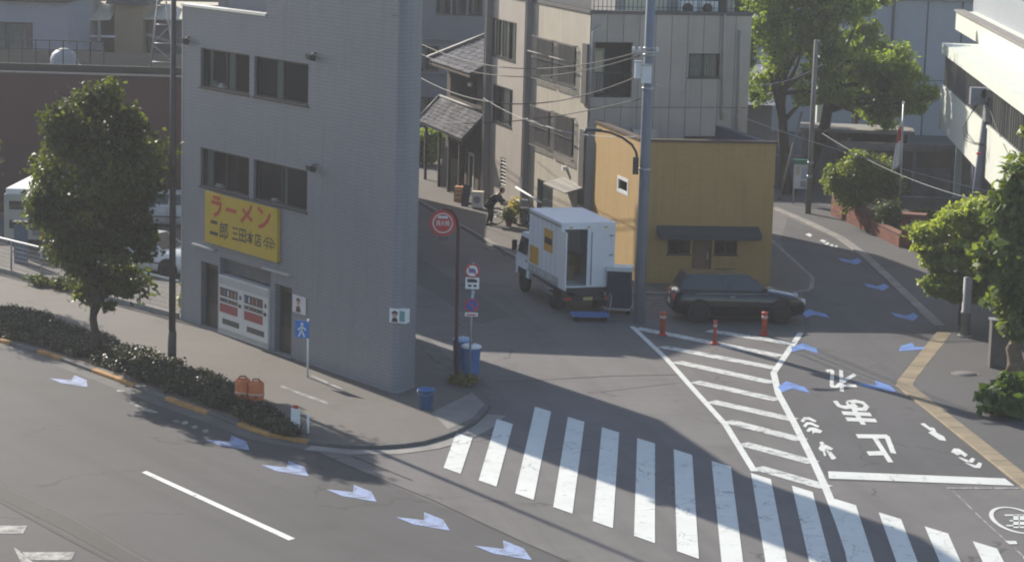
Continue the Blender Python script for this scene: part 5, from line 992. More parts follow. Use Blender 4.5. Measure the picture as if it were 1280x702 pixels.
s, z = FS2.px(590.5, 353.5); f = part('plate', MB().fbox(FS2, s-0.19, s+0.19, 0.035, 0.045, z-0.16, z+0.16), M_WHITE, ts); part('truck_symbol', MB().fprism(FS2, [(s-0.14, z+0.02), (s+0.14, z+0.02), (s+0.14, z+0.07), (s+0.08, z+0.12), (s-0.14, z+0.12)], 0.0455, 0.05).fbox(FS2, s-0.12, s-0.02, 0.0455, 0.05, z-0.1, z-0.04).fbox(FS2, s+0.03, s+0.12, 0.0455, 0.05, z-0.1, z-0.04), M_DARK, f)
s, z = FS2.px(590.8, 367); part('arrow_plate', MB().fprism(FS2, [(s-0.05, z-0.12), (s+0.03, z-0.12), (s+0.07, z+0.08), (s+0.0, z+0.1)], 0.035, 0.042), mat('plate_blue_white', (0.45, 0.52, 0.62)), ts)
s, z = FS2.px(589.5, 381); mb = MB(); disc(mb, FS2, s, z, 0.2, 0.035, 0.05, 24); f = part('round_sign', mb, mat('sign_blue', (0.05, 0.09, 0.33), 0.5, 0.08, 4), ts); mb = MB(); disc(mb, FS2, s, z, 0.2, 0.051, 0.056, 24, 0.165); fstroke(mb, FS2, [(s-0.12, z+0.12), (s+0.12, z-0.12)], 0.04, 0.052); part('red_ring', mb, M_RED, f)
s, z = FS2.px(589.3, 392.5); f = part('plate', MB().fbox(FS2, s-0.18, s+0.18, 0.035, 0.045, z-0.055, z+0.055), M_WHITE, ts); part('red_bar', MB().fbox(FS2, s-0.13, s+0.13, 0.0455, 0.05, z-0.03, z+0.01), M_RED, f)
# pedestrian sign by the grey wall
c = G(384.5, 471, 0.1); FS3 = Frame(c[:2], 118, 208); pdn = thing('pedestrian_sign', 'small blue pedestrian sign on a thin white post by the grey wall', 'sign', c); s, z = FS3.px(378.5, 411); part('post', MB().tube([c, FS3.pt(0, 0, z+0.3)], 0.028, 8), M_WHITE, pdn)
f = part('blue_plate', MB().fbox(FS3, s-0.23, s+0.23, 0.03, 0.045, z-0.24, z+0.24), mat('sign_sky', (0.05, 0.2, 0.55), 0.5, 0.1, 4), pdn)
mb = MB(); disc(mb, FS3, s, z+0.15, 0.045, 0.046, 0.05, 12)
for st_ in ([(s, z+0.1), (s-0.01, z-0.04)], [(s-0.01, z-0.02), (s-0.1, z-0.2)], [(s-0.01, z-0.02), (s+0.09, z-0.2)], [(s, z+0.08), (s-0.12, z-0.02)], [(s, z+0.08), (s+0.12, z+0.0)]): fstroke(mb, FS3, st_, 0.05, 0.046)
part('walker_symbol', mb, M_WHITE, f)

# ------------------------------------------------------------------ bins, buckets, street furniture
def bin_(px, py, label, lidm, r=0.26, h=0.95):
    c = G(px, py, 0.1); t = thing('waste_bin', label, 'bin', c, 'blue bins at the corner'); b = part('body', MB().lathe(c, [(r*0.82, 0), (r*0.86, 0.03), (r*0.97, h*0.85), (r, h*0.86), (r, h*0.93)], 20), M_BLUE, t)
    part('lid', MB().lathe((c[0], c[1], c[2]+h*0.93), [(r*1.06, 0), (r*1.06, 0.04), (r*0.8, 0.085), (0.0, 0.1)], 20), lidm, t); part('lid_knob', MB().lathe((c[0], c[1], c[2]+h*0.93+0.09), [(0.05, 0), (0.06, 0.03), (0.0, 0.04)], 10), M_BLUE if lidm == M_WHITE else M_WHITE, t)
bin_(577, 459, 'blue bin with blue and white lid behind the maroon sign pole', mat('lid_blue_white', (0.32, 0.44, 0.68), 0.5, 0.3, 5), 0.27, 0.85); bin_(588, 468, 'blue bin with white lid behind the traffic sign post', M_WHITE, 0.28, 0.85)
c = G(532, 510, 0.1); t = thing('bucket', 'blue open bucket at the foot of the rounded grey corner', 'bucket', c); part('body', MB().lathe(c, [(0.17, 0), (0.22, 0.5), (0.24, 0.5), (0.24, 0.53), (0.21, 0.53), (0.165, 0.05), (0.0, 0.05)], 18), M_BLUE, t); part('handle', MB().tube([(c[0]-0.24, c[1], c[2]+0.5), (c[0]-0.2, c[1]-0.12, c[2]+0.42), (c[0], c[1]-0.26, c[2]+0.38), (c[0]+0.2, c[1]-0.12, c[2]+0.42), (c[0]+0.24, c[1], c[2]+0.5)], 0.008, 5), M_GALV, t)
# orange barrier half sunk in the hedge
c = G(311, 508, 0.1); t = thing('orange_barrier', 'pair of orange safety drums standing in the roadside hedge', 'barrier', c)
for dx, dy, r, h in ((-0.17, 0.05, 0.2, 0.74), (0.2, -0.1, 0.21, 0.70)):
    prof = [(r, 0), (r, 0.2)]+[(r*(0.98 if q % 2 else 1.03), 0.2+q*0.07) for q in range(1, 6)]+[(r*1.02, h-0.06), (r*0.9, h-0.01), (r*0.55, h), (0.0, h)]
    d_ = part('drum', MB().lathe((c[0]+dx, c[1]+dy, c[2]), prof, 18), M_ORANGE, t); part('pale_band', MB().lathe((c[0]+dx, c[1]+dy, c[2]+0.34), [(r*1.05, 0), (r*1.05, 0.07)], 18), mat('band_orange_pale', (0.6, 0.33, 0.22), 0.5, 0.1, 3), d_)
    part('lifting_handle', MB().tube([(c[0]+dx-0.12, c[1]+dy, c[2]+h-0.01), (c[0]+dx-0.07, c[1]+dy, c[2]+h+0.07), (c[0]+dx+0.07, c[1]+dy, c[2]+h+0.07), (c[0]+dx+0.12, c[1]+dy, c[2]+h-0.01)], 0.022, 6), mat('dark_orange', (0.33, 0.1, 0.05)), d_)
c = G(370, 540, 0.1); t = thing('kerb_sign', 'small white upright sign board at the kerb end of the hedge', 'sign', c); FK = Frame(c[:2], 130, 220); part('board', MB().fbox(FK, -0.14, 0.14, 0, 0.05, 0.16, 0.72), M_WHITE, t); part('red_cap', MB().fbox(FK, -0.07, 0.07, 0.0, 0.05, 0.721, 0.8), M_RED, t); part('foot', MB().fbox(FK, -0.18, 0.18, -0.08, 0.13, 0.1, 0.159), M_CONCD, t)
c = G(385, 543, 0.1); t = thing('white_post', 'thin white post at the kerb beside the small white board', 'post', c); part('post', MB().tube([c, (c[0], c[1], 0.62)], 0.03, 8), M_WHITE, t); part('base', MB().lathe(c, [(0.07, 0), (0.05, 0.04)], 10), M_CONCD, t)
# red delineator posts at the head of the hatched island
for (x, y), lab, h, kq in (((828, 419), 'red flexible post nearest the utility pole', 0.75, 1.5), ((893, 430), 'red flexible post between the other two on the hatching', 0.75, 0.9), ((955, 419), 'red flexible post nearest the right-hand street', 0.75, 1.5)):
    c = G(x, y); t = thing('delineator_post', lab, 'bollard', c, 'red posts on the hatched island'); part('base', MB().lathe(c, [(0.15, 0.01), (0.15, 0.04), (0.08, 0.07)], 14), M_RED, t); part('post', MB().lathe(c, [(0.06*kq, 0.05), (0.057*kq, h-0.06), (0.067*kq, h-0.05), (0.067*kq, h), (0.0, h+0.01)], 14), mat('post_red', (0.52, 0.09, 0.05), 0.5, 0.15, 5), t)
    for zz in (0.55,): part('reflective_band', MB().lathe((c[0], c[1], zz), [(0.064*kq, 0), (0.064*kq, 0.08)], 14), mat('band_pale', (0.6, 0.5, 0.46), 0.4), t)
# grey post and cabinet under the right-hand tree
c = G(1206, 420, 0.05); t = thing('steel_post', 'stout grey steel post under the feathery tree', 'post', c); part('post', MB().lathe(c, [(0.15, 0), (0.15, 0.72), (0.17, 0.73), (0.17, 0.8), (0.15, 0.81), (0.14, 1.9), (0.0, 1.92)], 16), mat('post_grey', (0.22, 0.22, 0.22), 0.6, 0.15, 3), t); part('base_plate', MB().lathe(c, [(0.24, 0.0), (0.24, 0.03), (0.16, 0.04)], 16), M_CONC, t)
c = G(1250, 462, 0.05); t = thing('cabinet', 'dark grey utility cabinet behind the right-hand tree', 'cabinet', c); part('body', MB().box(c[0]-0.25, c[0]+0.25, c[1]+0.3, c[1]+0.7, 0.05, 1.45), M_CONCD, t); part('top', MB().box(c[0]-0.29, c[0]+0.29, c[1]+0.26, c[1]+0.74, 1.451, 1.5), M_GALV, t)

# ------------------------------------------------------------------ fence of the parking lot
f0 = np.array(G(-60, 324, 0.1)[:2]); f1 = np.array(FA.pt(-0.25, 0, 0)[:2]); L = np.linalg.norm(f1-f0); azf = math.degrees(math.atan2(*(f1-f0))); FE = Frame(f0, azf, azf+90)
fn = thing('parking_fence', 'low mesh fence with pale rail along the parking lot', 'fence', (*f0, 0.1))
part('footing', MB().fbox(FE, 0, L, -0.08, 0.08, 0.09, 0.25), M_CONC, fn); part('top_rail', MB().tube([FE.pt(0, 0, 1.3), FE.pt(L, 0, 1.3)], 0.028, 8), M_WHITE, fn)
for s in np.arange(0.1, L, 1.95): part('fence_post', MB().tube([FE.pt(s, 0, 0.25), FE.pt(s, 0, 1.32)], 0.03, 8), M_GALV, fn)
mb = MB()
for z in np.arange(0.35, 1.28, 0.15): mb.fbox(FE, 0, L, -0.004, 0.004, z, z+0.012)
for s in np.arange(0, L, 0.12): mb.fbox(FE, s, s+0.008, 0.0041, 0.011, 0.26, 1.29)
part('wire_mesh', mb, M_GALV, fn, kind='stuff')
c = G(23, 330, .1); t = thing('ticket_machine', 'blue grey parking ticket machine behind the mesh fence', 'machine', c); part('body', MB().box(c[0]-0.22, c[0]+0.22, c[1]+0.3, c[1]+0.6, 0.1, 1.5), mat('machine_blue', (0.09, 0.13, 0.2), 0.5), t); part('hood', MB().box(c[0]-0.26, c[0]+0.26, c[1]+0.2, c[1]+0.65, 1.501, 1.58), M_DARK, t)

# ------------------------------------------------------------------ vehicles
def wheel(par, x, y, r, w, rim):
    wl = part('wheel', MB().lathe((x, y-w/2, r), [(r*0.6, 0), (r*0.94, 0.0), (r, w*0.15), (r, w*0.85), (r*0.94, w), (r*0.6, w)], 22, (0, 1, 0)), M_BLACK, par)
    sgn = 1 if y > 0 else -1; part('rim', MB().lathe((x, y+sgn*(w/2-0.03), r), [(0.0, 0.0), (r*0.15, 0.012), (r*0.58, 0.005), (r*0.62, 0.02), (r*0.62, -0.03)] if sgn > 0 else [(r*0.62, 0.03), (r*0.62, -0.02), (r*0.58, -0.005), (r*0.15, -0.012), (0.0, 0.0)], 18, (0, 1, 0)), rim, wl)
def loft(stations):
    """stations: (x, halfwidth, z_low, z_shoulder, z_top)"""
    V = []; n = 12
    for x, w, zl, zs, zt in stations:
        half = [(0.0, zl), (w*0.82, zl), (w*0.97, zl+0.12), (w, (zl+zs)/2+0.08), (w*0.985, zs), (w*0.86, zt-0.02), (0.0, zt)]
        ring = half+[(-y, z) for y, z in half[-2:0:-1]]; n = len(ring); V += [(x, y, z) for y, z in ring]
    F = [(i*n+k, i*n+(k+1) % n, (i+1)*n+(k+1) % n, (i+1)*n+k) for i in range(len(stations)-1) for k in range(n)]
    F += [tuple(range(n-1, -1, -1)), tuple(range((len(stations)-1)*n, len(stations)*n))]
    return MB().add(V, F, True)
M_CGLASS = mat('car_glass', (0.02, 0.024, 0.03), 0.06, 0.1, 3, spec=0.6)
def car(label, bodym, loc, az, wagon=False, zs=1.0):
    t = thing('car', label, 'car', (0, 0, 0)); k = 0.02
    st_ = [(-2.2, 0.62, 0.36, 0.62, 0.74), (-2.12, 0.76, 0.26, 0.78, 0.93), (-1.75, 0.84, 0.2, 0.86, 1.0), (-0.9, 0.86, 0.18, 0.88, 0.98), (0.2, 0.86, 0.18, 0.86, 0.95), (0.9, 0.86, 0.18, 0.84, 0.95), (1.3, 0.85, 0.19, 0.78, 0.90), (1.85, 0.80, 0.2, 0.68, 0.80), (2.12, 0.70, 0.24, 0.6, 0.68), (2.22, 0.56, 0.32, 0.5, 0.56)]
    part('body', loft(st_), bodym, t)
    rb = -2.0 if wagon else -1.65; rt = -1.75 if wagon else -1.05
    # cabin: base ring, roof ring
    B = [(1.0, 0.72, 0.93), (rb, 0.72, 0.98), (rb, -0.72, 0.98), (1.0, -0.72, 0.93)]; T = [(0.25, 0.58, 1.42), (rt, 0.58, 1.42), (rt, -0.58, 1.42), (0.25, -0.58, 1.42)]
    cb = part('cabin', MB().add(B+T+[(-0.4, 0.0, 1.47)], [(0, 1, 5, 4), (1, 2, 6, 5), (2, 3, 7, 6), (3, 0, 4, 7), (4, 5, 8), (5, 6, 8), (6, 7, 8), (7, 4, 8)]), bodym, t)
    def gl(name, q, inset_=0.09, out=0.012):
        q = [np.array(p, float) for p in q]; c = sum(q)/4; nn = np.cross(q[1]-q[0], q[3]-q[0]); nn /= np.linalg.norm(nn)
        if nn@(c-np.array([-0.4, 0, 1.1])) < 0: nn = -nn
        p = [x+(c-x)*inset_*2+nn*out for x in q]; p2 = [x+nn*0.004 for x in p]; part(name, MB().add(p+p2, [(4, 5, 6, 7), (0, 1, 5, 4), (1, 2, 6, 5), (2, 3, 7, 6), (3, 0, 4, 7)]), M_CGLASS, cb)
    gl('windscreen', [B[0], B[3], T[3], T[0]], 0.06); gl('rear_window', [B[1], B[2], T[2], T[1]], 0.08)
    for sg_ in (0, 1):
        b0, b1, t0_, t1_ = (B[0], B[1], T[0], T[1]) if not sg_ else (B[3], B[2], T[3], T[2]); m0 = lp(b0, b1, 0.5); mt = lp(t0_, t1_, 0.42)
        gl('side_window', [b0, m0, mt, t0_], 0.075); gl('side_window', [m0, b1, t1_, mt], 0.075)
    for x in (-1.35, 1.32):
        for y in (-0.79, 0.79):
            part('wheel_arch', MB().lathe((x, (0.80 if y > 0 else -0.872), 0.33), [(0.39, 0), (0.39, 0.072)], 20, (0, 1, 0)), M_BLACK, t); wheel(t, x, y, 0.31, 0.2, M_GALV)
    for y in (-0.55, 0.55):
        part('headlight', MB().lathe((2.05, y, 0.6), [(0.0, 0.17), (0.1, 0.14), (0.13, 0.0)], 12, (1, 0, 0)), mat('lamp_clear', (0.6, 0.62, 0.64), 0.15, 0.05, 3), t); part('tail_light', MB().box(-2.2, -2.12, y-0.14, y+0.14, 0.66, 0.82), M_RED, t)
        part('door_mirror', MB().hexa([(0.72, y*1.55-0.06, 0.94), (0.86, y*1.55-0.06, 0.94), (0.86, y*1.55+0.06, 0.94), (0.72, y*1.55+0.06, 0.94), (0.74, y*1.6-0.08, 1.06), (0.84, y*1.6-0.08, 1.06), (0.84, y*1.6+0.08, 1.06), (0.74, y*1.6+0.08, 1.06)]), bodym, t)
        part('door_handle', MB().box(-0.35, -0.18, (0.86 if y > 0 else -0.88), (0.88 if y > 0 else -0.86), 0.78, 0.81), M_GALV, t)
    for y in (-0.868, 0.863):
        part('door_line', MB().box(0.62, 0.632, y, y+0.005, 0.3, 0.86), M_BLACK, t); part('door_line', MB().box(-0.42, -0.408, y, y+0.005, 0.3, 0.86), M_BLACK, t); part('side_trim', MB().box(-1.0, 0.98, y-0.004, y+0.009, 0.5, 0.545), M_DARK, t); part('belt_chrome', MB().box(-1.5, 0.9, y*0.985, y*0.985+0.008, 0.875, 0.89), M_GALV, t)
    part('grille', MB().box(2.16, 2.235, -0.4, 0.4, 0.36, 0.5), M_DARK, t); part('number_plate', MB().box(2.236, 2.245, -0.165, 0.165, 0.38, 0.5), M_WHITE, t); part('number_plate', MB().box(-2.225, -2.2, -0.165, 0.165, 0.5, 0.62), M_CURT, t); part('bumper', MB().box(-2.22, -2.1, -0.6, 0.6, 0.36, 0.46), M_DARK, t)
    t.location = loc; t.rotation_euler = (0, 0, rad(90-az)); t.scale = (1, 1, zs); return t
M_CARB = mat('car_black', (0.008, 0.009, 0.012), 0.22, 0.1, 2, coat=0.8); M_CARW = mat('car_white', (0.62, 0.63, 0.63), 0.35, 0.04, 2, coat=0.3); M_CARD = mat('car_dark_blue', (0.02, 0.025, 0.035), 0.3, 0.1, 2, coat=0.5)
car('black sedan parked across the street before the yellow building', M_CARB, (7.35, 77.6, 0), 84, True, 1.1)
car('white sedan in the parking lot half hidden by the grey building', M_CARW, (-12.75, 83.6, 0), 118)
car('dark car in the parking lot behind the street tree', M_CARD, (-15.6, 88.2, 0), 60)
car('pale car at the back of the parking lot before the red wall', M_CARW, (-13.2, 94.6, 0), 95)
# white camper in the lot
c = G(48, 318); t = thing('camper_van', 'white boxy camper with small dark windows in the parking lot', 'van', (c[0], c[1]+1.2, 0)); FV = Frame((c[0]-1.25, c[1]), 92, 182)
part('body', MB().fbox(FV, 0, 2.6, -4.2, 0, 0.55, 2.2), mat('camper_cream', (0.36, 0.36, 0.33), 0.5, 0.1, 2), t); part('roof', MB().fbox(FV, 0.06, 2.54, -4.1, -0.05, 2.202, 2.4), M_WHITE, t); part('chassis', MB().fbox(FV, 0.1, 2.5, -4.1, -0.1, 0.3, 0.548), M_DARK, t)
for a, b, z0, z1 in ((0.2, 0.95, 1.65, 1.95), (0.2, 0.95, 0.95, 1.25), (1.95, 2.5, 1.25, 1.85)): part('window', MB().fbox(FV, a, b, 0.002, 0.03, z0, z1), M_CGLASS, t)
mb = MB(); disc(mb, FV, 1.4, 1.8, 0.2, 0.002, 0.04, 18); part('round_vent', mb, M_DARK, t); part('door_panel', MB().fbox(FV, 1.05, 1.8, 0.002, 0.02, 0.7, 1.5), M_CONC, t)
for s in (0.2, 2.2): part('wheel', MB().lathe(FV.pt(s, -0.75, 0.33), [(0.2, 0), (0.33, 0.02), (0.33, 0.2), (0.2, 0.22)], 16, FV.e), M_BLACK, t)
# delivery truck, seen from its rear left
TZ = 0.0; t = thing('delivery_truck', 'white parcel delivery truck with open rear beside the yellow building', 'truck', (0, 0, 0)); M_TW = mat('truck_white', (0.78, 0.79, 0.81), 0.4, 0.05, 2, streak=0.1); M_ORL = mat('logo_orange', (0.62, 0.33, 0.04), 0.5, 0.08, 3)
W_, LBx, z0, z1 = 0.93, 3.5, 0.85, 2.95
part('cargo_box', MB().box(0, LBx, W_-0.04, W_, z0, z1).box(0, LBx, -W_, -W_+0.04, z0, z1).box(LBx-0.04, LBx, -W_+0.041, W_-0.041, z0, z1).box(0.0, LBx-0.041, -W_+0.041, W_-0.041, z0, z0+0.05), M_TW, t)
part('cargo_roof', MB().box(-0.02, LBx+0.02, -W_-0.015, W_+0.015, z1+0.001, z1+0.06), M_TW, t)
for y in (W_-0.06, -W_+0.06): part('corner_post', MB().box(-0.06, -0.002, y-0.06, y+0.06, z0, z1), M_TW, t)
part('header', MB().box(-0.05, -0.002, -W_+0.121, W_-0.121, z1-0.16, z1), M_TW, t)
part('rear_door', MB().box(-0.06, -0.003, -W_+0.125, 0.02, z0+0.03, z1-0.165), M_TW, t); part('door_bar', MB().tube([(-0.08, -0.12, z0+0.1), (-0.08, -0.12, z1-0.25)], 0.018, 6), M_GALV, t)
for x in np.arange(0.5, 3.4, 0.5): part('panel_seam', MB().box(x, x+0.012, W_+0.0005, W_+0.004, z0+0.08, z1-0.05), M_GALV, t)
for za in (z0+0.02, z1-0.1): part('rub_rail', MB().box(0.0, LBx, W_+0.0005, W_+0.02, za, za+0.06), M_GALV, t)
for za in (z0+0.25, (z0+z1)/2, z1-0.4): part('door_hinge', MB().box(-0.085, -0.06, -W_+0.06, -W_+0.2, za, za+0.05), M_GALV, t)
for y in (-0.6, 0, 0.6): part('marker_lamp', MB().box(-0.075, -0.051, y-0.05, y+0.05, z1-0.11, z1-0.07), M_ORL, t)
for y in (-0.74, 0.74): part('mud_flap', MB().box(0.42, 0.44, y-0.14, y+0.14, 0.14, 0.5), M_BLACK, t)
part('fuel_tank', MB().lathe((1.6, 0.62, 0.5), [(0.16, 0), (0.18, 0.03), (0.18, 0.6), (0.16, 0.63)], 14, (1, 0, 0)), M_GALV, t)
part('dirt_skirt', MB().box(0.02, LBx-0.02, W_+0.0002, W_+0.0006, z0+0.08, z0+0.3), mat('truck_grime', (0.45, 0.45, 0.44), 0.7, 0.35, 5), t)
od = part('open_door', MB().box(-0.75, -0.02, W_+0.02, W_+0.06, z0+0.03, z1-0.165), M_TW, t)
for i, (x, y, z, sx, sy, sz) in enumerate(((1.2, 0.3, z0+0.05, 0.6, 0.5, 0.5), (1.3, 0.35, z0+0.551, 0.5, 0.4, 0.35), (2.2, -0.2, z0+0.05, 0.7, 0.6, 0.7))): part('parcel', MB().box(x, x+sx, y-sy/2, y+sy/2, z, z+sz), mat('cardboard', (0.27, 0.19, 0.11), 0.85, 0.15, 3), t)
for x0, x1, za, zb_, band in ((0.85, 1.8, 1.85, 2.6, True), (2.35, 3.35, 1.2, 1.8, False)):
    lg = part('logo_panel', MB().box(x0, x1, W_+0.001, W_+0.006, za, zb_), M_ORL, t)
    if band: part('logo_mark', MB().box(x0+0.08, x1-0.08, W_+0.0065, W_+0.009, (za+zb_)/2-0.12, (za+zb_)/2+0.1), M_DARK, lg)
part('chassis', MB().box(-0.05, 4.7, -0.42, 0.42, 0.5, 0.7).box(-0.04, 3.4, -0.8, 0.8, 0.701, 0.84), M_DARK, t); part('rear_bumper', MB().box(-0.2, -0.06, -0.85, 0.85, 0.45, 0.58), M_DARK, t); part('side_guard', MB().box(0.9, 2.6, W_-0.1, W_-0.05, 0.45, 0.52).box(0.9, 2.6, W_-0.1, W_-0.05, 0.62, 0.69), M_GALV, t)
part('number_plate', MB().box(-0.215, -0.201, -0.16, 0.16, 0.46, 0.57), mat('plate_yellow', (0.5, 0.42, 0.16), 0.5), t)
for y in (-0.7, 0.7): part('tail_light', MB().box(-0.22, -0.201, y-0.12, y+0.12, 0.47, 0.56), M_RED, t)
cabv = [(3.62, 0.55), (5.15, 0.55), (5.22, 1.05), (5.12, 1.2), (4.78, 1.98), (4.6, 2.05), (3.62, 2.05)]
n_ = len(cabv); V = [(x, 0.86 if z < 1.3 else 0.78, z) for x, z in cabv]+[(x, -0.86 if z < 1.3 else -0.78, z) for x, z in cabv]
cab_ = part('cab', MB().add(V, [tuple(range(n_)), tuple(range(2*n_-1, n_-1, -1))]+[(i, i+n_, (i+1) % n_+n_, (i+1) % n_) for i in range(n_)]), M_TW, t)
for sg_ in (1, -1): part('side_window', MB().add([(3.9, sg_*0.862, 1.32), (4.95, sg_*0.862, 1.32), (4.72, sg_*0.80, 1.88), (3.9, sg_*0.80, 1.88), (3.9, sg_*0.875, 1.32), (4.95, sg_*0.875, 1.32), (4.72, sg_*0.815, 1.88), (3.9, sg_*0.815, 1.88)], [(4, 5, 6, 7), (0, 1, 5, 4), (1, 2, 6, 5), (2, 3, 7, 6), (3, 0, 4, 7)]), M_CGLASS, cab_)
part('windscreen', MB().add([(5.13, 0.74, 1.26), (5.13, -0.74, 1.26), (4.83, -0.7, 1.93), (4.83, 0.7, 1.93)], [(0, 1, 2, 3)]), M_CGLASS, cab_)
for y in (0.98, -0.98): part('mirror', MB().box(4.95, 5.05, y-0.08, y+0.08, 1.35, 1.7).tube([(4.9, y*0.82, 1.5), (5.0, y, 1.5)], 0.015, 5), M_DARK, cab_)
part('door_handle', MB().box(3.85, 4.0, 0.862, 0.885, 1.1, 1.14), M_DARK, cab_)
for x in (1.0, 4.4):
    for y in (-0.74, 0.74): wheel(t, x, y, 0.37, 0.24, M_GALV)
part('wheel_arch', MB().box(3.95, 4.85, 0.8, 0.872, 0.55, 0.8), M_DARK, t)
t.location = (2.45, 77.9, 0); t.rotation_euler = (0, 0, rad(90+17))
# hand cart behind the truck, covered roll cage by the pole
ct = thing('hand_cart', 'low blue flatbed hand cart on the road behind the truck', 'cart', (0, 0, 0)); part('deck', MB().box(-0.6, 0.6, -0.35, 0.35, 0.16, 0.22), M_BLUE, ct); part('handle', MB().tube([(0.58, -0.3, 0.2), (0.66, -0.3, 0.85), (0.66, 0.3, 0.85), (0.58, 0.3, 0.2)], 0.018, 6), M_GALV, ct)
for x in (-0.45, 0.45):
    for y in (-0.27, 0.27): part('wheel', MB().lathe((x, y-0.02, 0.075), [(0.02, 0), (0.075, 0.0), (0.075, 0.04), (0.02, 0.04)], 12, (0, 1, 0)), M_BLACK, ct)
ct.location = (2.55, 76.6, 0.0); ct.rotation_euler = (0, 0, rad(5))
rc = thing('roll_cage', 'navy covered parcel roll cage with white top between truck and utility pole', 'cart', (0, 0, 0)); part('cover', MB().hexa([(-0.4, -0.36, 0.2), (0.4, -0.36, 0.2), (0.4, 0.36, 0.2), (-0.4, 0.36, 0.2), (-0.38, -0.34, 1.42), (0.38, -0.34, 1.42), (0.38, 0.34, 1.42), (-0.38, 0.34, 1.42)]), mat('navy_cover', (0.03, 0.035, 0.07), 0.8, 0.2, 4, 0.4, 10), rc); part('top', MB().box(-0.42, 0.42, -0.38, 0.38, 1.421, 1.55), M_WHITE, rc); part('frame', MB().box(-0.42, 0.42, -0.38, 0.38, 0.13, 0.198), M_GALV, rc)
for x in (-0.34, 0.34):
    for y in (-0.3, 0.3): part('castor', MB().lathe((x, y-0.02, 0.065), [(0.02, 0), (0.065, 0.0), (0.065, 0.04), (0.02, 0.04)], 12, (0, 1, 0)), M_BLACK, rc)
rc.location = (3.55, 78.2, 0); rc.rotation_euler = (0, 0, rad(-8))

# ------------------------------------------------------------------ vegetation
L_STREET = leafmat('street_tree_leaf', (0.016, 0.025, 0.010), (0.085, 0.105, 0.024), 0.45)
L_BRIGHT = leafmat('bright_leaf', (0.062, 0.105, 0.022), (0.20, 0.255, 0.05), 0.5)
L_HEDGE = leafmat('hedge_leaf', (0.016, 0.021, 0.012), (0.046, 0.053, 0.023), 0.2)
L_FEATH = leafmat('feathery_leaf', (0.12, 0.165, 0.05), (0.27, 0.31, 0.085), 0.5)
L_BROAD = leafmat('broad_leaf', (0.045, 0.075, 0.024), (0.15, 0.19, 0.06), 0.4)
L_BUSH = leafmat('bush_leaf', (0.07, 0.11, 0.028), (0.19, 0.22, 0.06), 0.45)
L_YEL = leafmat('yellow_bloom', (0.25, 0.22, 0.03), (0.5, 0.4, 0.06), 0.3)
def trunk(par, base, top, r0, r1, limbs, m, seed=0, name='trunk'):
    rg = random.Random(seed); b = np.array(base, float); t = np.array(top, float); P = [b+(t-b)*k/6+np.array([rg.uniform(-1, 1), rg.uniform(-1, 1), 0])*r0*(0.5 if 0 < k < 6 else 0) for k in range(7)]
    R = [r0*1.35]+[r0+(r1-r0)*k/6 for k in range(1, 7)]; tr = part(name, MB().tube([tuple(p) for p in P], R, 10), m, par)
    for s, e, r in limbs:
        s = np.array(s, float); e = np.array(e, float); mid = (s+e)/2+np.array([rg.uniform(-.15, .15), rg.uniform(-.15, .15), rg.uniform(0, .2)])*np.linalg.norm(e-s)*0.5
        part('limb', MB().tube([tuple(s), tuple((s+mid)/2), tuple(mid), tuple((mid+e)/2), tuple(e)], [r, r*0.8, r*0.62, r*0.45, r*0.2], 7), m, tr)
    return tr
def tree(name, label, base, clumps, n, size, lm, bm_, trunk_h, r0, seed, cat='tree', group=None, up=0.5, lean=(0, 0), droop=0.0, limbs=True, aspect=1.7):
    """clumps: (dx,dy,z,r,rz)"""
    t = thing(name, label, cat, base, group); b = np.array(base, float); top = b+np.array([lean[0], lean[1], trunk_h]); rg = random.Random(seed); C_ = []
    for dx, dy, z, r, rz_ in clumps:
        for k in range(9):
            a = rg.uniform(0, 6.28); f = rg.uniform(0.0, 0.95); C_.append((b[0]+dx+math.cos(a)*r*f, b[1]+dy+math.sin(a)*r*f, b[2]+z+rg.uniform(-.7, .7)*rz_, r*rg.uniform(0.3, 0.75), r*rg.uniform(0.3, 0.75), rz_*rg.uniform(0.3, 0.7), r*r*rz_*rg.uniform(0.3, 1.2)))
    lm_ = [(tuple(b+(top-b)*rg.uniform(0.55, 0.98)), (b[0]+dx*0.85, b[1]+dy*0.85, b[2]+z), r0*0.45) for dx, dy, z, r, rz_ in clumps] if limbs else []
    trunk(t, tuple(b), tuple(top), r0, r0*0.6, lm_, bm_, seed); leaf_part('crown', leaves(C_, n, size, seed, up, aspect, droop), lm, t); return t
ST = [(0, 0, 6.9, 0.75, 0.7), (-0.75, 0.2, 6.2, 0.9, 0.8), (0.85, 0.1, 6.2, 0.85, 0.8), (0.1, -0.4, 5.4, 1.4, 1.0), (-1.05, 0, 4.8, 0.85, 0.9), (1.2, 0.2, 4.7, 0.8, 0.9), (0.0, 0.3, 4.0, 1.45, 1.0), (0.9, -0.1, 3.2, 0.9, 0.8), (-0.55, 0.1, 3.0, 0.9, 0.8), (0.5, 0.1, 2.2, 1.0, 0.7), (0.0, 0, 1.75, 0.65, 0.45)]
tree('street_tree', 'dark rounded street tree standing in the hedge left of the grey building', G(119, 447, 0.1), [(dx, dy, z*1.06, r, rz_) for dx, dy, z, r, rz_ in ST], 33000, 0.105, L_STREET, M_BARK, 2.2, 0.14, 3, group='street trees along the hedge')
tree('street_tree', 'street tree cut off by the left edge of the picture', G(-72, 362, 0.1), [(dx*0.9, dy, z*0.95, r*0.85, rz_) for dx, dy, z, r, rz_ in ST[:9]], 22000, 0.105, L_STREET, M_BARK, 2.2, 0.14, 5, group='street trees along the hedge')
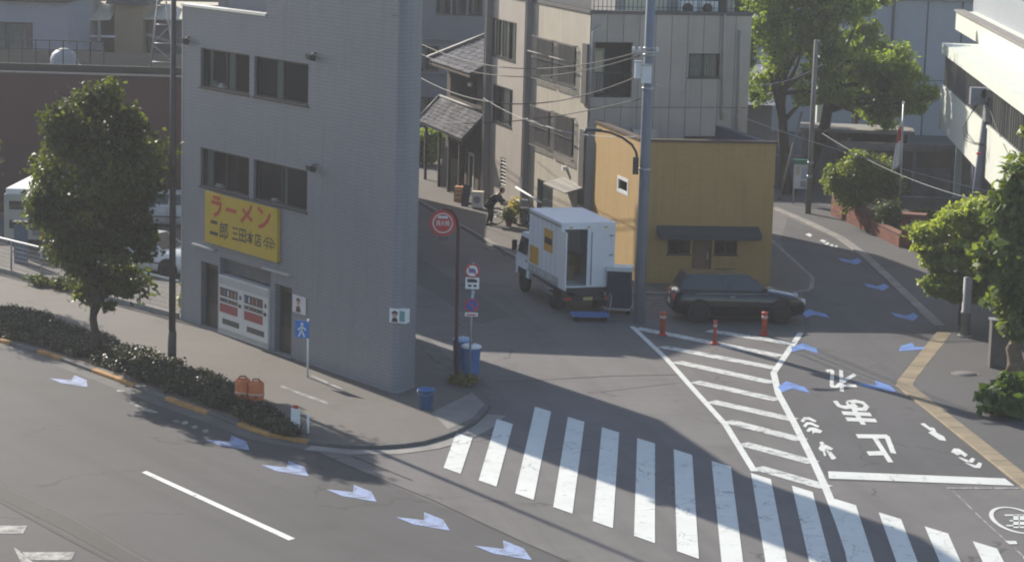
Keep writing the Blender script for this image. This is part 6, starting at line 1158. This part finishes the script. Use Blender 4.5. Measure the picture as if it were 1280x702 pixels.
# roadside hedge: one clipped mass too fine to count
hin = [(-60, 364), (0, 387), (60, 400), (130, 428), (190, 447), (250, 470), (300, 493), (345, 524), (362, 540)]; hout = [(-60, 403), (0, 421), (57, 435), (140, 463), (200, 486), (270, 512), (320, 531), (352, 541), (364, 545)]
hi = [np.array(G(x, y, 0.1)[:2]) for x, y in hin]; ho = [np.array(G(x, y, 0.1)[:2]) for x, y in hout]; part('planting_bed', MB().prism([tuple(p) for p in hi]+[tuple(p) for p in ho[::-1]], 0.05, 0.125), M_SOIL, walk)
rg = np.random.default_rng(11); CL = []
for i in range(520):
    u = rg.random()*(len(hi)-1.001); k = int(u); f = u-k; w = rg.random(); a = hi[k]*(1-f)+hi[k+1]*f; b = ho[k]*(1-f)+ho[k+1]*f; p = a*(1-w)+b*w; hgt = (0.33 if u < 6.4 else 0.22)*(0.75+0.4*math.sin(u*5)*0.4+0.25*rg.random()); edge = 0.8 if (w < .15 or w > .85) else 1
    CL.append((p[0], p[1], 0.1+hgt*0.62*edge, 0.28, 0.28, hgt*0.55*edge, 1.0))
h_ = leaf_part('roadside_hedge', leaves(CL, 55000, 0.06, 12, 0.8, 1.5), L_HEDGE, None); tag(h_, 'dark low clipped hedge along the main road kerb', 'hedge', kind='stuff')
# right-hand trees
tree('broadleaf_tree', 'dense broad-leaved tree with pale trunk at the right edge', G(1268, 470, 0.05), [(0.55, 0.0, 6.6, 0.9, 0.9), (-0.15, -0.3, 5.4, 0.8, 0.9), (0.9, 0.3, 5.2, 1.2, 1.0), (-0.35, 0, 4.2, 0.75, 0.8), (0.6, -0.4, 4.0, 1.2, 1.0), (-0.3, -0.2, 3.0, 0.75, 0.7), (0.8, 0, 2.8, 1.2, 0.9), (-0.2, 0, 2.0, 0.6, 0.55), (0.7, -0.3, 1.9, 1.0, 0.6), (1.6, 0, 4.2, 1.2, 1.6), (-0.75, -0.1, 3.6, 0.65, 0.6), (-0.6, -0.2, 2.4, 0.6, 0.5), (-0.55, -0.1, 4.8, 0.6, 0.6), (0.1, -0.3, 1.5, 0.7, 0.4)], 27000, 0.16, L_BROAD, M_BARKL, 2.4, 0.26, 21, droop=0.8)
tree('feathery_tree', 'light green feathery tree over the right pavement beside the broad-leaved tree', (14.75, 77.3, 0.05), [(0.3, 0, 3.9, 0.8, 0.35), (-0.6, -0.2, 3.5, 0.75, 0.3), (0.7, -0.3, 3.4, 0.8, 0.35), (-1.05, 0.1, 2.9, 0.75, 0.3), (0.0, 0.2, 2.9, 1.0, 0.35), (0.8, 0.1, 2.6, 0.8, 0.35), (-0.95, -0.1, 2.2, 0.7, 0.3), (0.1, -0.2, 2.1, 0.9, 0.35), (-0.7, 0, 1.55, 0.65, 0.28), (0.3, 0.1, 1.5, 0.75, 0.3), (-0.2, 0, 1.0, 0.6, 0.22), (0.8, 0.3, 1.7, 0.6, 0.3), (1.1, 0, 3.0, 0.8, 0.5), (1.0, 0, 2.1, 0.7, 0.4), (-1.25, 0, 2.5, 0.55, 0.3), (-1.0, 0.1, 1.2, 0.5, 0.25), (0.6, -0.2, 1.05, 0.6, 0.25)], 36000, 0.085, L_FEATH, M_BARK, 2.0, 0.09, 22, droop=0.5, aspect=3.0)
def bush(name, label, base, clumps, n, size, lm, seed, cat='bush', group=None, up=0.6):
    t = thing(name, label, cat, base, group); b = np.array(base, float); rg = random.Random(seed); C_ = []
    for dx, dy, z, r, rz_ in clumps:
        for k in range(4): C_.append((b[0]+dx+rg.uniform(-.4, .4)*r, b[1]+dy+rg.uniform(-.4, .4)*r, b[2]+z+rg.uniform(-.3, .3)*rz_, r*0.75, r*0.75, rz_*0.75, r*r*rz_))
    for k in range(4): part('stem', MB().tube([tuple(b+np.array([rg.uniform(-.1, .1), rg.uniform(-.1, .1), 0])), tuple(b+np.array([rg.uniform(-.5, .5)*clumps[0][3], rg.uniform(-.4, .4)*clumps[0][3], clumps[0][2]]))], [0.03, 0.012], 5), M_BARK, t)
    leaf_part('foliage', leaves(C_, n, size, seed, up), lm, t); return t
bush('shrub', 'dark glossy shrub at the foot of the broad-leaved tree', G(1258, 518, 0.05), [(0, 0, 0.5, 0.75, 0.5), (0.6, 0.1, 0.55, 0.7, 0.5), (-0.35, 0.1, 0.4, 0.5, 0.4), (0.2, 0.2, 0.9, 0.5, 0.35)], 2600, 0.2, leafmat('shrub_leaf', (0.03, 0.06, 0.015), (0.085, 0.13, 0.03), 0.3), 31)
bush('large_bush', 'large sunlit bush behind the brick planter', G(1072, 268, 0.5), [(0, 0, 0.9, 1.0, 0.8), (-0.75, 0.2, 1.5, 0.8, 0.7), (0.4, 0.4, 1.9, 1.0, 0.7), (1.1, 0.3, 1.3, 0.8, 0.7), (0.0, 0.2, 2.4, 0.7, 0.5)], 14000, 0.10, L_BUSH, 32)
for (x, y), r, h, lab in (((1108, 287), 0.62, 1.1, 'clipped round bush left of the brick pillar'), ((1150, 284), 0.5, 0.75, 'clipped round bush behind the brick pillar'), ((1173, 283), 0.5, 0.65, 'clipped round bush nearest the leaning pole')):
    bush('round_bush', lab, G(x, y, 0.3), [(0, 0, h*0.55, r, h*0.55)], 2600, 0.08, L_BUSH if r < 0.6 else leafmat('box_leaf', (0.03, 0.05, 0.015), (0.08, 0.1, 0.03), 0.3), int(x), group='clipped bushes by the brick planter')
# big trees behind
tb = G(986, 243); tree('big_tree', 'tall dark-trunked tree rising behind the yellow building', tb, [(-1.0, 0, 9.0, 1.5, 1.3), (0.6, 0, 9.6, 1.6, 1.3), (-1.3, 0, 7.2, 1.2, 1.0), (0.6, 0.3, 7.4, 1.4, 1.1), (-1.4, 0.2, 5.6, 1.0, 0.8), (1.4, 0, 6.0, 1.1, 0.9), (0.9, -0.2, 4.9, 0.9, 0.7), (2.0, 0, 8.6, 1.3, 1.1), (-0.2, 0.4, 10.6, 1.8, 1.2), (2.2, 0.2, 4.6, 0.7, 0.5), (-1.2, 0.6, 4.7, 0.8, 0.6)], 30000, 0.125, L_BRIGHT, M_BARK, 5.2, 0.30, 41, lean=(-0.8, 0))
tb2 = G(1004, 236); tree('spreading_tree', 'spreading tree with leaning trunk over the garden by the flagpole', tb2, [(3.7, 0.0, 6.1, 1.3, 0.9), (4.6, 0.0, 5.3, 1.1, 0.8), (3.2, 0.2, 4.7, 1.1, 0.8), (4.3, -0.2, 4.2, 1.2, 0.7), (5.2, 0.2, 4.3, 0.8, 0.7), (2.4, 0.1, 5.7, 0.8, 0.6), (1.6, 0, 8.9, 1.3, 0.7), (3.0, 0, 9.2, 1.0, 0.6), (3.6, 0, 3.4, 0.8, 0.5), (2.9, 0, 3.6, 0.6, 0.5)], 27000, 0.115, L_BRIGHT, M_BARK, 6.2, 0.32, 42, lean=(1.5, 0))
tree('rear_tree', 'leafy tree behind the beige building at the edge of the big tree', (10.0, 117.5, 0), [(-0.6, 0, 5.2, 1.3, 1.0), (0.8, 0, 5.8, 1.3, 1.0), (-0.2, 0, 7.2, 1.5, 1.1), (1.2, 0.2, 8.2, 1.5, 1.2), (-0.3, 0, 9.2, 1.6, 1.2), (1.0, 0, 10.4, 1.6, 1.2)], 15000, 0.14, L_BRIGHT, M_BARK, 4.5, 0.2, 43)
tree('hall_tree', 'bright young tree standing before the panelled hall beside the white column', (17.2, 121.0, 0), [(0.0, 0, 4.2, 1.1, 0.9), (1.0, 0, 5.2, 1.1, 0.8), (-0.9, 0, 5.6, 1.0, 0.8), (0.3, 0, 6.6, 1.0, 0.8), (-1.2, 0.1, 8.4, 1.0, 0.6), (1.6, 0, 3.4, 0.8, 0.6)], 10000, 0.14, L_BRIGHT, M_BARK, 4.0, 0.14, 44)
bush('garden_shrub', 'green shrub beside the timber house at the end of the left street', G(531, 208, 0), [(0, 0, 0.6, 0.9, 0.6), (0.2, 0.5, 1.3, 0.8, 0.6), (-0.7, 0.2, 1.0, 0.8, 0.7)], 3500, 0.13, L_BRIGHT, 51)
bush('weed_clump', 'yellowing weeds at the foot of the two corner signs', G(580, 479, 0.1), [(0, 0, 0.12, 0.4, 0.16), (-0.25, 0.05, 0.1, 0.25, 0.12)], 900, 0.07, leafmat('weed_leaf', (0.07, 0.075, 0.02), (0.16, 0.13, 0.03), 0.3), 52)
bush('fence_shrub', 'small pale plant between the fence and the grey building', G(231, 398, 0.1), [(0, 0.3, 0.45, 0.25, 0.45), (0.05, 0.3, 1.0, 0.22, 0.35)], 700, 0.09, L_BUSH, 53)
bush('verge_weeds', 'low weeds along the foot of the parking fence', G(75, 362, 0.1), [(0, 0.3, 0.2, 0.6, 0.25), (-0.9, 0.7, 0.2, 0.5, 0.2), (0.8, -0.4, 0.25, 0.5, 0.25)], 1500, 0.08, L_STREET, 54)
for i, ((x, y), lab, lm, h) in enumerate((((636, 283), 'potted plant with pale green leaves beside the bicycle', L_BUSH, 0.5), ((643, 279), 'potted plant with yellow blooms beside the bicycle', L_YEL, 0.8))):
    c = G(x, y, 0.1); t = thing('potted_plant', lab, 'plant', c, 'pots on the pavement by the bicycle'); part('pot', MB().lathe(c, [(0.1, 0), (0.15, 0.24), (0.17, 0.24), (0.17, 0.28), (0.14, 0.28), (0.0, 0.25)], 14), mat('terracotta', (0.28, 0.12, 0.07), 0.85, 0.2, 4), t)
    leaf_part('foliage', leaves([(c[0], c[1], 0.1+0.28+h*0.4, 0.26, 0.26, h*0.5, 1)], 500, 0.08, 60+i, 0.5), lm, t)

# ------------------------------------------------------------------ things outside the timber house
c = G(596, 261, 0.1); ac = thing('air_conditioner_unit', 'white outdoor air conditioner unit at the corner of the beige building', 'air conditioner', c); FQ = Frame(BL_.pt(15.0, 0.4, 0)[:2], 164, 254); sq, _ = FQ.px(594, 252, 0.0)
FQ = Frame((c[0]-0.2, c[1]), 100, 190); part('casing', MB().fbox(FQ, -0.02, 0.42, -0.35, 0, 0.16, 0.8), M_WHITE, ac); part('lid', MB().fbox(FQ, -0.05, 0.45, -0.38, 0.03, 0.801, 0.84), M_CURT, ac); part('feet', MB().fbox(FQ, 0.0, 0.4, -0.3, -0.05, 0.1, 0.158), M_CONCD, ac); mb = MB(); disc(mb, FQ, 0.2, 0.5, 0.16, 0.002, 0.02, 16); part('fan_grille', mb, M_GALV, ac)
c = G(573, 252, 0.1); t = thing('orange_crate_stack', 'orange and white patterned crate on the pavement by the timber house', 'crate', c); FQ = Frame((c[0]-0.2, c[1]), 100, 190); part('box', MB().fbox(FQ, 0, 0.42, -0.4, 0, 0.1, 0.75), mat('crate_orange', (0.55, 0.24, 0.10), 0.7, 0.2, 4), t)
for z in (0.25, 0.45, 0.62): part('stripe', MB().fbox(FQ, 0.06, 0.3, 0.002, 0.006, z, z+0.07), M_CURT, t)
for (x, y), w, h, m, lab in (((583, 257), 0.3, 1.0, M_DARK, 'dark panel leaning beside the air conditioner unit'), ((567, 238), 0.34, 1.5, mat('board_green', (0.16, 0.19, 0.15)), 'tall narrow sign board leaning at the timber house'), ((556, 232), 0.3, 1.9, M_GALV, 'pale upright panel at the far end of the timber house')):
    c = G(x, y, 0.1); t = thing('leaning_board', lab, 'board', c); FQ = Frame((c[0], c[1]), 110, 200); part('panel', MB().hexa([FQ.pt(-w/2, 0.16, 0.1), FQ.pt(w/2, 0.16, 0.1), FQ.pt(w/2, 0.2, 0.1), FQ.pt(-w/2, 0.2, 0.1), FQ.pt(-w/2, -0.1, h), FQ.pt(w/2, -0.1, h), FQ.pt(w/2, -0.06, h), FQ.pt(-w/2, -0.06, h)]), m, t); part('trim', MB().hexa([FQ.pt(-w/2-0.02, 0.15, 0.1), FQ.pt(-w/2, 0.15, 0.1), FQ.pt(-w/2, 0.215, 0.1), FQ.pt(-w/2-0.02, 0.215, 0.1), FQ.pt(-w/2-0.02, -0.11, h), FQ.pt(-w/2, -0.11, h), FQ.pt(-w/2, -0.045, h), FQ.pt(-w/2-0.02, -0.045, h)]), M_WOOD, t)

# ------------------------------------------------------------------ bicycle and person
def bicycle(label, loc, az):
    t = thing('bicycle', label, 'bicycle', (0, 0, 0))
    for x in (-0.52, 0.52):
        P = [(x+0.32*math.cos(a), 0, 0.34+0.32*math.sin(a)) for a in np.linspace(0, 2*math.pi, 25)]; w = part('wheel', MB().tube(P, 0.022, 6, False), M_BLACK, t); mb = MB()
        for a in np.linspace(0, math.pi, 7)[:-1]: mb.tube([(x+0.31*math.cos(a), 0, 0.34+0.31*math.sin(a)), (x-0.31*math.cos(a), 0, 0.34-0.31*math.sin(a))], 0.004, 4)
        part('spokes', mb, M_GALV, w)
    mb = MB()
    for a, b in (((-0.52, 0, 0.34), (-0.12, 0, 0.3)), ((-0.12, 0, 0.3), (-0.22, 0, 0.8)), ((-0.12, 0, 0.3), (0.36, 0, 0.72)), ((-0.52, 0, 0.34), (-0.2, 0, 0.68)), ((0.52, 0, 0.34), (0.36, 0, 0.95)), ((-0.2, 0, 0.66), (0.38, 0, 0.82))): mb.tube([a, b], 0.02, 6)
    part('frame', mb, M_DARK, t); part('saddle', MB().hexa([(-0.36, -0.09, 0.82), (-0.06, -0.03, 0.82), (-0.06, 0.03, 0.82), (-0.36, 0.09, 0.82), (-0.36, -0.1, 0.89), (-0.06, -0.03, 0.87), (-0.06, 0.03, 0.87), (-0.36, 0.1, 0.89)]), M_BLACK, t)
    part('handlebar', MB().tube([(0.22, -0.28, 1.0), (0.34, -0.2, 1.03), (0.38, 0, 1.0), (0.34, 0.2, 1.03), (0.22, 0.28, 1.0)], 0.014, 6), M_GALV, t)
    mb = MB().box(0.44, 0.8, -0.19, 0.19, 0.74, 0.76)
    for k in range(7): x = 0.42+k*0.065; mb.box(x, x+0.008, -0.2, -0.192, 0.76, 1.0).box(x, x+0.008, 0.192, 0.2, 0.76, 1.0)
    for z in (0.82, 0.9, 0.99): mb.box(0.41, 0.83, -0.21, -0.2, z, z+0.01).box(0.41, 0.83, 0.2, 0.21, z, z+0.01).box(0.41, 0.42, -0.2, 0.2, z, z+0.01).box(0.82, 0.83, -0.2, 0.2, z, z+0.01)
    part('basket', mb, M_GALV, t); part('basket_cover', MB().hexa([(0.42, -0.18, 0.98), (0.82, -0.18, 0.98), (0.82, 0.18, 0.98), (0.42, 0.18, 0.98), (0.5, -0.12, 1.1), (0.76, -0.12, 1.08), (0.76, 0.12, 1.08), (0.5, 0.12, 1.1)]), mat('cover_grey', (0.22, 0.23, 0.25), 0.7, 0.2, 6), t)
    part('rear_mudguard', MB().tube([(-0.52+0.36*math.cos(a), 0, 0.34+0.36*math.sin(a)) for a in np.linspace(0.3, 2.9, 9)], 0.018, 5), M_GALV, t); part('pedal', MB().box(-0.18, -0.06, 0.08, 0.16, 0.18, 0.2).box(-0.18, -0.06, -0.16, -0.08, 0.4, 0.42), M_BLACK, t)
    t.location = loc; t.rotation_euler = (0, 0, rad(90-az)); return t
pb = G(613, 281, 0.1); bicycle('bicycle with front basket held by the person in dark clothes', (pb[0]+0.75, pb[1]+0.1, 0.095), 100)
def skin(name, verts, edges, radii, m, parent, root=0, sub=2):
    me = bpy.data.meshes.new(name); me.from_pydata(verts, edges, []); ob = bpy.data.objects.new(name, me); COL.objects.link(ob)
    sk = ob.modifiers.new('s', 'SKIN'); sk.use_smooth_shade = True; sk.branch_smoothing = 0.5
    for i, r in enumerate(radii): d = me.skin_vertices[0].data[i]; d.radius = r if isinstance(r, tuple) else (r, r); d.use_root = (i == root)
    ss = ob.modifiers.new('u', 'SUBSURF'); ss.levels = sub; ss.render_levels = sub
    dg = bpy.context.evaluated_depsgraph_get(); dg.update(); nm = bpy.data.meshes.new_from_object(ob.evaluated_get(dg)); bpy.data.objects.remove(ob)
    nm.name = name; nm.materials.clear(); nm.materials.append(m); nm.polygons.foreach_set('use_smooth', [True]*len(nm.polygons)); o = bpy.data.objects.new(name, nm); COL.objects.link(o); o.parent = parent; ORG[o.name] = ORG[parent.name]; return o
# local axes: x = the way the person faces, bending forward over the handlebar
ps = thing('person', 'person in dark jacket and trousers bending over a bicycle on the far pavement', 'person', (0, 0, 0)); M_SKIN = mat('skin', (0.42, 0.26, 0.19), 0.6, 0.06, 6); M_JKT = mat('dark_jacket', (0.022, 0.024, 0.032), 0.85, 0.25, 5, 0.3, 30); M_TRS = mat('dark_trousers', (0.028, 0.029, 0.034), 0.85, 0.2, 5)
V = [(-0.05, 0, 0.88), (0.06, 0, 1.02), (0.2, 0, 1.17), (0.29, 0, 1.28), (0.37, 0, 1.36), (0.45, 0, 1.43)]; R_ = [(0.14, 0.12), (0.135, 0.11), (0.16, 0.12), (0.13, 0.10), 0.055, 0.085]; E_ = [(0, 1), (1, 2), (2, 3), (3, 4), (4, 5)]
for sg_ in (1, -1):
    k = len(V); V += [(-0.06, 0.1*sg_, 0.82), (0.02+0.02*sg_, 0.115*sg_, 0.46), (-0.06+0.06*sg_, 0.12*sg_, 0.09), (0.09+0.06*sg_, 0.135*sg_, 0.035)]; R_ += [0.092, 0.062, 0.042, 0.036]; E_ += [(0, k), (k, k+1), (k+1, k+2), (k+2, k+3)]
    k = len(V); V += [(0.29, 0.18*sg_, 1.24), (0.38, 0.23*sg_, 1.04), (0.56, 0.22*sg_, 0.97), (0.62, 0.21*sg_, 0.965)]; R_ += [0.062, 0.048, 0.036, (0.032, 0.022)]; E_ += [(3, k), (k, k+1), (k+1, k+2), (k+2, k+3)]
    for f, (dy, ln) in enumerate(((-0.026, 0.06), (-0.009, 0.07), (0.009, 0.066), (0.026, 0.052))):
        j = len(V); V += [(0.66+ln*0.3, 0.21*sg_+dy, 0.972), (0.67+ln*0.75, 0.21*sg_+dy, 0.945), (0.66+ln*0.6, 0.21*sg_+dy, 0.925)]; R_ += [0.009, 0.008, 0.007]; E_ += [(k+3, j), (j, j+1), (j+1, j+2)]
    j = len(V); V += [(0.63, 0.21*sg_-0.035*sg_, 0.945), (0.655, 0.21*sg_-0.03*sg_, 0.92)]; R_ += [0.01, 0.008]; E_ += [(k+3, j), (j, j+1)]
body = skin('body', V, E_, R_, M_SKIN, ps)
# clothing: a looser shell over trunk and arms, and over the legs
Vj = [(-0.08, 0, 0.80), (-0.04, 0, 0.90), (0.06, 0, 1.03), (0.2, 0, 1.18), (0.29, 0, 1.29)]; Rj = [(0.24, 0.22), (0.225, 0.20), (0.22, 0.19), (0.22, 0.18), (0.15, 0.13)]; Ej = [(0, 1), (1, 2), (2, 3), (3, 4)]
for sg_ in (1, -1): k = len(Vj); Vj += [(0.29, 0.19*sg_, 1.245), (0.38, 0.235*sg_, 1.04), (0.55, 0.225*sg_, 0.975)]; Rj += [0.1, 0.08, 0.06]; Ej += [(4, k), (k, k+1), (k+1, k+2)]
skin('jacket', Vj, Ej, Rj, M_JKT, ps, 1)
Vt = [(-0.05, 0, 0.87)]; Rt = [(0.155, 0.13)]; Et = []
for sg_ in (1, -1): k = len(Vt); Vt += [(-0.06, 0.1*sg_, 0.79), (0.02+0.02*sg_, 0.115*sg_, 0.46), (-0.06+0.06*sg_, 0.12*sg_, 0.10)]; Rt += [0.112, 0.082, 0.066]; Et += [(0, k), (k, k+1), (k+1, k+2)]
skin('trousers', Vt, Et, Rt, M_TRS, ps)
for sg_ in (1, -1): part('shoe', MB().hexa([(-0.12+0.06*sg_, 0.12*sg_-0.045, 0.0), (0.16+0.06*sg_, 0.13*sg_-0.05, 0.0), (0.16+0.06*sg_, 0.13*sg_+0.05, 0.0), (-0.12+0.06*sg_, 0.12*sg_+0.045, 0.0), (-0.11+0.06*sg_, 0.12*sg_-0.04, 0.1), (0.12+0.06*sg_, 0.13*sg_-0.04, 0.06), (0.12+0.06*sg_, 0.13*sg_+0.04, 0.06), (-0.11+0.06*sg_, 0.12*sg_+0.04, 0.1)]), M_BLACK, ps)
hc = np.array([0.47, 0, 1.45]); hd = part('head', MB().lathe(hc-np.array([0.03, 0, 0.12]), [(0.0, -0.0), (0.05, 0.01), (0.075, 0.06), (0.085, 0.12), (0.082, 0.17), (0.06, 0.215), (0.0, 0.235)], 16, (0.35, 0, 1)), M_SKIN, ps)
part('hair', MB().lathe(hc-np.array([0.045, 0, 0.05]), [(0.088, 0.0), (0.096, 0.06), (0.092, 0.12), (0.065, 0.165), (0.0, 0.182)], 16, (0.2, 0, 1)), M_BLACK, hd)
part('nose', MB().add([(hc[0]+0.05, 0, hc[2]+0.03), (hc[0]+0.045, 0.014, hc[2]-0.02), (hc[0]+0.045, -0.014, hc[2]-0.02), (hc[0]+0.085, 0, hc[2]-0.02)], [(0, 1, 3), (0, 3, 2), (1, 2, 3), (0, 2, 1)]), M_SKIN, hd)
for sg_ in (1, -1):
    part('ear', MB().lathe((hc[0]-0.03, 0.082*sg_, hc[2]-0.02), [(0.0, -0.01), (0.026, 0.0), (0.0, 0.012)], 10, (0, 1, 0)), M_SKIN, hd); part('eye', MB().lathe((hc[0]+0.048, 0.032*sg_, hc[2]+0.012), [(0.0, -0.005), (0.011, 0.0), (0.0, 0.007)], 8, (1, 0, 0)), M_BLACK, hd)
part('mouth', MB().box(hc[0]+0.035, hc[0]+0.052, -0.022, 0.022, hc[2]-0.056, hc[2]-0.05), M_RED, hd)
ps.location = (pb[0], pb[1], 0.095); ps.rotation_euler = (0, 0, rad(90-100))

# ------------------------------------------------------------------ hazy morning air
hz_ = part('haze', MB().box(-70, 70, -6, 215, -1.6, 24), None); hz_['kind'] = 'stuff'
m, n, b, out = _new('haze_air'); n.nodes.remove(b); pv = n.nodes.new('ShaderNodeVolumePrincipled'); pv.inputs['Color'].default_value = (0.92, 0.94, 1.0, 1); pv.inputs['Density'].default_value = 0.0005; pv.inputs['Anisotropy'].default_value = 0.3
n.links.new(pv.outputs[0], out.inputs['Volume']); hz_.data.materials.append(m)
